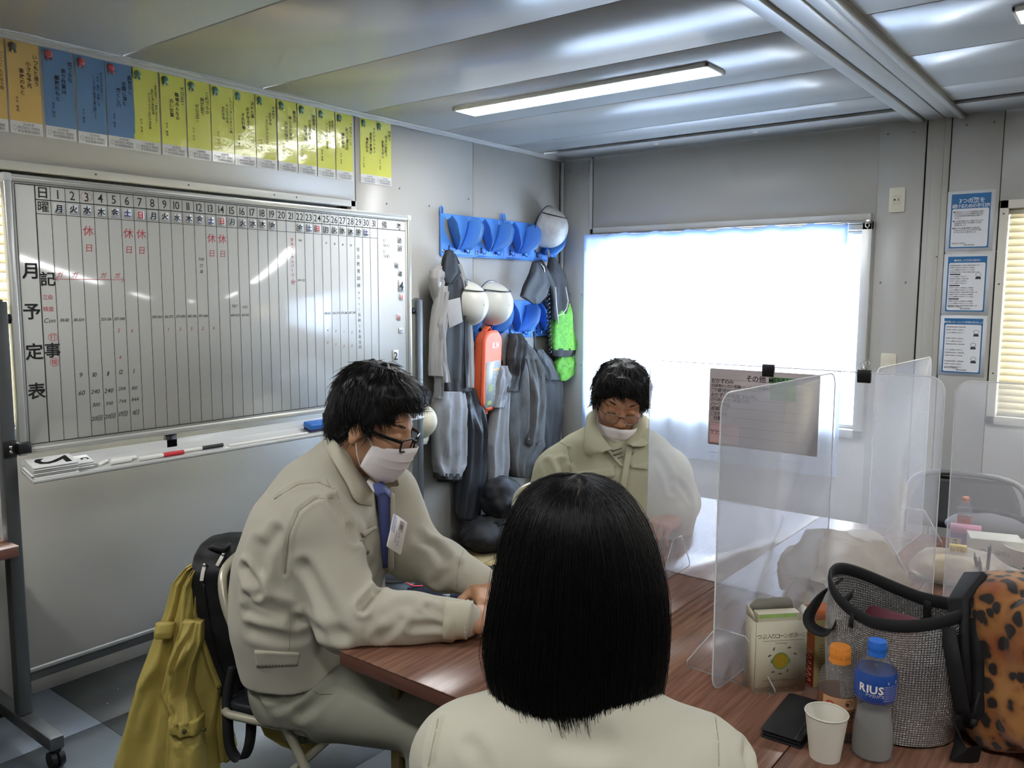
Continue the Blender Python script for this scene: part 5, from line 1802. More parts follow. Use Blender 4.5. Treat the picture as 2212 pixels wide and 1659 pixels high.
fl = zat(*f.p(np.array([0, bd_, 0]))[:2], 1292) - TZ
ob('top_flap', G().add([(0.004, bd_, bh), (bw - 0.004, bd_, bh), (bw - 0.012, bd_ - 0.004, fl - 0.008), (bw - 0.02, bd_ - 0.004, fl), (0.02, bd_ - 0.004, fl), (0.006, bd_ - 0.004, fl - 0.012)], [(0, 1, 2, 3, 4, 5)], f), CARDG, t, solid=0.001)
ob('side_flap', G().add([(0, 0.002, bh), (0, bd_ - 0.002, bh), (-0.004, bd_ - 0.006, bh + 0.026), (-0.004, 0.010, bh + 0.020)], [(0, 1, 2, 3)], f), SOUP, t, solid=0.001)
ob('side_flap', G().add([(bw, 0.002, bh), (bw, bd_ - 0.002, bh), (bw + 0.010, bd_ - 0.006, bh + 0.016), (bw + 0.010, 0.010, bh + 0.018)], [(0, 1, 2, 3)], f), M('card_white', 'd8d6cc', 0.5), t, solid=0.001)
ob('sachet', G().box(0.010, bw - 0.010, 0.012, bd_ - 0.012, 0.004, bh + 0.012, f), M('sachet_cream', 'd0c8b2', 0.4), t, bevel=0.002)
ff = Fr(f.o, f.x, (0, 0, 1), -f.y)
g = G()
for k in range(14):
    g.rect(0.012 + k * (bw - 0.03) / 14, 0.012 + (k + 0.7) * (bw - 0.03) / 14, bh + 0.003, bh + 0.011, -0.0115, ff)
o = ob('sachet_pattern', g, M('sachet_green', 'a4d860', 0.4), t)
o['kind'] = 'stuff'
SINK = M('soup_ink', '5c5142', 0.6)
g = G()
word(g, 'つぶ入りコーンポタージュ', bw * 0.55, bh * 0.80, 0.0088, ff, z=0.0006, gap=0.0)
line2(g, bw * 0.14, bh * 0.735, bw * 0.96, bh * 0.735, 0.0006, ff, 0.0006)
word(g, 'Corn Potage', bw * 0.5, bh * 0.70, 0.0035, ff, z=0.0006)
word(g, 'つぶ入りコーンポタージュ', bw * 0.40, bh * 0.07, 0.0066, ff, z=0.0006, gap=0.0)
word(g, '17.2g×4袋入', bw * 0.82, bh * 0.07, 0.005, ff, z=0.0006, gap=0.0)
word(g, 'コーン粒の甘みとクリームの風味を生かしました', bw * 0.50, bh * 0.18, 0.0030, ff, z=0.0006, gap=0.0)
word(g, '4袋', bw * 0.91, bh * 0.20, 0.0052, ff, z=0.0006, bold=0.02)
fl2 = Fr(f.o, f.y, (0, 0, 1), -f.x)
column(g, 'つぶ入りコーンポタージュ', bd_ * 0.5, bh * 0.86, 0.005, fl2, z=0.0006)
for (x, y, a) in ((.36, .62, 1.2), (.66, .63, 0.1), (.28, .53, .4), (.78, .54, -.4), (.36, .30, .1), (.64, .31, 1.2), (.50, .27, 0)):
    q = ff.off(bw * x, bh * y, 0.0006).rot(a)
    disc2(g, 0, 0, 0.0042, q, 0, 10, ry=0.0016)
o = ob('print', g, SINK, t)
o['kind'] = 'stuff'
pot = ob('printed_pot', ring2(G(), bw * 0.5, bh * 0.45, 0.0165, 0.0165, 0.003, ff, 0.0006).rect(bw * 0.5 + 0.017, bw * 0.5 + 0.021, bh * 0.45 - 0.004, bh * 0.45 + 0.004, 0.0006, ff).rect(bw * 0.5 - 0.021, bw * 0.5 - 0.017, bh * 0.45 - 0.004, bh * 0.45 + 0.004, 0.0006, ff), M('pot_green', '7d9a58', 0.5), t)
ob('printed_soup', disc2(G(), bw * 0.5, bh * 0.45, 0.0152, ff, 0.0007), M('soup_yellow', 'c2a232', 0.5, var=(400, 0.4, 'a98a28')), pot)

# pasta box
c0 = onz(1757, 1486, TZ)
f = Fr((c0[0], c0[1], TZ), (0.62, 0.78, 0), (-0.78, 0.62, 0))
pw, pd, ph = 0.075, 0.045, zat(c0[0], c0[1], 1340) - TZ
t = thing('snack_box', 'orange and cream printed snack carton behind the soup box', 'box', f.p(np.array([pw / 2, pd / 2, 0])))
ob('carton', G().box(0, pw, 0, pd, 0, ph, f), M('snack_cream', 'cdbd84', 0.4), t, bevel=0.001)
fs = Fr(f.o + f.y * pd, -f.y, (0, 0, 1), -f.x)
ob('orange_side', G().rect(0.001, pd - 0.001, 0.001, ph - 0.001, 0.0006, fs), M('snack_orange', 'b5582c', 0.4, var=(14, 0.5, 'c98a3a')), t)
ob('red_band', G().rect(0.001, pd - 0.001, 0.001, ph * 0.45, 0.0009, fs), M('snack_red', 'a63a26', 0.4), t)
ob('lid', G().add([(0.0, 0, ph), (pw, 0, ph), (pw, pd * 0.9, ph + 0.018), (0.0, pd * 0.9, ph + 0.018)], [(0, 1, 2, 3)], f), M('snack_lid', 'c06a3a', 0.4), t, solid=0.001)
g = G()
tt = []
for k in range(50):
    tt.append(fs.p(np.array([pd * 0.55 + 0.011 * math.sin(k * 0.75), ph * 0.06 + ph * 0.5 * k / 50, 0.0018 + 0.0006 * math.cos(k * 0.75)])))
g.tube(tt, 0.0012, 5)
ob('script_print', g, M('snack_pink', 'dca08c', 0.5), t)
fr2 = Fr(f.o, f.x, (0, 0, 1), -f.y)
g = ring2(G(), pw * 0.62, ph * 0.72, 0.010, 0.010, 0.0012, fr2, 0.0006)
word(g, '8袋', pw * 0.62, ph * 0.72, 0.009, fr2, z=0.0006, bold=0.02)
for k in range(12):
    word(g, '原材料名小麦粉砂糖植物油脂食塩香料', pw * 0.5, ph * (0.62 - 0.045 * k), 0.0026, fr2, z=0.0006, gap=0.0)
o = ob('print', g, M('snack_ink', '8a5a3c', 0.6), t)
o['kind'] = 'stuff'

# crumpled plastic shopping bag
FILM = mix_sheet('bag_film', 'efe8dc', 0.32, 0.55, 0.3, 0.2)
bc = onz(1775, 1345, TZ)
cx, cy2 = bc[0] + 0.01, bc[1] + 0.11
s = SD((cx - 0.28, cy2 - 0.25, TZ), (cx + 0.28, cy2 + 0.25, TZ + 0.32), 0.006)
s.ell((cx, cy2, TZ + 0.085), (0.145, 0.105, 0.115), 0.03)
s.ell((cx - 0.055, cy2 - 0.035, TZ + 0.085), (0.085, 0.075, 0.085), 0.03)
s.ell((cx + 0.045, cy2 + 0.03, TZ + 0.12), (0.08, 0.06, 0.075), 0.03)
s.half((0, 0, TZ + 0.0015), (0, 0, -1))
P, Q = s.mesh(2)
N = normals(P, Q)
d = 0.020 * (1 - 2 * np.abs(noise3(P, 13, 3))) + 0.012 * (1 - 2 * np.abs(noise3(P, 26, 4))) - 0.01
d *= np.clip((P[:, 2] - TZ) / 0.02, 0, 1)
P = P + N * d[:, None]
t = thing('plastic_bag', 'crumpled white plastic shopping bag behind the soup box', 'bag', (cx, cy2, TZ))
ob('film', quads(P, Q), FILM, t, smooth=True)
for k, (du, dv) in enumerate(((0, 0), (62, 18))):
    P = [at(1690 + du * .7, 1275 + dv * .3, 2.02), at(1682 + du, 1300 + dv, 1.97), at(1697 + du * 1.1, 1322 + dv * .8, 1.94), at(1722 + du * .9, 1326 + dv * .6, 1.96), at(1728 + du * .8, 1295 + dv * .2, 2.0)]
    ob('handle_loop', G().ribbon(P, 0.030, 0.0012, CR * 0.8 + CU * 0.3), FILM, t, smooth=True)


# bottles
def wrapz(V, o_, R, a0):
    """Flat label points (x along the rim, y up, z out) bent round an upright axis."""
    a = a0 + V[:, 0] / R
    r = R + V[:, 2]
    return np.stack([o_[0] + r * np.cos(a), o_[1] + r * np.sin(a), o_[2] + V[:, 1]], -1)


def wrapped(g, o_, R, a0):
    h = G()
    h.v = [wrapz(g.arr(), o_, R, a0)]
    h.f, h.n = g.f, g.n
    return h


PET = mix_sheet('pet_plastic', 'f2f4f4', 0.92, 0.3, 0.45, 0.04)
LIQ = mix_sheet('cloudy_drink', 'c9cac6', 0.45, 0.5, 0.33, 0.05)
COFFEE = M('coffee_brown', '3a261c', 0.2)


def bottle(o_, prof, cap_prof, capm, label, liq, liqm, ring):
    t = thing('drink_bottle', label, 'bottle', o_, 'bottles standing on the tables')
    ob('shell', G().lathe(prof, o_, 40, cap=True), PET, t, smooth=0.8)
    if liq:
        ob('drink', G().lathe(liq, o_, 36, cap=True), liqm, t, smooth=0.7)
    cg = ob('screw_cap', G().lathe(cap_prof, o_, 36, cap=True), capm, t, smooth=0.6)
    z0, z1, r = ring
    rib = G()
    for k in range(36):
        a = 2 * PI * k / 36
        rib.tube([(o_[0] + r * math.cos(a), o_[1] + r * math.sin(a), o_[2] + z0), (o_[0] + r * math.cos(a), o_[1] + r * math.sin(a), o_[2] + z1)], 0.0005, 4)
    q = ob('cap_ribs', rib, capm, cg)
    q['kind'] = 'stuff'
    return t


def facing(o_):
    return math.atan2(CPOS[1] - o_[1], CPOS[0] - o_[0])


# blue cap
ob1 = onz(1892, 1648, TZ)
o_ = np.array([ob1[0] - 0.012, ob1[1] + 0.018, TZ + 0.001])
hT = zat(o_[0], o_[1], 1384) - TZ
k = hT / 0.205
prof = [(0.0, 0.002), (0.022, 0.0), (0.0325, 0.006), (0.0335, 0.02), (0.0325, 0.05), (0.0275, 0.085), (0.0272, 0.098), (0.0325, 0.108), (0.0332, 0.118), (0.0332, 0.148), (0.031, 0.158), (0.020, 0.175), (0.0135, 0.182), (0.0135, 0.19)]
prof = [(a * k, b * k) for a, b in prof]
t = bottle(o_, prof, [(0.0152 * k, 0.180 * k), (0.0155 * k, 0.184 * k), (0.0150 * k, 0.186 * k), (0.0150 * k, 0.202 * k), (0.0138 * k, 0.205 * k)], M('cap_blue', '2c6cc8', 0.35),
           'clear plastic bottle with a blue cap and a dark blue label', [(0.0, 0.004), (0.03 * k, 0.007 * k), (0.0318 * k, 0.02 * k), (0.031 * k, 0.05 * k), (0.0262 * k, 0.082 * k), (0.0, 0.082 * k)], LIQ, (0.188 * k, 0.200 * k, 0.0150 * k))
lp = [(0.0298 * k, 0.1045 * k), (0.0338 * k, 0.112 * k), (0.0338 * k, 0.150 * k), (0.0325 * k, 0.156 * k)]
lab = ob('label', G().lathe(lp, o_, 40), M('label_blue', '2b358c', 0.25, var=((0.1, 0.1, 14), 0.4, '2a62a8')), t, smooth=0.8)
a0 = facing(o_)
g = word(G(), 'RIUS', -0.006 * k, 0.0, 0.0135 * k, WORLD, bold=0.03, z=0.0004)
word(g, 'アクエリアス', 0.0, -0.011 * k, 0.0045 * k, WORLD, z=0.0004, gap=0.02)
o = ob('label_lettering', wrapped(g, o_ + np.array([0, 0, 0.132 * k]), 0.0338 * k, a0), PAPER, t)
o['kind'] = 'stuff'
g = G().add([(p[0], p[1], 0.0004) for p in rrect(0.020 * k, 0.040 * k, 0.010 * k, 0.015 * k, 0.002 * k, 2)], [tuple(range(12))])
for q in range(7):
    word(g, '栄養成分表示炭水化物', 0.030 * k, (0.006 - 0.004 * q) * k, 0.0026 * k, WORLD, z=0.0004, gap=0.0)
o = ob('label_small_print', wrapped(g, o_ + np.array([0, 0, 0.132 * k]), 0.0338 * k, a0), M('label_pale', '9aa0d0', 0.4), t)
o['kind'] = 'stuff'

# orange cap
ob2 = onz(1808, 1598, TZ)
o_ = np.array([ob2[0] - 0.006, ob2[1] + 0.016, TZ + 0.001])
hT = zat(o_[0], o_[1], 1396) - TZ
k = hT / 0.155
prof = [(a * k, b * k) for a, b in [(0.0, 0.002), (0.022, 0.0), (0.031, 0.005), (0.032, 0.015), (0.032, 0.085), (0.0315, 0.098), (0.028, 0.112), (0.019, 0.125), (0.0135, 0.131), (0.0135, 0.14)]]
t = bottle(o_, prof, [(0.0170 * k, 0.128 * k), (0.0172 * k, 0.132 * k), (0.0165 * k, 0.134 * k), (0.0165 * k, 0.152 * k), (0.0152 * k, 0.155 * k)], M('cap_orange', 'e08a34', 0.4),
           'short clear bottle with an orange cap and a brown coffee label behind the paper cup', [(0.0, 0.004), (0.0285 * k, 0.006 * k), (0.0298 * k, 0.016 * k), (0.0298 * k, 0.045 * k), (0.0, 0.045 * k)], COFFEE, (0.136 * k, 0.150 * k, 0.0165 * k))
lab = ob('label', G().lathe([(0.0324 * k, 0.020 * k), (0.0324 * k, 0.080 * k)], o_, 40), M('label_brown', '8a5a3c', 0.3, var=((2, 2, 30), 0.4, '5a3a28')), t, smooth=True)
a0 = facing(o_) + 0.15
lo_ = o_ + np.array([0, 0, 0.052 * k])
q = ob('label_band', wrapped(G().grid(np.array([[(x, y, 0.0003) for x in np.linspace(-0.03, 0.035, 20) * k] for y in (0.008 * k, 0.027 * k)])), lo_, 0.0324 * k, a0), M('label_cream', 'c79a72', 0.4), t)
g = word(G(), 'BOSS', 0.012 * k, -0.002 * k, 0.0115 * k, WORLD, bold=0.045, z=0.0006, gap=0.04)
ring2(g, 0.012 * k, 0.018 * k, 0.0052 * k, 0.0052 * k, 0.0010 * k, WORLD, 0.0006)
disc2(g, 0.0105 * k, 0.0170 * k, 0.0026 * k, WORLD, 0.0006)
word(g, 'COFFEE', 0.012 * k, -0.013 * k, 0.004 * k, WORLD, z=0.0006, bold=0.02)
o = ob('label_lettering', wrapped(g, lo_, 0.0324 * k, a0), M('label_dark', '33201a', 0.5), t)
o['kind'] = 'stuff'
hot = ob('hot_roundel', wrapped(disc2(G(), -0.017 * k, 0.012 * k, 0.0088 * k, WORLD, 0.0008), lo_, 0.0324 * k, a0), M('hot_red', 'a8483a', 0.4), t)
g = word(G(), 'HOT', -0.017 * k, 0.0135 * k, 0.0048 * k, WORLD, bold=0.02, z=0.0011)
word(g, 'あったか', -0.017 * k, 0.0085 * k, 0.0024 * k, WORLD, z=0.0011)
o = ob('hot_lettering', wrapped(g, lo_, 0.0324 * k, a0), PAPER, hot)
o['kind'] = 'stuff'

# paper cup
q = onz(1786, 1650, TZ)
o_ = np.array([q[0] - 0.010, q[1] + 0.020, TZ + 0.0005])
hc = zat(o_[0], o_[1], 1537) - TZ
t = thing('paper_cup', 'plain white paper cup in front of the bottles', 'cup', o_)
CUPM = M('cup_paper', 'e6e2d4', 0.5)
r1, r0 = 0.0355, 0.0255
ob('wall', G().lathe([(r0 - 0.001, 0.004), (r0, 0.0), (r1, hc - 0.003), (r1 - 0.0008, hc - 0.003), (r0 - 0.0012, 0.005), (0, 0.005)], o_, 40), CUPM, t, smooth=0.8)
ob('rolled_rim', G().tube([o_ + np.array([r1 * math.cos(a), r1 * math.sin(a), hc - 0.002]) for a in np.arange(40) * 2 * PI / 40], 0.0016, 8, closed=True), CUPM, t, smooth=True)

# black notebook
c = [onz(1641, 1592, TZ), onz(1728, 1620, TZ), onz(1755, 1535, TZ), onz(1702, 1512, TZ)]
f = Fr((c[0][0], c[0][1], TZ), c[1] - c[0], c[3] - c[0])
lw, lh = float(np.linalg.norm(c[1] - c[0])) + 0.002, float(np.linalg.norm(c[3] - c[0]))
t = thing('notebook_wallet', 'closed black leather notebook lying beside the paper cup', 'notebook', f.p(np.array([lw / 2, lh / 2, 0])))
LEA = M('black_leather', '17181b', 0.55, bump=(300, 0.3, 0.0008))
ob('cover', G().prism(rrect(0, lw, 0, lh, 0.006), 0.001, 0.004, f).prism(rrect(0, lw, 0, lh, 0.006), 0.014, 0.017, f), LEA, t, bevel=0.001)
ob('pages', G().box(0.004, lw - 0.004, 0.004, lh - 0.004, 0.004, 0.014, f), M('page_block', '202124', 0.8), t)
ob('elastic', G().box(lw - 0.014, lw - 0.009, -0.001, lh + 0.001, 0.0165, 0.0176, f), BLACKP, t)

# ------------------------------------------------------------------ silver insulated bag
FOIL = D.materials.new('silver_foil')
FOIL.use_nodes = True
nt = FOIL.node_tree
p = nt.nodes['Principled BSDF']
p.inputs['Base Color'].default_value = (0.60, 0.59, 0.57, 1)
p.inputs['Metallic'].default_value = 0.92
p.inputs['Roughness'].default_value = 0.22
tc = nt.nodes.new('ShaderNodeUVMap')
tc.uv_map = 'UVMap'
sep = nt.nodes.new('ShaderNodeSeparateXYZ')
nt.links.new(tc.outputs[0], sep.inputs[0])
ms = []
for ax, sc in ((0, 150.0), (1, 52.0)):
    a = nt.nodes.new('ShaderNodeMath')
    a.operation = 'MULTIPLY'
    a.inputs[1].default_value = sc * PI
    b = nt.nodes.new('ShaderNodeMath')
    b.operation = 'SINE'
    c2 = nt.nodes.new('ShaderNodeMath')
    c2.operation = 'ABSOLUTE'
    nt.links.new(sep.outputs[ax], a.inputs[0])
    nt.links.new(a.outputs[0], b.inputs[0])
    nt.links.new(b.outputs[0], c2.inputs[0])
    ms.append(c2)
mn = nt.nodes.new('ShaderNodeMath')
mn.operation = 'MINIMUM'
nt.links.new(ms[0].outputs[0], mn.inputs[0])
nt.links.new(ms[1].outputs[0], mn.inputs[1])
nz = nt.nodes.new('ShaderNodeTexNoise')
nz.inputs['Scale'].default_value = 220
ad = nt.nodes.new('ShaderNodeMath')
ad.operation = 'MULTIPLY_ADD'
ad.inputs[1].default_value = 0.8
nt.links.new(nz.outputs[0], ad.inputs[0])
nt.links.new(mn.outputs[0], ad.inputs[2])
bp = nt.nodes.new('ShaderNodeBump')
bp.inputs['Strength'].default_value = 1.0
bp.inputs['Distance'].default_value = 0.0025
nt.links.new(ad.outputs[0], bp.inputs['Height'])
nt.links.new(bp.outputs[0], p.inputs['Normal'])


def uvgrid(o, a, b):
    """u round the bag, v up it."""
    me = o.data
    uv = me.uv_layers.new(name='UVMap')
    for pl in me.polygons:
        vs = [me.loops[l].vertex_index for l in pl.loop_indices]
        js = [v % b for v in vs]
        w = max(js) - min(js) > 2
        for l, v in zip(pl.loop_indices, vs):
            j = v % b
            uv.data[l].uv = ((j + b if w and j < b / 2 else j) / b, (v // b) / (a - 1))


BLKW = M('black_webbing', '141416', 0.7)
rl, rr_ = onz(1800, 1262, TZ + 0.235), onz(2092, 1345, TZ + 0.235)
ctr = (rl + rr_) / 2
ax_ = unit((rr_ - rl) * np.array([1, 1, 0]))
perp = np.array([-ax_[1], ax_[0], 0])
HB = 0.235
ra, rb = float(np.linalg.norm((rr_ - rl)[:2])) / 2, 0.098
b0 = ctr + np.array([0, 0, -HB]) + perp * 0.012 - ax_ * 0.004
t = thing('insulated_bag', 'open silver insulated lunch bag with black trim and strap handles', 'bag', (b0[0], b0[1], TZ))
NA, NB = 22, 64
def bagpt(s, a, ins=0.0):
    c = b0 * (1 - s) + ctr * s
    e = 0.90 + 0.10 * s + 0.05 * math.sin(PI * s)
    bb = (0.108 * (1 - s) + rb * s) * (1.0 + 0.05 * math.sin(PI * s))
    dent = 1 + 0.035 * noise3(np.array([math.cos(a) * 1.7, math.sin(a) * 1.7, s * 3.0]), 1.0, 5) * math.sin(PI * min(1, s * 1.1))
    p = c + ax_ * ((ra * e * dent - ins) * math.cos(a)) + perp * ((bb * dent - ins) * math.sin(a))
    p[2] = TZ + 0.002 + HB * s + (0.016 * math.cos(2 * a) + 0.012 * max(0, -math.cos(a))) * s ** 3
    return p
TH = np.arange(NB) * 2 * PI / NB
P = np.array([[bagpt(s, a) for a in TH] for s in np.linspace(0.02, 1, NA)])
o = ob('body', G().grid(P, wv=True), FOIL, t, smooth=True)
uvgrid(o, NA, NB)
P = np.array([[bagpt(s, a, 0.004) for a in TH[::-1]] for s in np.linspace(0.02, 1, NA)])
o = ob('lining', G().grid(P, wv=True), FOIL, t, smooth=True)
uvgrid(o, NA, NB)
ob('base', G().add([bagpt(0.02, a) for a in TH[::-1]], [tuple(range(NB))]), FOIL, t)
rim = np.array([bagpt(1.0, a, 0.002) for a in TH])
up = np.zeros((3, NB, 3))
g = G()
R4 = np.zeros((NB, 8, 3))
for j in range(NB):
    rad = unit((rim[j] - ctr) * np.array([1, 1, 0]))
    for q in range(8):
        b = 2 * PI * q / 8
        R4[j, q] = rim[j] + rad * 0.0042 * math.cos(b) + np.array([0, 0, 0.013 * math.sin(b)])
ob('rim_binding', G().grid(R4, wu=True, wv=True), BLKW, t, smooth=True)


def strap_pt(a, s=0.97, out=0.005):
    p = bagpt(s, a)
    rad = unit((p - ctr) * np.array([1, 1, 0]))
    return p + rad * out


hp = [at(1817, 1250, 1.655), at(1790, 1272, 1.645), at(1762, 1305, 1.62), at(1747, 1335, 1.60), at(1756, 1356, 1.585), at(1785, 1366, 1.57), at(1808, 1345, 1.565), at(1824, 1305, 1.575), at(1842, 1282, 1.59)]
hp = [np.array(q) for q in hp]
sm = []
for i in range(len(hp) - 1):
    for f_ in (0, 0.25, 0.5, 0.75):
        a_, b_, c_, d_ = hp[max(i - 1, 0)], hp[i], hp[i + 1], hp[min(i + 2, len(hp) - 1)]
        sm.append(0.5 * ((2 * b_) + (c_ - a_) * f_ + (2 * a_ - 5 * b_ + 4 * c_ - d_) * f_ ** 2 + (3 * b_ - a_ - 3 * c_ + d_) * f_ ** 3))
sm.append(hp[-1])
ob('strap_handle', G().ribbon(sm, 0.025, 0.003, unit(perp + np.array([0, 0, 0.3]))), BLKW, t)
hp = [strap_pt(-0.55), strap_pt(-0.50, 0.7, 0.02), strap_pt(-0.42, 0.42, 0.03), strap_pt(-0.30, 0.25, 0.03), strap_pt(-0.16, 0.38, 0.03), strap_pt(-0.08, 0.7, 0.02), strap_pt(0.0, 0.97)]
ob('strap_handle', G().ribbon(hp, 0.026, 0.003, ax_), BLKW, t)
za = -PI / 2 - 0.28
zp = [bagpt(1.0, za) + np.array([0, 0, 0.004]), bagpt(0.95, za) - perp * 0.006, bagpt(0.88, za) - perp * 0.006]
ob('zip_pull', G().ribbon(zp, 0.008, 0.003, ax_), BLKW, t)
ob('seam_binding', G().ribbon([bagpt(s, PI / 2 - 0.15, 0.006) for s in np.linspace(0.35, 1, 9)], 0.016, 0.003, ax_), BLKW, t)
t2 = thing('pencil_case', 'maroon pouch with a yellow ring handle inside the silver insulated bag', 'pouch', (ctr[0], ctr[1], TZ + 0.06))
fp = Fr(ctr + np.array([0, 0, -0.062]) + ax_ * 0.018, ax_, unit(perp + np.array([0, 0, 0.5])))
ob('pouch', G().prism(rrect(-0.085, 0.075, -0.045, 0.045, 0.012), -0.014, 0.014, fp), M('maroon_cloth', '5c1f2c', 0.45), t2, bevel=0.006)
ob('ring_handle', G().tube([fp.p(np.array([0.068 + 0.016 * math.cos(a), -0.01 + 0.018 * math.sin(a), 0.018])) for a in np.arange(18) * 2 * PI / 18], 0.0042, 8, closed=True), M('ring_yellow', 'e0b62e', 0.4), t2, smooth=True)

# ------------------------------------------------------------------ leopard backpack
LEO = D.materials.new('leopard_cloth')
LEO.use_nodes = True
nt = LEO.node_tree
p = nt.nodes['Principled BSDF']
p.inputs['Roughness'].default_value = 0.75
p.inputs['Sheen Weight'].default_value = 0.3
tc = nt.nodes.new('ShaderNodeTexCoord')
nw = nt.nodes.new('ShaderNodeTexNoise')
nw.inputs['Scale'].default_value = 22
mxv = nt.nodes.new('ShaderNodeMixRGB')
mxv.inputs[0].default_value = 0.035
nt.links.new(tc.outputs['Object'], mxv.inputs[1])
nt.links.new(nw.outputs['Color'], mxv.inputs[2])
mp = nt.nodes.new('ShaderNodeMapping')
mp.inputs['Scale'].default_value = (42, 42, 30)
nt.links.new(tc.outputs['Object'], nw.inputs[0])
nt.links.new(mxv.outputs[0], mp.inputs[0])
vo = nt.nodes.new('ShaderNodeTexVoronoi')
vo.inputs['Scale'].default_value = 1.0
vo.inputs['Randomness'].default_value = 0.85
nt.links.new(mp.outputs[0], vo.inputs[0])
r1_ = nt.nodes.new('ShaderNodeValToRGB')
e = r1_.color_ramp.elements
e[0].position, e[0].color = 0.0, (*lin('1c1512'), 1)
e[1].position, e[1].color = 0.46, (*lin('94602a'), 1)
x = r1_.color_ramp.elements.new(0.36)
x.color = (*lin('1e1612'), 1)
x = r1_.color_ramp.elements.new(0.70)
x.color = (*lin('a8743c'), 1)
nt.links.new(vo.outputs['Distance'], r1_.inputs[0])
n2 = nt.nodes.new('ShaderNodeTexNoise')
n2.inputs['Scale'].default_value = 9
nt.links.new(tc.outputs['Object'], n2.inputs[0])
mx2 = nt.nodes.new('ShaderNodeMixRGB')
mx2.blend_type = 'MULTIPLY'
mx2.inputs[2].default_value = (*lin('c87848'), 1)
r2_ = nt.nodes.new('ShaderNodeValToRGB')
r2_.color_ramp.elements[0].position = 0.45
r2_.color_ramp.elements[1].position = 0.75
nt.links.new(n2.outputs[0], r2_.inputs[0])
nt.links.new(r2_.outputs[0], mx2.inputs[0])
nt.links.new(r1_.outputs[0], mx2.inputs[1])
nt.links.new(mx2.outputs[0], p.inputs['Base Color'])
lo_ = onz(2062, 1640, TZ)
lb = np.array([lo_[0] + 0.135, lo_[1] + 0.105, TZ])
fx = Fr(lb, (0.86, 0.51, 0), (-0.51, 0.86, 0))
s = SD(lb - np.array([0.32, 0.32, 0.0]), lb + np.array([0.32, 0.32, 0.46]), 0.006)
hL = zat(lb[0], lb[1], 1238) - TZ
s.box((0.0, 0.045, hL * 0.47), (0.145, 0.075, hL * 0.47), 0.06, 0.02, fx)
s.box((0.012, -0.035, hL * 0.50), (0.118, 0.040, hL * 0.40), 0.05, 0.012, fx)
s.box((0.02, -0.075, hL * 0.28), (0.095, 0.035, hL * 0.21), 0.03, 0.012, fx)
s.half((0, 0, TZ + 0.002), (0, 0, -1))
P, Q = s.mesh(2)
N = normals(P, Q)
P = P + N * (0.005 * noise3(P, 16, 2) + 0.003 * noise3(P, 34, 3))[:, None] * np.clip((P[:, 2] - TZ) / 0.02, 0, 1)[:, None]
t = thing('leopard_backpack', 'leopard print backpack with black edging standing at the picture edge', 'backpack', lb)
ob('body', quads(P, Q), LEO, t, smooth=True)
arch = [fx.p(np.array([0.012 + 0.121 * math.cos(a), -0.012, hL * 0.55 + (hL * 0.36) * math.sin(a)])) for a in np.linspace(0, PI, 24)]
arch = [fx.p(np.array([0.133, -0.012, hL * 0.14]))] + arch + [fx.p(np.array([-0.109, -0.012, hL * 0.14]))]
ob('zip_edging', G().tube(arch, 0.008, 8), BLKW, t, smooth=True)
ob('carry_loop', G().tube([fx.p(np.array([-0.04 + 0.08 * q, 0.05, hL * 0.95 + 0.03 * math.sin(PI * q)])) for q in np.linspace(0, 1, 9)], 0.009, 8), BLKW, t, smooth=True)
ob('shoulder_strap', G().ribbon([fx.p(np.array(q)) for q in ((-0.12, 0.06, hL * 0.92), (-0.16, 0.03, hL * 0.80), (-0.165, 0.0, hL * 0.62), (-0.158, 0.0, hL * 0.45), (-0.150, 0.01, hL * 0.3))], 0.05, 0.014, fx.y), BLKW, t, bevel=0.004)
ob('side_buckle', G().ribbon([fx.p(np.array(q)) for q in ((-0.125, 0.0, hL * 0.22), (-0.172, -0.02, hL * 0.19), (-0.172, -0.04, hL * 0.06), (-0.13, -0.02, hL * 0.03))], 0.034, 0.008, fx.z), BLKW, t, bevel=0.002)
zc = fx.p(np.array([-0.145, -0.04, hL * 0.40]))
ob('zip_cord', G().tube([zc, zc + np.array([-0.004, -0.004, -0.03]), zc + np.array([-0.004, -0.006, -0.05])], 0.0025, 6).ell(zc + np.array([-0.004, -0.006, -0.054]), (0.006, 0.006, 0.008), 10, 6), BLKW, t, smooth=True)
ob('pocket_seam', G().tube([fx.p(np.array([0.02 + 0.09 * q, -0.108 + 0.012 * abs(q), hL * 0.475 - 0.01 * q * q])) for q in np.linspace(-1, 1, 15)], 0.003, 6), M('seam_brown', '3a2416', 0.7), t, smooth=True)

# ------------------------------------------------------------------ things beyond the picture-edge divider
q = onz(2070, 1196, TZ)
f = Fr((q[0] - 0.025, q[1], TZ), (0.98, 0.2, 0), (-0.2, 0.98, 0))
t = thing('juice_carton', 'purple drink carton with a pale date patch beside the edge divider', 'carton', f.p(np.array([0.04, 0.03, 0])))
hJ = zat(f.o[0], f.o[1], 1148) - TZ
ob('carton', G().box(0, 0.085, 0, 0.06, 0, hJ, f), M('carton_purple', '7a4a8c', 0.35), t, bevel=0.002)
ob('pink_top', G().prism([(0.0, hJ), (0.06, hJ), (0.035, hJ + 0.02), (0.025, hJ + 0.02)], 0.0, 0.085, Fr(f.o, f.y, (0, 0, 1), f.x)), M('carton_pink', 'd78aa8', 0.35), t)
fj = Fr(f.o, f.x, (0, 0, 1), -f.y)
pt_ = ob('date_patch', G().rect(0.001, 0.03, hJ * 0.35, hJ * 0.72, 0.0006, fj), M('patch_cream', 'd8cba0', 0.5), t)
o = ob('date_lettering', word(G(), '26', 0.012, hJ * 0.54, 0.014, fj, bold=0.01, z=0.001, rot=PI / 2), INK, pt_)
o['kind'] = 'stuff'
q = onz(2075, 1170, TZ)
o_ = np.array([q[0], q[1] + 0.05, TZ + 0.001])
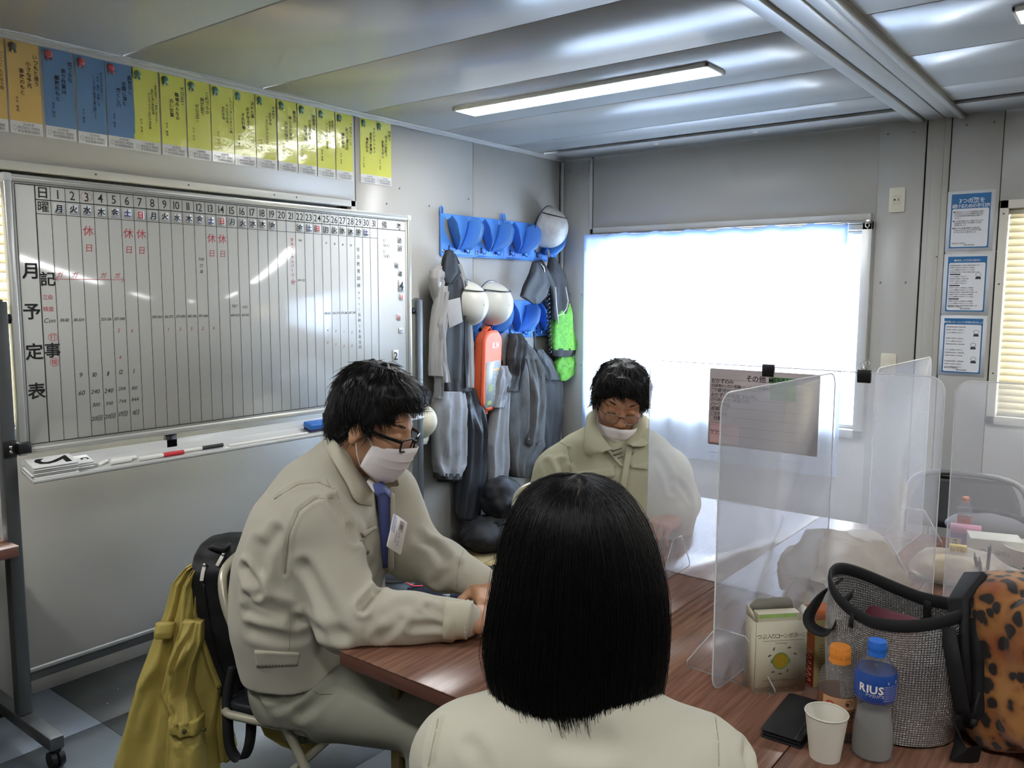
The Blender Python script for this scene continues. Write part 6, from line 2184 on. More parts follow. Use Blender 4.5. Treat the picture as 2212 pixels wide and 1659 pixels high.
hT = zat(o_[0], o_[1], 1074) - TZ
k = hT / 0.205
prof = [(a * k, b * k) for a, b in [(0.0, 0.002), (0.025, 0.0), (0.0325, 0.006), (0.0325, 0.12), (0.031, 0.145), (0.020, 0.172), (0.0135, 0.182), (0.0135, 0.19)]]
t = bottle(o_, prof, [(0.0155 * k, 0.180 * k), (0.0155 * k, 0.202 * k), (0.0138 * k, 0.205 * k)], M('cap_coral', 'd9764e', 0.4), 'clear bottle with a coral cap standing behind the purple carton', None, None, (0.186 * k, 0.200 * k, 0.0155 * k))
ob('label', G().lathe([(0.0330 * k, 0.060 * k), (0.0330 * k, 0.105 * k)], o_, 32), M('label_red', 'b23030', 0.4), t, smooth=True)
# bread in a clear bag
q = onz(2010, 1262, TZ)
bc = np.array([q[0] + 0.075, q[1] + 0.06, TZ + 0.035])
o = blob('bread_loaf', [(bc + A3(-0.055, 0, -0.004), A3(0.07, 0.05, 0.038)), (bc + A3(0.01, 0.01, -0.004), A3(0.08, 0.055, 0.042))], M('bread_crust', 'dcc592', 0.6, var=(14, 0.5, 'efe6cf')), amp=0.003, floor_z=TZ + 0.006, h=0.006)
tag(o, 'pale bread lying in a clear plastic bag on the table behind the silver bag', 'bread')
o = blob('bread_bag', [(bc + A3(-0.055, 0, 0.0), A3(0.085, 0.065, 0.05)), (bc + A3(0.02, 0.01, 0.002), A3(0.105, 0.07, 0.058)), (bc + A3(0.14, 0.02, -0.01), A3(0.06, 0.045, 0.03))], mix_sheet('clear_film', 'f4f2ee', 0.62, 0.4, 0.4, 0.1), amp=0.010, scale=22, floor_z=TZ, h=0.006)
tag(o, 'glossy clear plastic bag wrapped around the pale bread', 'bag')
q2 = onz(2046, 1262, TZ)
f = Fr((bc[0] - 0.02, bc[1] - 0.012, TZ + 0.094), (1, 0.2, 0), (-0.2, 1, 0))
o = ob('bag_clip', G().prism(rrect(-0.022, 0.022, -0.010, 0.010, 0.004), 0.0, 0.018, f), M('clip_yellow', 'e8c62e', 0.4), bevel=0.002)
tag(o, 'yellow plastic clip closing the bread bag', 'clip')
g = G()
for k in range(5):
    g.box(-0.018 + 0.008 * k, -0.015 + 0.008 * k, -0.0112, -0.0098, 0.002, 0.016, f)
ob('grip_ribs', g, M('clip_yellow2', 'd2ae20', 0.4), o)['kind'] = 'stuff'
# mug with pens
q = onz(2118, 1292, TZ)
o_ = np.array([q[0], q[1] + 0.05, TZ + 0.001])
t = thing('pen_pot', 'pale pot holding dark pens behind the edge divider', 'pot', o_)
ob('pot', G().lathe([(0.0, 0.003), (0.030, 0.0), (0.036, 0.05), (0.037, 0.055), (0.0345, 0.055), (0.029, 0.004), (0.0, 0.004)], o_, 30), M('pot_cream', 'd9d4c6', 0.4), t, smooth=0.8)
for k, (dx, dy, lean, hgt, m) in enumerate(((-0.012, 0.0, -0.02, 0.09, 'pen_grey'), (0.006, 0.004, 0.004, 0.125, 'pen_black'), (-0.003, -0.008, -0.012, 0.082, 'pen_black'))):
    a = o_ + np.array([dx * 0.5, dy, 0.005])
    o = ob('pen', G().tube([a, a + np.array([lean, 0.0, hgt])], 0.0045, 8), M(m, '4a4c54' if m == 'pen_grey' else '2b2c33', 0.4), smooth=0.6)
    tag(o, ['grey pen leaning left in the pale pot', 'tallest dark pen upright in the pale pot', 'short dark pen between the others in the pale pot'][k], 'pen', 'pens in the pale pot')
    ob('pen_tip', G().tube([a + np.array([lean, 0, hgt]), a + np.array([lean * 1.1, 0, hgt + 0.012])], [0.003, 0.0012], 8), STEEL, o, smooth=0.6)
# white tissue box and paper bowl
q = onz(2140, 1226, TZ)
f = Fr((q[0] - 0.06, q[1] + 0.02, TZ), (0.96, 0.28, 0), (-0.28, 0.96, 0))
t = thing('white_carton', 'white printed carton standing behind the bread bag', 'box', f.p(np.array([0.07, 0.05, 0])))
ob('carton', G().box(0, 0.14, 0, 0.09, 0, 0.075, f), M('carton_white', 'dcdacf', 0.5), t, bevel=0.002)
fj = Fr(f.o, f.x, (0, 0, 1), -f.y)
ob('print', word(ring2(G(), 0.035, 0.035, 0.008, 0.008, 0.002, fj, 0.0006), '個包装', 0.09, 0.035, 0.012, fj, z=0.0006), GREYINK, t)['kind'] = 'stuff'
q = onz(2205, 1240, TZ)
o_ = np.array([q[0] + 0.02, q[1] + 0.09, TZ + 0.001])
t = thing('paper_bowl', 'round white paper bowl at the picture edge behind the divider', 'bowl', o_)
ob('bowl', G().lathe([(0.0, 0.003), (0.05, 0.0), (0.078, 0.06), (0.080, 0.062), (0.075, 0.060), (0.049, 0.004), (0.0, 0.004)], o_, 36), CUPM, t, smooth=0.8)
ob('rim', G().tube([o_ + np.array([0.0785 * math.cos(a), 0.0785 * math.sin(a), 0.061]) for a in np.arange(36) * 2 * PI / 36], 0.0022, 6, closed=True), CUPM, t, smooth=True)
# grey pouch with dark rim
q = onz(2100, 1180, TZ)
pc = np.array([q[0] + 0.03, q[1] + 0.16, TZ])
s0 = zat(pc[0], pc[1], 1103) - TZ
o = blob('grey_pouch', [(pc + A3(0, 0, s0 * 0.45), A3(0.115, 0.07, s0 * 0.55)), (pc + A3(-0.02, 0.0, s0 * 0.3), A3(0.12, 0.07, s0 * 0.35))], M('pouch_grey', '75777c', 0.7), amp=0.004, floor_z=TZ, h=0.007)
tag(o, 'rounded grey pouch with a dark zip edge behind the edge divider', 'pouch')
ob('zip_edge', G().tube([pc + np.array([-0.10 + 0.22 * q_, -0.02, s0 * (0.72 + 0.28 * math.sin(PI * (0.2 + 0.75 * q_)))]) for q_ in np.linspace(0, 1, 14)], 0.011, 8), BLKW, o, smooth=True)
ob('zip_tag', G().cbox(pc + A3(0.125, -0.03, s0 * 0.72), (0.03, 0.006, 0.022)), M('tag_cream', 'd9d6c4', 0.5), o, bevel=0.002)

# dark cabinet with a white bag on it, by the back wall
f = Fr((3.0, -0.62, 0.0), (1, 0, 0), (0, 1, 0))
t = thing('storage_cabinet', 'dark grey cabinet by the back wall, dim behind the edge divider', 'cabinet', (3.3, -0.32, 0))
ob('body', G().box(2.98, 3.75, -0.62, -0.06, 0.04, 0.80), M('cabinet_dark', '4a4c50', 0.5), t, bevel=0.004)
ob('top', G().box(2.96, 3.77, -0.64, -0.05, 0.80, 0.83), M('cabinet_top', '3a3b3f', 0.4), t, bevel=0.004)
for k in (0, 1):
    dr = ob('door', G().box(2.99 + 0.38 * k, 3.36 + 0.38 * k, -0.632, -0.62, 0.06, 0.785), M('cabinet_door', '55575b', 0.5), t, bevel=0.002)
    ob('handle', G().box(3.32 + 0.06 * k, 3.33 + 0.06 * k, -0.65, -0.632, 0.45, 0.55), STEEL, dr)
ob('plinth', G().box(3.0, 3.73, -0.58, -0.08, 0.0, 0.04), BLACKP, t)
o = blob('white_sack', [(A3(3.18, -0.4, 0.93), A3(0.14, 0.11, 0.10)), (A3(3.27, -0.38, 0.90), A3(0.12, 0.12, 0.07))], M('sack_white', 'dad9d6', 0.6), amp=0.02, scale=14, floor_z=0.83, h=0.008)
tag(o, 'crumpled white sack lying on the dark cabinet by the back wall', 'sack')


# ------------------------------------------------------------------ folding chairs
def smooth_path(P, n=5, closed=False):
    P = [np.array(p, float) for p in P]
    out = []
    N = len(P)
    for i in range(N if closed else N - 1):
        a, b, c, d = (P[(i - 1) % N], P[i], P[(i + 1) % N], P[(i + 2) % N]) if closed else (P[max(i - 1, 0)], P[i], P[i + 1], P[min(i + 2, N - 1)])
        for k in range(n):
            t = k / n
            out.append(0.5 * (2 * b + (c - a) * t + (2 * a - 5 * b + 4 * c - d) * t * t + (3 * b - a - 3 * c + d) * t ** 3))
    if not closed:
        out.append(P[-1])
    return np.array(out)


VINYL = M('chair_vinyl', '202225', 0.45, bump=(200, 0.2, 0.0006))
TUBE = M('chair_tube', 'b9b49e', 0.3, metal=0.35)
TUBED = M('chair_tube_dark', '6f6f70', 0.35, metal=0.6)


def folding_chair(o_, face, label, tube=TUBE, pad=VINYL, back=None):
    f = Fr((o_[0], o_[1], 0.0), (face[0], face[1], 0), (-face[1], face[0], 0))
    t = thing('folding_chair', label, 'chair', f.o, 'folding chairs at the tables')
    w = 0.205
    S = 0.43
    ob('seat', G().prism(rrect(-0.20, 0.19, -w + 0.015, w - 0.015, 0.04), S - 0.022, S + 0.002, f), pad, t, bevel=0.008, seg=3, smooth=0.8)
    ob('seat_frame', G().tube(np.array([f.p(np.array([p[0], p[1], S - 0.022])) for p in rrect(-0.21, 0.20, -w, w, 0.05)]), 0.011, 8, closed=True), tube, t, smooth=True)
    hoop = [(0.24, -w - 0.012, 0.008), (0.10, -w - 0.012, 0.27), (-0.02, -w - 0.012, 0.48), (-0.14, -w - 0.010, 0.66), (-0.185, -w + 0.01, 0.76), (-0.20, -w + 0.07, 0.80), (-0.205, 0, 0.81),
            (-0.20, w - 0.07, 0.80), (-0.185, w - 0.01, 0.76), (-0.14, w + 0.010, 0.66), (-0.02, w + 0.012, 0.48), (0.10, w + 0.012, 0.27), (0.24, w + 0.012, 0.008)]
    ob('back_hoop', G().tube(smooth_path([f.p(np.array(p)) for p in hoop]), 0.0115, 10), tube, t, smooth=True)
    for sd in (-1, 1):
        ob('rear_leg', G().tube([f.p(np.array([0.13, sd * (w - 0.012), S - 0.03])), f.p(np.array([-0.26, sd * (w - 0.012), 0.008]))], 0.0105, 8), tube, t, smooth=0.6)
        ob('foot_cap', G().tube([f.p(np.array([0.24, sd * (w + 0.012), 0.0])), f.p(np.array([0.232, sd * (w + 0.012), 0.025]))], 0.014, 10), BLACKP, t)
        ob('foot_cap', G().tube([f.p(np.array([-0.262, sd * (w - 0.012), 0.0])), f.p(np.array([-0.245, sd * (w - 0.012), 0.025]))], 0.014, 10), BLACKP, t)
    ob('crossbar', G().tube([f.p(np.array([-0.20, -w + 0.012, 0.07])), f.p(np.array([-0.20, w - 0.012, 0.07]))], 0.009, 8), tube, t, smooth=0.6)
    ob('crossbar', G().tube([f.p(np.array([0.19, -w - 0.012, 0.10])), f.p(np.array([0.19, w + 0.012, 0.10]))], 0.009, 8), tube, t, smooth=0.6)
    P = np.array([[(-0.128 - 0.07 * v - 0.018 * math.cos(u * 1.3), u * (w - 0.012) * (1 - 0.25 * v ** 3), 0.60 + 0.192 * v) for u in np.linspace(-1, 1, 12)] for v in np.linspace(0, 1, 8)])
    ob('backrest', G().grid(P, fr=f), back or pad, t, smooth=True, solid=0.016)
    return t
folding_chair((1.50, -3.30), (0.955, 0.29), 'folding chair under the bespectacled man, hung with a black backpack and yellow raincoat')
folding_chair((1.69, -2.27), (0.93, -0.36), 'folding chair under the older man, its beige hoop showing beside him', TUBE, M('chair_grey', '4e4f50', 0.5))
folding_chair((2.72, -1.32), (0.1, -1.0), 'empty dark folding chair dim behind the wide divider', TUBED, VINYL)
# ------------------------------------------------------------------ people
from mathutils.bvhtree import BVHTree

SKIN1 = M('skin_light', 'c69b7b', 0.48, sss=0.12, bump=(160, 0.12, 0.0008), var=(18, 0.5, 'b5825f'))
SKIN2 = M('skin_tan', 'b58465', 0.48, sss=0.12, bump=(160, 0.12, 0.0008), var=(18, 0.5, 'a37253'))
SKIN3 = M('skin_pale', 'c9a184', 0.48, sss=0.12, bump=(160, 0.12, 0.0008))
HAIR = M('black_hair', '0d0c0c', 0.40, spec=0.4)
HAIR2 = M('black_hair_grey', '141313', 0.48, spec=0.35)
MASKM = M('mask_cloth', 'e6dfdd', 0.75, bump=(400, 0.15, 0.0004))
JACK1 = M('work_beige', 'b9b4a2', 0.8, bump=(420, 0.18, 0.0006), sheen=0.1)
JACK2 = M('work_khaki', 'aeac90', 0.8, bump=(420, 0.18, 0.0006), sheen=0.1)
JACK3 = M('work_cream', 'c2beab', 0.8, bump=(420, 0.18, 0.0006), sheen=0.1)
SEAMB = M('beige_seam', 'a19c88', 0.85)
TROU1 = M('trouser_grey', '8f8d7e', 0.85, bump=(420, 0.18, 0.0006))
DSHOE = M('shoe_black', '1a1a1c', 0.5)


def loc(fr, P):
    return fr.p(np.asarray(P, float))


def head_mesh(fr, jaw=1.0, brow=1.0, mouth=True, k=1.0, h=0.003):
    s = SD((-0.15, -0.125, -0.235), (0.155, 0.125, 0.15), h)
    s.ell((-0.010, 0, 0.036), (0.098, 0.077, 0.090), 0.01)
    s.ell((0.026, 0, -0.030), (0.070, 0.063 * jaw, 0.085), 0.03)
    s.cap((-0.015, 0.047 * jaw, -0.045), (0.062, 0.014, -0.098), 0.022, 0.018, 0.025)
    s.cap((-0.015, -0.047 * jaw, -0.045), (0.062, -0.014, -0.098), 0.022, 0.018, 0.025)
    for y in (-1, 1):
        s.ell((0.060, 0.043 * y, -0.018), (0.026, 0.024, 0.020), 0.02)
        s.cap((0.086, 0.012 * y, 0.028), (0.070, 0.050 * y, 0.030), 0.009 * brow, 0.008, 0.012)
        s.ell((0.100, 0.031 * y, 0.008), (0.014, 0.017, 0.011), 0.010, op='cut')
        s.ell((0.079, 0.031 * y, 0.004), (0.013, 0.016, 0.0125), 0.003)
        s.cap((0.0895, 0.020 * y, -0.0012), (0.086, 0.043 * y, 0.0005), 0.0012, 0.0012, 0.002, 'cut')
        s.ell((0.101, 0.012 * y, -0.036), (0.011, 0.008, 0.008), 0.006)
        s.ell((0.103, 0.0065 * y, -0.0435), (0.005, 0.0035, 0.003), 0.002, op='cut')
    s.cap((0.090, 0, 0.018), (0.113, 0, -0.030), 0.0085, 0.0115, 0.010)
    s.cap((0.098, 0, -0.036), (0.095, 0, -0.046), 0.006, 0.006, 0.010)
    s.ell((0.090, 0, -0.063), (0.010, 0.026, 0.0075), 0.006)
    s.ell((0.088, 0, -0.075), (0.010, 0.023, 0.0080), 0.006)
    s.cap((0.101, -0.022, -0.0690), (0.101, 0.022, -0.0690), 0.0022, 0.0022, 0.002, 'cut')
    s.ell((0.073, 0, -0.101), (0.017, 0.022, 0.016), 0.015)
    for y in (-1, 1):
        e = Fr((-0.006, 0.083 * y, -0.006), (0.95, 0.25 * y, 0.12), (0.0, 1.0 * y, 0.0))
        e = Fr((-0.006, 0.082 * y, -0.006), (0.93, 0.30 * y, -0.2), (-0.28 * y, 0.95, 0.05))
        s.ell((0, 0, 0), (0.0185, 0.0065, 0.032), 0.008, e)
        s.ell((0.003, 0.007 * y, 0.002), (0.0105, 0.0055, 0.020), 0.003, e, 'cut')
        s.ell((0.004, 0.0, -0.026), (0.009, 0.006, 0.010), 0.006, e)
        s.cap((0.010, 0.075 * y, -0.004), (0.008, 0.079 * y, -0.014), 0.006, 0.006, 0.004)
    s.cap((-0.030, 0, -0.06), (-0.062, 0, -0.235), 0.053, 0.060, 0.03)
    s.ell((0.02, 0, -0.145), (0.018, 0.014, 0.022), 0.03)
    P, Q = s.mesh(2)
    return loc(fr, P * k), Q, s


def hand_mesh(fr, side, curl=0.5, spread=1.0, thumb=0.5, h=0.0026):
    """fr: origin at the wrist, x towards the fingers, y towards the thumb side * side, z out of the back of the hand."""
    s = SD((-0.07, -0.085, -0.10), (0.215, 0.10, 0.055), h)
    s.box((0.048, 0.0, 0.0), (0.048, 0.040, 0.0135), 0.0125, 0.008)
    s.cap((-0.030, 0, 0.0), (0.008, 0, 0.0), 0.025, 0.024, 0.018)
    s.ell((0.038, -0.022 * -1, -0.010), (0.034, 0.020, 0.014), 0.012)
    s.ell((0.040, -0.026, -0.008), (0.036, 0.016, 0.013), 0.012)
    root = [(0.090, 0.031, 0.001), (0.095, 0.010, 0.003), (0.091, -0.011, 0.002), (0.083, -0.030, 0.0)]
    lens = [(0.043, 0.025, 0.020), (0.047, 0.029, 0.021), (0.043, 0.027, 0.020), (0.034, 0.020, 0.018)]
    for i in range(4):
        p = np.array(root[i])
        yaw = (0.13, 0.03, -0.06, -0.16)[i] * spread
        a = 0.15 + curl * (0.35 + 0.1 * i)
        r = (0.0092, 0.0095, 0.0090, 0.0080)[i]
        s.ell(p + np.array([-0.004, 0, 0.006]), (0.010, 0.0085, 0.0065), 0.006)
        for j in range(3):
            d = np.array([math.cos(a) * math.cos(yaw), math.cos(a) * math.sin(yaw), -math.sin(a)])
            q = p + d * lens[i][j]
            s.cap(p, q, r, r * 0.92, 0.003)
            if j < 2:
                s.ell(q, (r * 1.02,) * 3, 0.003)
            p, r = q, r * 0.90
            a += curl * (0.95, 0.7, 0.5)[j]
    p = np.array([0.020, 0.034, -0.008])
    dirs = [(0.62, 0.70, -0.35), (0.85, 0.35 - 0.3 * thumb, -0.40), (0.93, 0.05 - 0.4 * thumb, -0.30)]
    for d, L, r in zip(dirs, (0.042, 0.033, 0.026), (0.0125, 0.0108, 0.0098)):
        q = p + unit(d) * L
        s.cap(p, q, r, r * 0.92, 0.006)
        p = q
    P, Q = s.mesh(1)
    if side < 0:
        P = P * np.array([1, -1, 1])
        Q = Q[:, ::-1]
    return loc(fr, P), Q


def strands(g, roots, nor, flow, length, n, rad, seed, lift=0.35, seg=5, curl=0.3):
    """Thin tapering hairs standing out of a surface and bending along a flow direction."""
    rs = np.random.RandomState(seed)
    idx = rs.randint(0, len(roots), n)
    R = roots[idx] + rs.normal(0, 0.002, (n, 3))
    N, F = nor[idx], flow[idx]
    L = length * rs.uniform(0.5, 1.15, (n, 1))
    J = rs.normal(0, 0.13, (n, 3))
    pts = [R - N * 0.003]
    for k in range(1, seg + 1):
        t = k / seg
        d = N * lift * (1 - t) + F * (0.6 + 0.6 * t) + J * (0.5 + t * curl)
        d /= np.linalg.norm(d, axis=1, keepdims=True)
        pts.append(pts[-1] + d * L / seg)
    pts = np.stack(pts, 1)
    return tubes3(g, pts, rad)


def tubes3(g, pts, rad):
    n, m = pts.shape[:2]
    T = pts[:, -1] - pts[:, 0]
    T /= np.linalg.norm(T, axis=1, keepdims=True) + 1e-9
    a = np.cross(T, np.array([0.3, 0.2, 0.93]))
    a /= np.linalg.norm(a, axis=1, keepdims=True) + 1e-9
    b = np.cross(T, a)
    V = np.zeros((n, m, 3, 3))
    for k in range(m):
        r = rad * (1 - 0.85 * (k / (m - 1)) ** 2)
        for q in range(3):
            th = q * 2 * PI / 3
            V[:, k, q] = pts[:, k] + r * (math.cos(th) * a + math.sin(th) * b)
    base = np.arange(n)[:, None, None] * (m * 3) + np.arange(m - 1)[None, :, None] * 3 + np.arange(3)[None, None, :]
    nxt = np.arange(n)[:, None, None] * (m * 3) + np.arange(m - 1)[None, :, None] * 3 + ((np.arange(3) + 1) % 3)[None, None, :]
    Q = np.stack([base, nxt, nxt + 3, base + 3], -1).reshape(-1, 4)
    k0 = g.n
    g.v.append(V.reshape(-1, 3))
    g.f.extend(map(tuple, (Q + k0).tolist()))
    g.n += n * m * 3
    return g


def loft(s, slices, side, k=0.0, sub=10):
    k = 0.0
    side = unit(side)
    for i in range(len(slices) - 1):
        (c0, w0, r0), (c1, w1, r1) = slices[i], slices[i + 1]
        c0, c1 = np.asarray(c0, float), np.asarray(c1, float)
        for j in range(sub + (1 if i == len(slices) - 2 else 0)):
            t = j / sub
            c, w, r = c0 + (c1 - c0) * t, w0 + (w1 - w0) * t, r0 + (r1 - r0) * t
            s.cap(c - side * w, c + side * w, r, r, k)
    return s


def folds(P, N, amp=0.004, scale=8, seed=0, stretch=(1, 1, 1)):
    Q = P * np.asarray(stretch)
    d = amp * (1 - 2.2 * np.abs(noise3(Q + 0.02 * np.stack([noise3(P, 7, seed + 9)] * 3, -1), scale, seed))) + amp * 0.5 * noise3(Q, scale * 2.4, seed + 3)
    return P + N * d[:, None]


def bvh(P, Q):
    return BVHTree.FromPolygons([Vector(p) for p in P], [tuple(int(i) for i in q) for q in Q])


def hit(B, u, v):
    h = B.ray_cast(Vector(CPOS), Vector(unit(ray(u, v))))
    if h[0] is None:
        h2 = B.find_nearest(Vector(at(u, v, 2.1)))
        return np.array(h2[0]), np.array(h2[1])
    return np.array(h[0]), np.array(h[1])


def crease(P, N, B, path, depth, width, ridge=0.5):
    pts = [hit(B, u, v)[0] for u, v in path]
    D_ = np.full(len(P), 9.0)
    for a, b in zip(pts[:-1], pts[1:]):
        ab = b - a
        t = np.clip(((P - a) @ ab) / max(ab @ ab, 1e-9), 0, 1)
        D_ = np.minimum(D_, np.linalg.norm(P - a - t[:, None] * ab, axis=1))
    f = -depth * np.exp(-(D_ / width) ** 2) + ridge * depth * np.exp(-((D_ - 1.9 * width) / (0.8 * width)) ** 2)
    return P + N * f[:, None]


def seam(g, B, path, r=0.0008, off=0.0004, n=6):
    P = []
    for (a, b), (c, d) in zip(path[:-1], path[1:]):
        for k in range(n):
            t = k / n
            p, m = hit(B, a + (c - a) * t, b + (d - b) * t)
            P.append(p + m * off)
    p, m = hit(B, *path[-1])
    P.append(p + m * off)
    return g.tube(P, r, 5)


def patch(B, q, off=0.004, nu=10, nv=8, lift=None):
    """A cloth piece lying on the garment over the four picture corners q (clockwise)."""
    q = np.asarray(q, float)
    R = np.zeros((nv, nu, 3))
    for i in range(nv):
        t = i / (nv - 1)
        for j in range(nu):
            s_ = j / (nu - 1)
            uv = (q[0] * (1 - s_) + q[1] * s_) * (1 - t) + (q[3] * (1 - s_) + q[2] * s_) * t
            p, m = hit(B, *uv)
            R[i, j] = p + m * off
            if lift is not None:
                R[i, j] += (CPOS - p) / np.linalg.norm(CPOS - p) * lift(s_, t)
    return R


def button(B, u, v, r, mat, par, name='snap_button'):
    p, m = hit(B, u, v)
    f = Fr(p, np.cross(m, (0.1, 0.2, 1.0)), np.cross(m, np.cross(m, (0.1, 0.2, 1.0))))
    f = Fr(p, f.x, np.cross(m, f.x), m)
    return ob(name, G().lathe([(0.0, 0.0045), (r * 0.6, 0.0042), (r * 0.92, 0.003), (r, 0.0), (r, -0.002)], (0, 0, 0), 16, f), mat, par, smooth=True)


def mask(fr, par, mat, drop=0.0, k=1.0, seed=0):
    """A pleated cloth mask across nose, cheeks and chin, with ear loops."""
    rows = [(0.0, 0.1215, -0.012), (0.10, 0.1235, -0.026), (0.25, 0.1265, -0.044), (0.36, 0.1240, -0.048), (0.38, 0.1215, -0.052), (0.55, 0.1220, -0.068), (0.62, 0.119, -0.071), (0.64, 0.116, -0.076), (0.82, 0.111, -0.098), (0.93, 0.100, -0.114), (1.0, 0.086, -0.122)]
    nu = 25
    R = np.zeros((len(rows), nu, 3))
    for i, (t, x, z) in enumerate(rows):
        for j in range(nu):
            u = j / (nu - 1) * 2 - 1
            ex = 0.040 - 0.012 * t
            a = abs(u) ** 1.9
            y = 0.074 * math.sin(u * PI / 2 * 0.96) * (0.93 + 0.07 * math.sin(PI * t))
            zz = z * (1 - a) + (-0.028 - 0.060 * t) * a
            nose = 0.010 * math.exp(-(u / 0.2) ** 2) * max(0, 1 - t * 4)
            pf = 0.0016 * math.sin(t * 22) * (1 - a)
            R[i, j] = ((x + nose) * (1 - a) + ex * a + pf, y, zz + 0.004 * math.exp(-(u / 0.3) ** 2) * (1 - t))
    R[..., 2] -= drop
    R[..., 0] += 0.15 * drop
    o = ob('face_mask', G().grid(R * k, fr=fr), mat, par, smooth=True, solid=0.0016)
    g = G()
    for e in (0, -1):
        sgn = -1 if e == 0 else 1
        top, bot = R[0, e], R[-1, e]
        for p in (top, bot):
            q = np.array([0.000, sgn * 0.079, 0.018 if p is top else -0.030])
            e2 = np.array([-0.022, sgn * 0.080, 0.006 if p is top else -0.018])
            g.tube(loc(fr, np.stack([p, (p + q) / 2 + np.array([0, sgn * 0.005, 0]), q, e2]) * k), 0.0016, 6)
    ob('ear_loop', g, mat, o, smooth=True)
    g2 = G()
    for i in (3, 6):
        g2.tube(loc(fr, (R[i] + np.array([0.0012, 0, 0])) * k), 0.0007, 5)
    ob('pleat_edge', g2, M('mask_shade', 'cfc8c8', 0.8), o, smooth=True)
    return o


def brows(fr, par, mat, k=1.0):
    rs = np.random.RandomState(5)
    pts = []
    for sgn in (-1, 1):
        for _ in range(110):
            t = rs.uniform(0, 1)
            y = sgn * (0.014 + 0.036 * t)
            x = 0.0955 - 0.020 * t ** 1.6 - 0.002
            z = 0.0265 + 0.006 * math.sin(PI * t * 0.8) + rs.normal(0, 0.0018)
            d = np.array([-0.004, sgn * 0.008, 0.003])
            pts.append([np.array([x, y, z]), np.array([x, y, z]) + d * 0.5 + (0.0012, 0, 0), np.array([x, y, z]) + d])
    return ob('eyebrows', tubes3(G(), loc(fr, np.array(pts) * k), 0.0006), mat, par)


def lashes(fr, par, k=1.0):
    g = G()
    for sgn in (-1, 1):
        g.tube(loc(fr, k * np.array([(0.0905 - 0.006 * t * t, sgn * (0.018 + 0.027 * t), -0.0005 + 0.0012 * math.sin(PI * t) * -1) for t in np.linspace(0, 1, 9)])), 0.0011, 5)
    return ob('eyelashes', g, HAIR, par, smooth=True)


def short_hair(fr, par, mat, seed, k=1.0, top=0.0, side=1.0, fringe=0.055, n=2600, length=0.042):
    s = SD((-0.16, -0.13, -0.13), (0.16, 0.13, 0.18), 0.0042)
    s.ell((-0.014, 0, 0.046 + top * 0.5), (0.112, 0.090 * side, 0.096 + top), 0.01)
    s.ell((-0.058, 0, -0.012), (0.058, 0.074, 0.074), 0.03)
    s.ell((0.040, 0, 0.094 + top * 0.6), (0.060, 0.074 * side, 0.034), 0.03)
    for y in (-1, 1):
        s.ell((0.012, 0.079 * y, 0.030), (0.042, 0.014 * side, 0.040), 0.015)
        s.cap((0.026, 0.077 * y, 0.015), (0.026, 0.075 * y, -0.014), 0.006, 0.004, 0.008)
        s.ell((-0.004, 0.086 * y, -0.018), (0.021, 0.022, 0.036), 0.006, op='cut')
        s.box((0.070, 0.066 * y, -0.02), (0.038, 0.040, 0.052), 0.01, 0.01, op='cut')
    s.box((0.115, 0, -0.03), (0.045, 0.12, fringe + 0.03), 0.015, 0.012, op='cut')
    s.box((0.075, 0, -0.10), (0.085, 0.12, 0.10), 0.01, 0.01, op='cut')
    s.box((-0.02, 0, -0.135), (0.2, 0.2, 0.06), 0.01, 0.01, op='cut')
    P, Q = s.mesh(1)
    N = normals(P, Q)
    fl = np.stack([np.full(len(P), 0.15), 0.55 * np.sign(P[:, 1]) * np.abs(P[:, 1]) / 0.08, -0.55 - 0.0 * P[:, 2]], -1)
    front = np.clip((P[:, 0] - 0.0) / 0.08, 0, 1)[:, None]
    fl = fl * (1 - front) + np.stack([np.full(len(P), 0.75), 0.35 + 0.3 * np.sign(P[:, 1]), np.full(len(P), -0.55)], -1) * front
    fl -= N * (fl * N).sum(1, keepdims=True)
    fl /= np.linalg.norm(fl, axis=1, keepdims=True) + 1e-6
    ph = noise3(P * np.array([1, 1, 0.35]), 70, seed)
    P = P + N * (0.0045 * ph + 0.004 * noise3(P, 28, seed + 1))[:, None]
    g = quads(loc(fr, P * k), Q)
    keep = P[:, 2] > -0.06
    strands(g, loc(fr, P[keep] * k), (N[keep] @ np.array([fr.x, fr.y, fr.z])), (fl[keep] @ np.array([fr.x, fr.y, fr.z])), length, n, 0.0009, seed, lift=0.16)
    return ob('hair', g, mat, par, smooth=True)


def shoe_simple(p, d, par):
    f = Fr((p[0], p[1], 0.0), d, np.cross((0, 0, 1), d))
    s = SD(f.o - np.array([0.3, 0.3, 0.0]), f.o + np.array([0.3, 0.3, 0.16]), 0.006)
    s.ell((0.12, 0, 0.035), (0.10, 0.045, 0.045), 0.02, f)
    s.ell((-0.01, 0, 0.05), (0.07, 0.04, 0.06), 0.03, f)
    s.half((0, 0, 0.003), (0, 0, -1))
    return ob('shoe', quads(*s.mesh(1)), DSHOE, par, smooth=True)


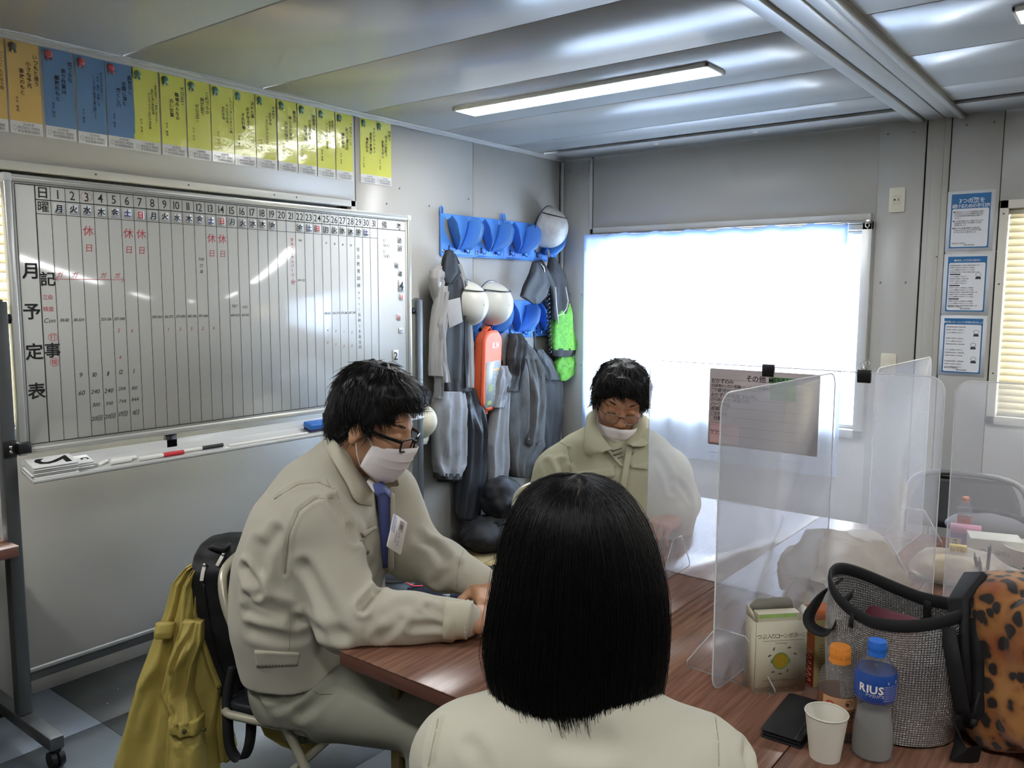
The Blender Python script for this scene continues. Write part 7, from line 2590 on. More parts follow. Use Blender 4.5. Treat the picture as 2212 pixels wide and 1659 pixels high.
# ================================================================== man with black glasses
FH = unit((0.885, 0.40, -0.36))
LH = unit((-0.412, 0.911, 0.0))
hc = at(775, 928, 1.985) + LH * 0.082
hf1 = Fr(hc, FH, LH)
F1, L1 = unit((0.94, 0.33, 0)), unit((-0.33, 0.94, 0))
nsh, nel, nwr = at(688, 1112, 2.00), at(752, 1338, 1.95), at(1000, 1338, 1.925)
fsh, fel, fwr = at(838, 1068, 2.28), at(893, 1192, 2.30), at(1036, 1258, 2.13)
tor = [(at(690, 1428, 2.24), 0.11, 0.128), (at(681, 1370, 2.23), 0.115, 0.136), (at(674, 1290, 2.20), 0.12, 0.138), (at(678, 1200, 2.18), 0.13, 0.130), (at(708, 1112, 2.16), 0.135, 0.120),
       (at(724, 1046, 2.13), 0.095, 0.096), (at(742, 1000, 2.10), 0.03, 0.075)]
hipN, hipF = at(652, 1500, 2.15), at(652, 1500, 2.15) + L1 * 0.20
kneN, kneF = np.array([1.965, -3.345, 0.50]), np.array([1.915, -3.160, 0.50])
ankN, ankF = np.array([1.93, -3.36, 0.09]), np.array([1.885, -3.17, 0.09])

P, Q, _ = head_mesh(hf1)
body = quads(P, Q)
s = SD(np.min([p[0] for p in tor] + [hipN, kneN, ankN, nwr], 0) - 0.25, np.max([p[0] for p in tor] + [kneF, fwr, hipF], 0) + 0.25, 0.011)
loft(s, [(c, w * 0.8, r * 0.72) for c, w, r in tor[:-2]], L1)
s.cap(tor[-3][0], tor[-1][0] - np.array([0, 0, 0.03]), 0.06, 0.045, 0.03)
for a, b, c in ((nsh, nel, nwr), (fsh, fel, fwr)):
    s.cap(a, b, 0.052, 0.040, 0.03).cap(b, c, 0.040, 0.027, 0.02)
for a, b, c in ((hipN, kneN, ankN), (hipF, kneF, ankF)):
    s.cap(a, b, 0.082, 0.055, 0.04).cap(b, c, 0.050, 0.035, 0.03)
quads(*s.mesh(1), body)
d1 = unit(nwr - nel)
hN = Fr(at(1012, 1338, 1.922), unit(np.array([0.55, 0.83, -0.02])), np.cross(unit(np.array([0.25, -0.1, 1.0])), unit(np.array([0.55, 0.83, -0.02]))))
quads(*hand_mesh(hN, 1, 0.75, 0.7), body)
hF = Fr(at(1046, 1262, 2.12), unit(np.array([0.72, -0.55, -0.22])), np.cross(unit(np.array([0.2, 0.1, 1.0])), unit(np.array([0.72, -0.55, -0.22]))))
quads(*hand_mesh(hF, -1, 0.75, 0.7), body)
m1 = ob('person', body, SKIN1, smooth=True, base=(1.6, -3.3, 0.0))
tag(m1, 'man in black glasses and white mask leaning his forearms on the table', 'person', 'people seated at the tables')

# jacket
s = SD(np.min([p[0] for p in tor] + [nel, nwr], 0) - 0.23, np.max([p[0] for p in tor] + [fwr, fel, nwr], 0) + 0.2, 0.0068)
loft(s, tor, L1, 0.06)
s.cap(nsh + L1 * 0.06, nsh, 0.095, 0.090, 0.05)
s.cap(nsh, nel, 0.088, 0.074, 0.035).cap(nel, nel + (nwr - nel) * 0.55, 0.072, 0.060, 0.03).cap(nel + (nwr - nel) * 0.5, nwr, 0.060, 0.044, 0.02)
s.cap(fsh, fel, 0.085, 0.074, 0.035).cap(fel, fel + (fwr - fel) * 0.5, 0.076, 0.066, 0.03).cap(fel + (fwr - fel) * 0.45, fwr, 0.066, 0.046, 0.02)
# neck opening
s.cap(at(795, 975, 2.06), at(820, 1040, 2.04), 0.05, 0.03, 0.01, 'cut')
s.half((0, 0, 0.703), (0, 0, -1)) if False else None
nb = at(770, 975, 2.085)
s.blur(4)
s.half(nb + unit(FH * 0.25 + np.array([0, 0, 1.0])) * 0.030, FH * 0.25 + np.array([0, 0, 1.0]), 0.004)
tax = unit(tor[0][0] - tor[2][0])
hemp = at(600, 1440, 2.14)
_d = (s.ax[0][:, None, None] - hemp[0]) * tax[0] + (s.ax[1][None, :, None] - hemp[1]) * tax[1] + (s.ax[2][None, None, :] - hemp[2]) * tax[2]
_near = (s.ax[0][:, None, None] < 1.80 + 0 * s.ax[1][None, :, None] + 0 * s.ax[2][None, None, :])
s.F = np.where(_near, np.maximum(s.F, _d), s.F).astype(np.float32)
d = nwr - nel
s.half(nwr + unit(d) * 0.012, d, 0.0) if False else None
P, Q = s.mesh(2)
N = normals(P, Q)
on_tab = (P[:, 0] > 1.82) & (P[:, 2] < 0.7035) & (P[:, 1] > -3.54)
P[on_tab, 2] = 0.7035
P = folds(P, N, 0.0035, 7.0, 11)
on_tab = (P[:, 0] > 1.82) & (P[:, 2] < 0.7025) & (P[:, 1] > -3.54)
P[on_tab, 2] = 0.7025
N = normals(P, Q)
B = bvh(P, Q)
for path, dp, wd in (([(816, 1274), (800, 1292), (784, 1312)], 0.016, 0.010), ([(924, 1311), (944, 1322), (963, 1331)], 0.008, 0.008), ([(891, 1353), (925, 1352), (956, 1352)], 0.008, 0.009),
                     ([(531, 1228), (542, 1252), (558, 1278)], 0.014, 0.012), ([(540, 1290), (580, 1306), (622, 1318)], 0.010, 0.014), ([(540, 1316), (590, 1330), (640, 1338)], 0.009, 0.014),
                     ([(560, 1180), (552, 1215), (556, 1245)], 0.008, 0.016), ([(598, 1150), (575, 1190), (566, 1225)], 0.007, 0.014), ([(660, 1225), (700, 1300), (742, 1372)], 0.009, 0.016),
                     ([(760, 1150), (800, 1230), (815, 1270)], 0.008, 0.016), ([(835, 1330), (860, 1310), (880, 1306)], 0.006, 0.012), ([(720, 1080), (745, 1120), (762, 1165)], 0.009, 0.010),
                     ([(905, 1160), (940, 1180), (960, 1205)], 0.008, 0.014), ([(940, 1260), (965, 1235), (985, 1220)], 0.007, 0.012), ([(640, 1345), (690, 1365), (730, 1372)], 0.007, 0.016),
                     ([(545, 1362), (600, 1374), (650, 1372)], 0.006, 0.016), ([(860, 1340), (840, 1362), (820, 1378)], 0.006, 0.012)):
    P = crease(P, N, B, path, dp, wd)
# armhole and yoke seam steps
for path in ([(722, 1076), (681, 1077), (645, 1104), (624, 1156), (615, 1240)], [(592, 1078), (645, 1046), (690, 1042), (722, 1056)]):
    P = crease(P, N, B, path, 0.0035, 0.0045, 0.9)
P[on_tab & (P[:, 2] < 0.7025), 2] = 0.7025
jk = ob('work_jacket', quads(P, Q), JACK1, m1, smooth=True)
B = bvh(P, Q)
g = G()
for path in ([(722, 1076), (681, 1077), (645, 1104), (624, 1156), (615, 1240)], [(592, 1078), (645, 1046), (690, 1042), (722, 1056)], [(626, 1318), (627, 1360), (625, 1405)],
             [(963, 1306), (959, 1345), (956, 1378)], [(705, 1035), (712, 1050)], [(1002, 1188), (988, 1230), (987, 1268)], [(727, 1060), (732, 1078)]):
    seam(g, B, path)
ob('stitching', g, SEAMB, jk, smooth=True)['kind'] = 'stuff'
# collar
COL1 = M('collar_beige', 'c4bea8', 0.8, bump=(420, 0.18, 0.0006))
c3 = lambda u, v, d: at(u, v, d)


def on(B, u, v, off, dmin, dmax):
    p, m = hit(B, u, v)
    d = float((p - CPOS) @ CFW)
    return at(u, v, min(max(d - off, dmin), dmax))


inn = [(712, 943), (726, 955), (752, 991), (782, 1028), (806, 1056)]
mid_ = [(703, 947), (726, 975), (748, 1012), (773, 1050), (806, 1075)]
out_ = [(697, 956), (722, 1000), (748, 1042), (771, 1084), (804, 1093)]
rws = [[on(B, u, v, 0.010 + 0.008 * math.sin(PI * i / 4), 1.86, 2.08) for i, (u, v) in enumerate(r)] for r in (inn, mid_, out_)]
ob('collar', G().grid(np.array([smooth_path(r, 4) for r in rws])), COL1, jk, smooth=True, solid=0.004)
rowA = [c3(703, 945, 2.05), c3(712, 950, 2.12), c3(740, 965, 2.20), c3(800, 1010, 2.20), c3(835, 1022, 2.15), c3(850, 1020, 2.10)]
rowB = [c3(696, 958, 2.05), c3(700, 962, 2.14), c3(738, 985, 2.24), c3(820, 1040, 2.24), c3(858, 1050, 2.17), c3(861, 1040, 2.10)]
ob('collar', G().grid(np.array([smooth_path(rowA, 4), smooth_path(rowB, 4)])), COL1, jk, smooth=True, solid=0.004)
# inner shirt and blue lining of the open front
ob('shirt', G().grid(np.array([[c3(792, 1040, 2.02), c3(806, 1060, 2.00), c3(818, 1070, 2.0)], [c3(800, 1030, 2.06), c3(815, 1046, 2.04), c3(822, 1058, 2.03)]])), PAPER, m1, smooth=True, solid=0.003)
BLN = M('lining_blue', '4b5488', 0.7)
Rb = patch(B, [(806, 1046), (848, 1064), (850, 1222), (826, 1224)], 0.006, 6, 14)
o = ob('placket', G().grid(Rb), BLN, jk, smooth=True, solid=0.003)
ob('neck_lining', G().grid(np.array([[c3(806, 1046, 2.0), c3(825, 1040, 2.04), c3(842, 1062, 2.05)], [c3(812, 1070, 1.985), c3(830, 1064, 2.0), c3(843, 1078, 2.02)]])), BLN, jk, smooth=True, solid=0.003)
ob('placket_edge', G().grid(patch(B, [(838, 1060), (848, 1066), (856, 1225), (845, 1232)], 0.010, 4, 14)), JACK1, jk, smooth=True, solid=0.004)
SNAP = M('snap_brown', '7a705c', 0.4, metal=0.5)
button(B, 834, 1064, 0.0065, M('snap_blue', '3b4376', 0.35), jk)
for (u, v, r) in ((793, 1152, 0.006), (793, 1193, 0.0065), (979, 1368, 0.0075)):
    button(B, u, v, r, SNAP, jk)
ob('pocket_flap', G().grid(patch(B, [(777, 1150), (808, 1134), (812, 1140), (783, 1160)], 0.004, 8, 4)), JACK1, jk, smooth=True, solid=0.003)
ob('pen_slot', G().grid(patch(B, [(776, 1166), (784, 1160), (786, 1164), (779, 1170)], 0.003, 4, 3)), SEAMB, jk, smooth=True)
ob('cuff', G().grid(patch(B, [(960, 1301), (1021, 1302), (1004, 1386), (956, 1382)], 0.004, 10, 10)), COL1, jk, smooth=True, solid=0.003)
ob('waistband', G().grid(patch(B, [(551, 1404), (648, 1409), (642, 1436), (556, 1440)], 0.002, 26, 6, lambda s_, t: 0.0022 * math.sin(s_ * 75))), JACK1, jk, smooth=True, solid=0.004)
ob('shirt_cuff', G().tube([nwr + d1 * 0.010 + 0.0455 * (math.cos(a) * unit(np.cross(d1, (0, 0, 1))) + math.sin(a) * np.array([0, 0, 1.0])) * np.array([1, 1, 0.92]) for a in np.arange(22) * 2 * PI / 22], 0.003, 6, closed=True), PAPER, jk, smooth=True)
# name badge
pb, nbm = hit(B, 850, 1150)
q0, q1, q3 = at(846, 1108, 1.985), at(877, 1129, 2.026), at(838, 1180, 1.951)
q2 = q1 + q3 - q0
fb = Fr((q0 + q1 + q2 + q3) / 4, q1 - q0, q0 - q3)
bw_, bh_ = 0.055, 0.084
bg = ob('name_badge', G().prism(rrect(-bw_ / 2, bw_ / 2, -bh_ / 2, bh_ / 2, 0.003), -0.001, 0.001, fb), M('badge_white', 'e2dedb', 0.3), m1)
sg = 1 if (fb.z @ (CPOS - fb.o)) > 0 else -1
fz = Fr(fb.o + fb.z * 0.0014 * sg, fb.x, fb.y, fb.z)
ob('photo', G().rect(0.000, 0.017, 0.010, 0.036, 0.0, fz), M('badge_grey', '9a948e', 0.5), bg)
ob('photo_face', disc2(G(), 0.0085, 0.022, 0.0062, fz, 0.0003 * sg), M('badge_face', '6e625a', 0.5), bg)
ob('blue_edge', G().rect(-bw_ / 2 + 0.001, -bw_ / 2 + 0.009, -0.002, 0.042, 0.0, fz), M('badge_blue', 'b4bada', 0.5), bg)
g = G()
column(g, '安全衛生推進者', -0.0152, 0.036, 0.0048, Fr(fz.o, fz.x, fz.y, fz.z), z=0.0004 * sg)
column(g, '所属会社名', -0.004, 0.004, 0.0048, fz, z=0.0004 * sg)
column(g, '氏名 大介', 0.006, 0.004, 0.0065, fz, z=0.0004 * sg)
ob('badge_lettering', g, M('badge_ink', '4a4a5a', 0.6), bg)['kind'] = 'stuff'
# trousers
s = SD(np.min([hipN, ankN, ankF, at(600, 1440, 2.2)], 0) - np.array([0.22, 0.2, 0.09]), np.max([hipF, kneF, kneN], 0) + np.array([0.16, 0.2, 0.18]), 0.0085)
for a, b, c in ((hipN, kneN, ankN), (hipF, kneF, ankF)):
    s.cap(a, b, 0.108, 0.078, 0.05).cap(b, c, 0.076, 0.062, 0.03)
s.cap(hipN + L1 * 0.03, hipF - L1 * 0.03, 0.112, 0.112, 0.05)
s.cap(at(676, 1440, 2.22) - L1 * 0.08, at(676, 1440, 2.22) + L1 * 0.08, 0.115, 0.115, 0.05)
s.half((0, 0, 0.06), (0, 0, -1))
P, Q = s.mesh(2)
N = normals(P, Q)
P = folds(P, N, 0.0045, 7, 33)
seat_z = 0.436
m_ = (P[:, 2] < seat_z) & (P[:, 0] < 1.66) & (P[:, 2] > 0.36)
P[m_, 2] = seat_z
u_ = (P[:, 2] > 0.655) & (P[:, 0] > 1.80)
P[u_, 2] = 0.655
N = normals(P, Q)
B2 = bvh(P, Q)
for path, dp, wd in (([(640, 1450), (615, 1475), (585, 1500)], 0.009, 0.012), ([(655, 1470), (640, 1500), (600, 1520)], 0.008, 0.014), ([(720, 1480), (680, 1520), (650, 1540)], 0.008, 0.014), ([(745, 1425), (690, 1460), (655, 1490)], 0.007, 0.012), ([(565, 1475), (580, 1500), (600, 1505)], 0.006, 0.01)):
    P = crease(P, N, B2, path, dp, wd)
tr = ob('trousers', quads(P, Q), TROU1, m1, smooth=True)
B2 = bvh(P, Q)
ob('stitching', seam(seam(G(), B2, [(645, 1440), (656, 1455), (655, 1470), (648, 1478)]), B2, [(655, 1480), (690, 1500), (720, 1500)]), M('trouser_seam', '6c6a5c', 0.85), tr, smooth=True)['kind'] = 'stuff'
shoe_simple(ankN, F1, m1)
shoe_simple(ankF, F1, m1)
# hair, face, glasses, mask
short_hair(hf1, m1, HAIR, 3, top=0.012, side=1.06, fringe=0.074, n=3800, length=0.046)
brows(hf1, m1, HAIR)
lashes(hf1, m1)
mask(hf1, m1, MASKM)
GLB = M('glasses_black', '101113', 0.25)
gl = ob('glasses', G().tube(smooth_path(loc(hf1, [(0.117, -0.012, 0.000), (0.119, -0.006, 0.005), (0.120, 0.0, 0.006), (0.119, 0.006, 0.005), (0.117, 0.012, 0.000)]), 3), 0.0022, 6), GLB, m1, smooth=True)
LENS = mix_sheet('lens', 'ffffff', 0.93, 0.5, 0.4, 0.02)
for sgn in (-1, 1):
    rim_ = [(0.116 - 0.010 * (abs(y) - 0.012) / 0.05, y * sgn, z) for y, z in ((0.012, -0.010), (0.012, 0.006), (0.018, 0.011), (0.055, 0.010), (0.060, 0.005), (0.058, -0.012), (0.050, -0.020), (0.020, -0.019))]
    ob('rim', G().tube(smooth_path(loc(hf1, rim_), 4, True), 0.0024, 6, closed=True), GLB, gl, smooth=True)
    lp_ = loc(hf1, rim_)
    ob('lens', G().add(lp_, [tuple(range(8))]), LENS, gl)
    ob('temple', G().ribbon(smooth_path(loc(hf1, [(0.107, sgn * 0.060, 0.006), (0.095, sgn * 0.071, 0.008), (0.05, sgn * 0.080, 0.008), (0.005, sgn * 0.084, 0.010), (-0.02, sgn * 0.084, 0.004), (-0.034, sgn * 0.082, -0.012)]), 4), 0.0085, 0.003, hf1.z), GLB, gl, bevel=0.001)

# ================================================================== older man facing the room
FH = unit((0.56, -0.78, -0.27))
LH = unit((0.79, 0.60, -0.13))
hc2 = at(1337, 872, 2.86)
hf2 = Fr(hc2, FH, LH)
F2, S2 = unit((0.72, -0.69, 0)), unit((0.74, 0.67, 0))
P, Q, _ = head_mesh(hf2, jaw=0.96)
body = quads(P, Q)
tor = [(np.array([1.745, -2.27, 0.50]), 0.12, 0.125), (at(1322, 1190, 2.84), 0.135, 0.135), (at(1323, 1105, 2.83), 0.15, 0.135), (at(1325, 1040, 2.83), 0.155, 0.118), (at(1328, 985, 2.84), 0.115, 0.085), (at(1332, 948, 2.86), 0.03, 0.070)]
rsh, rel, rwr = at(1207, 1022, 2.83), at(1178, 1165, 2.80), np.array([1.96, -2.66, 0.758])
lsh, lel, lwr = at(1440, 1015, 2.90), at(1468, 1090, 2.93), at(1452, 1112, 2.74)
hips = [np.array([1.70, -2.36, 0.535]), np.array([1.80, -2.20, 0.535])]
knes = [np.array([2.10, -2.46, 0.50]), np.array([2.16, -2.25, 0.50])]
anks = [np.array([2.08, -2.45, 0.09]), np.array([2.14, -2.24, 0.09])]
s = SD((1.45, -2.75, 0.0), (2.35, -1.85, 1.10), 0.011)
loft(s, [(c, w * 0.8, r * 0.74) for c, w, r in tor[:-2]], S2)
s.cap(tor[-3][0], tor[-1][0] - np.array([0, 0, 0.03]), 0.06, 0.045, 0.03)
for a, b, c in ((rsh, rel, rwr), (lsh, lel, lwr)):
    s.cap(a, b, 0.050, 0.040, 0.03).cap(b, c, 0.040, 0.027, 0.02)
for a, b, c in zip(hips, knes, anks):
    s.cap(a, b, 0.080, 0.055, 0.04).cap(b, c, 0.050, 0.035, 0.03)
quads(*s.mesh(1), body)
dl = unit(np.array([0.05, -0.98, -0.16]))
hL = Fr(at(1448, 1116, 2.725), dl, np.cross(unit(np.array([0.1, -0.16, 1.0])), dl))
quads(*hand_mesh(hL, -1, 1.0, 0.6, 0.8), body)
dr_ = unit(rwr - rel)
hR = Fr(rwr, unit(np.array([0.75, -0.62, -0.05])), np.cross((0, 0, 1.0), unit(np.array([0.75, -0.62, -0.05]))))
quads(*hand_mesh(hR, 1, 0.8, 0.7), body)
m2 = ob('person', body, SKIN2, smooth=True, base=(1.76, -2.28, 0.0))
tag(m2, 'older man in thin-rimmed glasses, his mask pulled under his nose', 'person', 'people seated at the tables')
s = SD((1.42, -2.78, 0.44), (2.25, -1.85, 1.12), 0.0068)
loft(s, tor, S2, 0.05)
for a, b, c in ((rsh, rel, rwr), (lsh, lel, lwr)):
    s.cap(a, b, 0.082, 0.070, 0.035).cap(b, b + (c - b) * 0.5, 0.070, 0.060, 0.03).cap(b + (c - b) * 0.5, c, 0.060, 0.047, 0.02)
nb = at(1330, 942, 2.84)
s.blur(4)
s.cap(at(1336, 925, 2.76), at(1345, 975, 2.72), 0.050, 0.022, 0.01, 'cut')
s.half(nb + np.array([0, 0, 0.022]), np.array([0, 0, 1.0]) + FH * 0.3, 0.004)
P, Q = s.mesh(2)
N = normals(P, Q)
P = folds(P, N, 0.0035, 7, 51)
tb = (P[:, 2] < 0.703) & (P[:, 0] > 1.82)
P[tb, 2] = 0.703
N = normals(P, Q)
B = bvh(P, Q)
for path, dp, wd in (([(1190, 960), (1212, 1000), (1222, 1040)], 0.007, 0.012), ([(1165, 1060), (1200, 1050), (1225, 1020)], 0.007, 0.012), ([(1180, 1000), (1195, 1030), (1190, 1070)], 0.006, 0.012), ([(1420, 985), (1440, 1020), (1452, 1060)], 0.006, 0.012), ([(1460, 1040), (1480, 1060), (1490, 1080)], 0.006, 0.012),
                     ([(1270, 1060), (1285, 1090), (1290, 1110)], 0.004, 0.012), ([(1228, 968), (1235, 1000), (1228, 1050)], 0.003, 0.005)):
    P = crease(P, N, B, path, dp, wd)
jk = ob('work_jacket', quads(P, Q), JACK2, m2, smooth=True)
B = bvh(P, Q)
g = G()
for path in ([(1203, 925), (1240, 922), (1265, 912)], [(1226, 965), (1233, 1000), (1230, 1035)], [(1238, 1022), (1285, 1018), (1330, 1008)], [(1195, 950), (1215, 958), (1232, 968)]):
    seam(g, B, path)
ob('stitching', g, M('khaki_seam', '85836a', 0.85), jk, smooth=True)['kind'] = 'stuff'
COL2 = M('collar_khaki', 'b4b196', 0.8, bump=(420, 0.18, 0.0006))


def colr(rows, mat, par):
    return ob('collar', G().grid(np.array([smooth_path([at(*q) for q in r], 4) for r in rows])), mat, par, smooth=True, solid=0.004)


colr([[(1290, 880, 2.87), (1289, 910, 2.80), (1302, 945, 2.74), (1322, 970, 2.715)], [(1274, 892, 2.86), (1268, 925, 2.765), (1270, 960, 2.715), (1303, 976, 2.70)], [(1268, 900, 2.86), (1264, 935, 2.765), (1265, 980, 2.71), (1304, 978, 2.70)]], COL2, jk)
colr([[(1380, 892, 2.92), (1370, 915, 2.84), (1360, 945, 2.78), (1352, 958, 2.75)], [(1396, 900, 2.92), (1392, 930, 2.83), (1380, 955, 2.765), (1364, 962, 2.74)], [(1402, 908, 2.92), (1402, 935, 2.83), (1396, 962, 2.765), (1366, 964, 2.735)]], COL2, jk)
ob('tshirt', G().grid(np.array([smooth_path([at(*q) for q in r], 4) for r in ([(1300, 935, 2.83), (1325, 946, 2.80), (1350, 944, 2.81), (1368, 932, 2.84)], [(1306, 958, 2.79), (1326, 966, 2.765), (1346, 966, 2.775), (1358, 956, 2.80)], [(1318, 976, 2.755), (1332, 1002, 2.745), (1342, 1008, 2.75), (1350, 978, 2.775)])])),
   M('tshirt_grey', '8f9292', 0.8), m2, smooth=True, solid=0.003)
g = G()
for k_ in range(3):
    g.tube([at(1322 + 3 * k_, 975 + 9 * k_, 2.738), at(1344 + 1 * k_, 968 + 9 * k_, 2.735)], 0.0022, 5)
ob('tshirt_stripe', g, M('stripe_dark', '5c5c54', 0.8), m2, smooth=True)['kind'] = 'stuff'
ob('front_edge', G().grid(patch(B, [(1304, 968), (1316, 972), (1346, 1008), (1340, 1010)], 0.006, 4, 10)), COL2, jk, smooth=True, solid=0.004)
ob('front_placket', G().grid(patch(B, [(1352, 965), (1366, 966), (1350, 1060), (1338, 1055)], 0.005, 5, 12)), COL2, jk, smooth=True, solid=0.004)
for (u, v) in ((1320, 975), (1364, 979)):
    button(B, u, v, 0.0065, SNAP, jk)
ob('pocket_flap', G().grid(patch(B, [(1245, 1020), (1325, 1008), (1328, 1030), (1246, 1042)], 0.005, 12, 5)), COL2, jk, smooth=True, solid=0.003)
ob('pocket_flap', G().grid(patch(B, [(1362, 1004), (1398, 998), (1398, 1016), (1364, 1012)], 0.005, 8, 5)), COL2, jk, smooth=True, solid=0.003)
s = SD((1.50, -2.68, 0.05), (2.32, -2.02, 0.74), 0.0095)
for a, b, c in zip(hips, knes, anks):
    s.cap(a, b, 0.105, 0.078, 0.05).cap(b, c, 0.074, 0.060, 0.03)
s.cap(hips[0], hips[1], 0.115, 0.115, 0.05)
s.half((0, 0, 0.06), (0, 0, -1))
P, Q = s.mesh(2)
P = folds(P, normals(P, Q), 0.004, 7, 61)
m_ = (P[:, 2] < seat_z) & (P[:, 0] < 1.84) & (P[:, 2] > 0.34)
P[m_, 2] = seat_z
P[(P[:, 2] > 0.655) & (P[:, 0] > 1.80), 2] = 0.655
ob('trousers', quads(P, Q), TROU1, m2, smooth=True)
for a in anks:
    shoe_simple(a, unit((0.94, -0.3, 0)), m2)
short_hair(hf2, m2, HAIR2, 8, top=0.010, side=1.05, fringe=0.062, n=3200, length=0.050)
brows(hf2, m2, HAIR2)
lashes(hf2, m2)
mask(hf2, m2, MASKM, drop=0.030, k=0.98)
gl = ob('glasses', G().tube(smooth_path(loc(hf2, [(0.116, -0.010, -0.004), (0.1185, 0, 0.000), (0.116, 0.010, -0.004)]), 4), 0.0014, 6), GLB, m2, smooth=True)
STL = M('glasses_steel', '8a8a88', 0.3, metal=0.8)
for sgn in (-1, 1):
    rim_ = [(0.114 - 0.010 * (abs(y) - 0.012) / 0.05, y * sgn, z) for y, z in ((0.010, -0.012), (0.011, 0.000), (0.018, 0.005), (0.050, 0.005), (0.056, -0.001), (0.054, -0.018), (0.046, -0.025), (0.018, -0.024))]
    ob('rim', G().tube(smooth_path(loc(hf2, rim_), 4, True), 0.0013, 6, closed=True), STL, gl, smooth=True)
    ob('lens', G().add(loc(hf2, rim_), [tuple(range(8))]), LENS, gl)
    ob('temple', G().tube(smooth_path(loc(hf2, [(0.105, sgn * 0.057, 0.000), (0.09, sgn * 0.068, 0.002), (0.04, sgn * 0.079, 0.004), (-0.01, sgn * 0.083, 0.004), (-0.03, sgn * 0.081, -0.01)]), 4), 0.0016, 6), STL, gl, smooth=True)

# ================================================================== woman seen from behind
F3 = unit((-0.50, 0.866, 0))
S3 = unit((0.866, 0.50, 0))                  # her right hand side
hc3 = at(1247, 1215, 1.255)
hf3 = Fr(hc3, unit(F3 + np.array([0, 0, -0.30])), -S3)
P, Q, _ = head_mesh(hf3, jaw=0.9, brow=0.6, k=0.96)
body = quads(P, Q)
base3 = at(1252, 1610, 1.14)
z3 = base3[2]
down = np.array([0, 0, -1.0])
tor = [(base3 - F3 * 0.03 + down * 0.42, 0.11, 0.110), (base3 - F3 * 0.02 + down * 0.28, 0.10, 0.105), (base3 + F3 * 0.01 + down * 0.14, 0.115, 0.110), (base3 + F3 * 0.015 + down * 0.045, 0.128, 0.092), (base3 + F3 * 0.02 + down * 0.005, 0.095, 0.070), (base3 + F3 * 0.03 - down * 0.045, 0.025, 0.060)]
shL, shR = base3 - S3 * 0.168 + down * 0.035 + F3 * 0.01, base3 + S3 * 0.172 + down * 0.035 + F3 * 0.01
elL, elR = shL + down * 0.20 + F3 * 0.12 - S3 * 0.01, shR + down * 0.20 + F3 * 0.13 - S3 * 0.02
wrL, wrR = np.array([2.36, -3.44, 0.752]), np.array([2.50, -3.44, 0.752])
pel = base3 + down * 0.40
hips = [pel - S3 * 0.085, pel + S3 * 0.085]
knes = [h_ + F3 * 0.40 + np.array([0, 0, 0.0]) for h_ in hips]
anks = [np.array([k_[0], k_[1], 0.09]) for k_ in knes]
s = SD(np.min([hips[0], hips[1], shL, shR, wrL], 0) - np.array([0.2, 0.2, 0.0]), np.max([knes[0], knes[1], shR, wrR], 0) + np.array([0.2, 0.2, 0.2]), 0.012)
s = SD((2.05, -4.1, 0.0), (3.05, -3.1, 1.02), 0.011)
loft(s, [(c, w * 0.8, r * 0.74) for c, w, r in tor[:-1]], S3)
for a, b, c in ((shL, elL, wrL), (shR, elR, wrR)):
    s.cap(a, b, 0.045, 0.036, 0.03).cap(b, c, 0.036, 0.024, 0.02)
for a, b, c in zip(hips, knes, anks):
    s.cap(a, b, 0.078, 0.052, 0.04).cap(b, c, 0.048, 0.033, 0.03)
quads(*s.mesh(1), body)
for w_, sd, dd in ((wrL, -1, (0.45, 0.89, -0.06)), (wrR, 1, (-0.55, 0.83, -0.06))):
    dd = unit(np.array(dd))
    quads(*hand_mesh(Fr(w_, dd, np.cross((0, 0, 1.0), dd)), sd, 0.7, 0.7), body)
m3 = ob('person', body, SKIN3, smooth=True, base=(base3[0], base3[1], 0.0))
tag(m3, 'woman with a straight black bob in a cream jacket, seen from behind', 'person', 'people seated at the tables')
s = SD((2.05, -4.15, 0.38), (3.10, -3.15, 1.04), 0.0068)
loft(s, tor, S3, 0.05)
for a, b, c in ((shL, elL, wrL), (shR, elR, wrR)):
    s.cap(a, b, 0.070, 0.062, 0.035).cap(b, c, 0.060, 0.040, 0.03)
s.blur(4)
s.half(base3 + np.array([0, 0, 0.075]), (0, 0, 1), 0.004)
P, Q = s.mesh(2)
N = normals(P, Q)
P = folds(P, N, 0.003, 7, 71)
tb = (P[:, 2] < 0.703) & (P[:, 1] > -3.54) & (P[:, 2] > 0.6)
P[tb, 2] = 0.703
N = normals(P, Q)
B = bvh(P, Q)
for path, dp, wd in (([(945, 1560), (935, 1600), (928, 1655)], 0.007, 0.006), ([(1020, 1610), (1035, 1630), (1045, 1658)], 0.004, 0.010), ([(1545, 1545), (1552, 1590), (1552, 1650)], 0.002, 0.004), ([(1615, 1610), (1612, 1635), (1620, 1658)], 0.006, 0.008), ([(1225, 1600), (1260, 1612), (1300, 1606)], 0.004, 0.016)):
    P = crease(P, N, B, path, dp, wd)
jk = ob('work_jacket', quads(P, Q), JACK3, m3, smooth=True)
B = bvh(P, Q)
g = G()
for path in ([(948, 1545), (936, 1600), (925, 1656)], [(1545, 1550), (1552, 1600), (1553, 1656)]):
    seam(g, B, path)
ob('stitching', g, M('cream_seam', 'a8a48e', 0.85), jk, smooth=True)['kind'] = 'stuff'
s = SD((2.05, -4.15, 0.05), (3.05, -3.10, 0.72), 0.0105)
for a, b, c in zip(hips, knes, anks):
    s.cap(a, b, 0.098, 0.072, 0.05).cap(b, c, 0.070, 0.058, 0.03)
s.half((0, 0, 0.06), (0, 0, -1))
P, Q = s.mesh(2)
P[(P[:, 2] > 0.655) & (P[:, 1] > -3.56), 2] = 0.655
ob('trousers', quads(P, Q), TROU1, m3, smooth=True)
for a in anks:
    shoe_simple(a, F3, m3)
brows(hf3, m3, HAIR, 0.96)
mask(hf3, m3, MASKM, k=0.96)
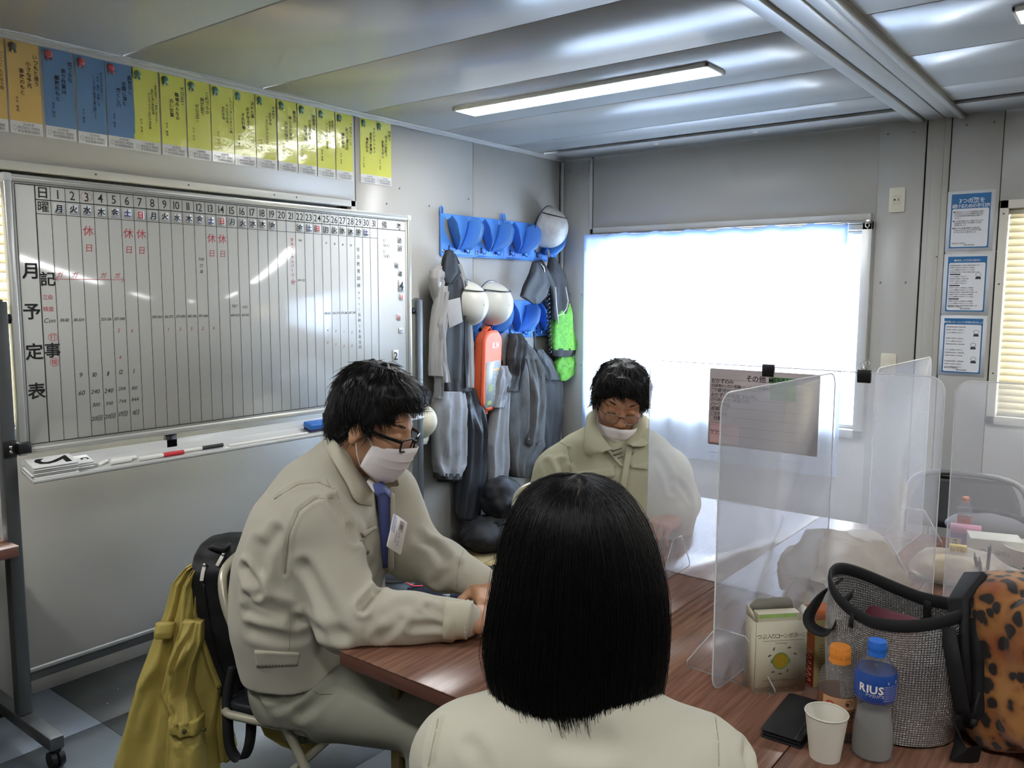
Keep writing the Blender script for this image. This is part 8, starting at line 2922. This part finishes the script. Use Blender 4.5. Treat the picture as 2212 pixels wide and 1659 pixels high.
# the bob: a hair shell open at the face, with thousands of hairs lying along it
rows = [(1024, 1246, 1248), (1028, 1222, 1272), (1036, 1190, 1305), (1052, 1155, 1338), (1080, 1126, 1366), (1120, 1104, 1390), (1180, 1087, 1413), (1260, 1070, 1432), (1340, 1056, 1438), (1410, 1049, 1434), (1470, 1058, 1424), (1510, 1078, 1418), (1540, 1105, 1414), (1560, 1130, 1408)]
zz_, cc, hw = [], [], []
for v, a, b in rows:
    d_ = 1.195
    l_, r_ = at(a, v, d_), at(b, v, d_)
    zz_.append((l_[2] + r_[2]) / 2)
    cc.append((l_ + r_) / 2)
    hw.append(float(np.linalg.norm(r_ - l_)) / 2)
cc, hw = np.array(cc), np.array(hw)
axr = unit(np.array([CR[0], CR[1], 0]))
bk = unit(np.array([-CFW[0], -CFW[1], 0]))      # towards the viewer: the back of her head
dep_ = np.array([0.001, 0.030, 0.058, 0.080, 0.096, 0.105, 0.110, 0.110, 0.106, 0.100, 0.096, 0.092, 0.088, 0.084])


def hair_pt(th, s_, off=0.0):
    """th: 0 at the back of the head, +-pi towards the face; s_: 0 crown .. 1 hem (arrays)."""
    x = np.clip(s_, 0, 1.0) * (len(rows) - 1)
    i = np.clip(x.astype(int), 0, len(rows) - 2)
    f = (x - i)
    m0 = lambda A: A[i] * (1 - f) + A[i + 1] * f
    c = cc[i] * (1 - f)[..., None] + cc[i + 1] * f[..., None]
    w_, d_ = m0(hw) + off, m0(dep_) + off
    over = np.maximum(s_ - 1.0, 0)
    c = c + np.array([0, 0, -1.0]) * (over * 0.25)[..., None]
    # hem is lower at the back
    sag = np.clip((s_ - 0.72) / 0.28, 0, 1) ** 2
    c = c + np.array([0, 0, -1.0]) * (sag * 0.016 * np.cos(th))[..., None]
    sn, cs = np.sin(th), np.cos(th)
    e = 0.92
    return c + axr * (np.sign(sn) * np.abs(sn) ** e * w_)[..., None] + bk * (np.sign(cs) * np.abs(cs) ** e * d_)[..., None]


TM = math.radians(138)
th = np.linspace(-TM, TM, 90)
ss = np.linspace(0, 1, 48)
TH2, S2_ = np.meshgrid(th, ss)
rip = 0.0022 * noise3(np.stack([TH2 * 9, S2_ * 1.5, np.zeros_like(TH2)], -1), 1.0, 4) + 0.0012 * noise3(np.stack([TH2 * 30, S2_ * 1.2, np.zeros_like(TH2)], -1), 1.0, 5)
R = hair_pt(TH2, S2_, rip - 0.003)
g = G().grid(R)
rs = np.random.RandomState(12)
ns = 7000
t0 = rs.uniform(-TM, TM, ns)
s0 = rs.uniform(0.0, 1.0, ns) ** 1.5 * 0.7
s1 = np.where(rs.uniform(0, 1, ns) < 0.6, rs.uniform(0.97, 1.035, ns), rs.uniform(0.8, 1.0, ns))
off = rs.gamma(1.6, 0.0011, ns) - 0.001
wob = rs.normal(0, 0.035, ns)
m_ = 10
pts = np.zeros((ns, m_, 3))
for k_ in range(m_):
    t = k_ / (m_ - 1)
    s_ = s0 + (s1 - s0) * t
    pts[:, k_] = hair_pt(t0 + wob * t ** 1.5 * 1.5, s_, off + 0.0015 * t * rs.uniform(-1, 1.0, ns))
tubes3(g, pts, 0.00042)
# flyaway hairs
nf = 120
t0 = rs.uniform(-TM * 0.8, TM * 0.8, nf)
pts = np.zeros((nf, m_, 3))
s0 = rs.uniform(0.0, 0.75, nf)
for k_ in range(m_):
    t = k_ / (m_ - 1)
    pts[:, k_] = hair_pt(t0 + rs.normal(0, 0.02, nf) * t, s0 + 0.32 * t, 0.001 + 0.010 * np.sin(PI * t) * rs.uniform(0.3, 1, nf))
tubes3(g, pts, 0.00030)
hb = ob('hair', g, HAIR, m3, smooth=True)
# pale parting
pth = [hair_pt(np.array([a]), np.array([b]), 0.0012)[0] for a, b in ((0.05, 0.03), (0.0, 0.10), (-0.05, 0.18), (-0.10, 0.27))]
part = np.array([[p_ + axr * w_ for w_ in (-0.0022, 0.0022)] for p_ in smooth_path(pth, 4)])
ob('hair_parting', G().grid(part), M('scalp', '4a3e38', 0.7), hb, smooth=True)
stool = folding_chair((base3[0] - F3[0] * 0.0, base3[1] + 0.02), (F3[0], F3[1]), 'folding chair under the woman with the black bob')
stool.location.z = 0.0

# ================================================================== yellow raincoat and backpack on the near chair
RAINC = M('raincoat_yellow', 'b5a357', 0.6, bump=(26, 0.5, 0.006), var=(10, 0.4, '9c8b42'))
dv = -unit(np.array([CFW[0], CFW[1], 0]))


def prow(px, d):
    return [(at(r[1], r[0], r[4] if len(r) > 4 else d), at(r[2], r[0], r[4] if len(r) > 4 else d), r[3] if len(r) > 3 else 1.0) for r in px]


t = thing('raincoat', 'yellow raincoat draped over the back of the near folding chair', 'raincoat', at(380, 1655, 2.2))
ob('body', drape(G(), prow([(1200, 446, 460, .3, 2.30), (1222, 405, 445, .7), (1255, 378, 436, .9), (1315, 362, 437, 1.), (1370, 338, 452, 1.), (1430, 316, 470, 1.0), (1475, 300, 484, 1.0), (1530, 282, 474, 1.05), (1590, 268, 470, 1.1), (1665, 250, 478, 1.1), (1760, 236, 486, 1.1)], 2.27), dv, 0.060, folds=6, amp=0.5, seed=81, n=56, m=64), RAINC, t, smooth=True)
ob('sleeve', drape(G(), prow([(1340, 396, 440, .6), (1380, 384, 440, .9), (1430, 366, 424, 1.), (1490, 352, 418, 1.), (1545, 372, 436, 1.)], 2.195), dv, 0.045, folds=5, amp=0.5, seed=83, n=40), RAINC, t, smooth=True)
ob('sleeve_cuff', drape(G(), prow([(1543, 370, 440, 1.), (1560, 370, 440, 1.05), (1574, 372, 438, 1.)], 2.19), dv, 0.048, folds=3, amp=0.2, seed=85, m=8), RAINC, t, smooth=True)
ob('lower_pocket', drape(G(), prow([(1574, 372, 440, .8), (1600, 370, 442, 1.), (1660, 366, 446, 1.)], 2.195), dv, 0.035, folds=3, amp=0.25, seed=87), RAINC, t, smooth=True)
ob('shoulder_flap', drape(G(), prow([(1345, 338, 378, .7), (1362, 334, 376, 1.), (1376, 334, 372, .8)], 2.20), dv, 0.02, folds=2, amp=0.2, seed=88, m=10), RAINC, t, smooth=True)
ob('hem_lining', drape(G(), prow([(1562, 560, 690, .5, 2.30), (1585, 572, 694, .8, 2.30), (1608, 610, 690, .8, 2.30), (1622, 648, 672, .6, 2.30)], 2.30), dv, 0.035, folds=3, amp=0.3, seed=89, m=14), RAINC, t, smooth=True)
ob('under_fold', drape(G(), prow([(1500, 470, 490, .6), (1560, 466, 500, .9), (1610, 470, 512, .9), (1640, 476, 500, .7)], 2.28), dv, 0.03, folds=3, amp=0.3, seed=90, m=16), RAINC, t, smooth=True)
BTN = M('raincoat_snap', '3c3520', 0.4)
for (u, v, d_) in ((473, 1486, 2.195), (398, 1580, 2.14), (440, 1576, 2.14)):
    ob('snap_button', G().ell(at(u, v, d_), (0.006, 0.006, 0.006), 10, 6), BTN, t, smooth=True)
g = G()
for path in ([(336, 1376), (318, 1440), (300, 1520)], [(338, 1448), (345, 1520), (342, 1600), (345, 1655)], [(350, 1390), (352, 1430)], [(398, 1590), (405, 1655)]):
    g.tube([at(u, v, 2.135) for u, v in path], 0.0016, 5)

NYL = M('backpack_nylon', '131315', 0.6, bump=(300, 0.25, 0.0008))
bc3 = at(500, 1330, 2.33)
s = SD(bc3 - np.array([0.3, 0.3, 0.32]), bc3 + np.array([0.3, 0.3, 0.32]), 0.0075)
ax3 = Fr(bc3, axr, unit(np.array([0.06, 0.05, 1.0])))
s.box((0.015, 0.0, 0.0), (0.105, 0.225, 0.075), 0.055, 0.02, ax3)
s.box((-0.01, -0.015, 0.055), (0.075, 0.19, 0.040), 0.03, 0.015, ax3)
s.box((0.04, 0.17, 0.0), (0.08, 0.06, 0.05), 0.04, 0.03, ax3)
P, Q = s.mesh(2)
N = normals(P, Q)
P = P + N * (0.006 * noise3(P, 12, 5) + 0.003 * noise3(P, 30, 6))[:, None]
t = thing('backpack', 'black nylon backpack hanging on the near chair between the man and the yellow raincoat', 'backpack', bc3 + np.array([0, 0, -0.23]))
ob('body', quads(P, Q), NYL, t, smooth=True)
B3 = bvh(P, Q)
for (u0, v0, u1, v1) in ((444, 1222, 437, 1253), (484, 1198, 470, 1224)):
    a, m_a = hit(B3, u0, v0)
    b, m_b = hit(B3, u1, v1)
    zp = ob('zip_pull', G().ribbon([a + m_a * 0.005, (a + b) / 2 + m_a * 0.007, b + m_b * 0.006], 0.010, 0.002, CR), M('pull_white', 'd6d2c8', 0.35), t, bevel=0.0005)
    ob('zip_slider', G().ell(a + m_a * 0.006, (0.006, 0.006, 0.006), 10, 6), STEEL, zp, smooth=True)
ob('grab_handle', G().tube(smooth_path([at(452, 1188, 2.27), at(462, 1182, 2.24), at(480, 1186, 2.23), at(492, 1180, 2.25), at(505, 1172, 2.28)], 4), 0.009, 8), NYL, t, smooth=True)
ob('hanging_strap', G().ribbon(smooth_path([at(505, 1440, 2.20), at(492, 1500, 2.19), at(492, 1560, 2.18), at(496, 1610, 2.18), at(510, 1636, 2.18), at(528, 1634, 2.18), at(540, 1600, 2.18), at(543, 1540, 2.19), at(540, 1460, 2.21)], 5), 0.028, 0.003, unit(CR * 0.8 + CFW * 0.6)), BLKW, t)
g = seam(G(), B3, [(440, 1260), (452, 1340), (470, 1420), (490, 1470)], 0.0025, 0.001)
ob('front_zip', g, BLACKP, t, smooth=True)
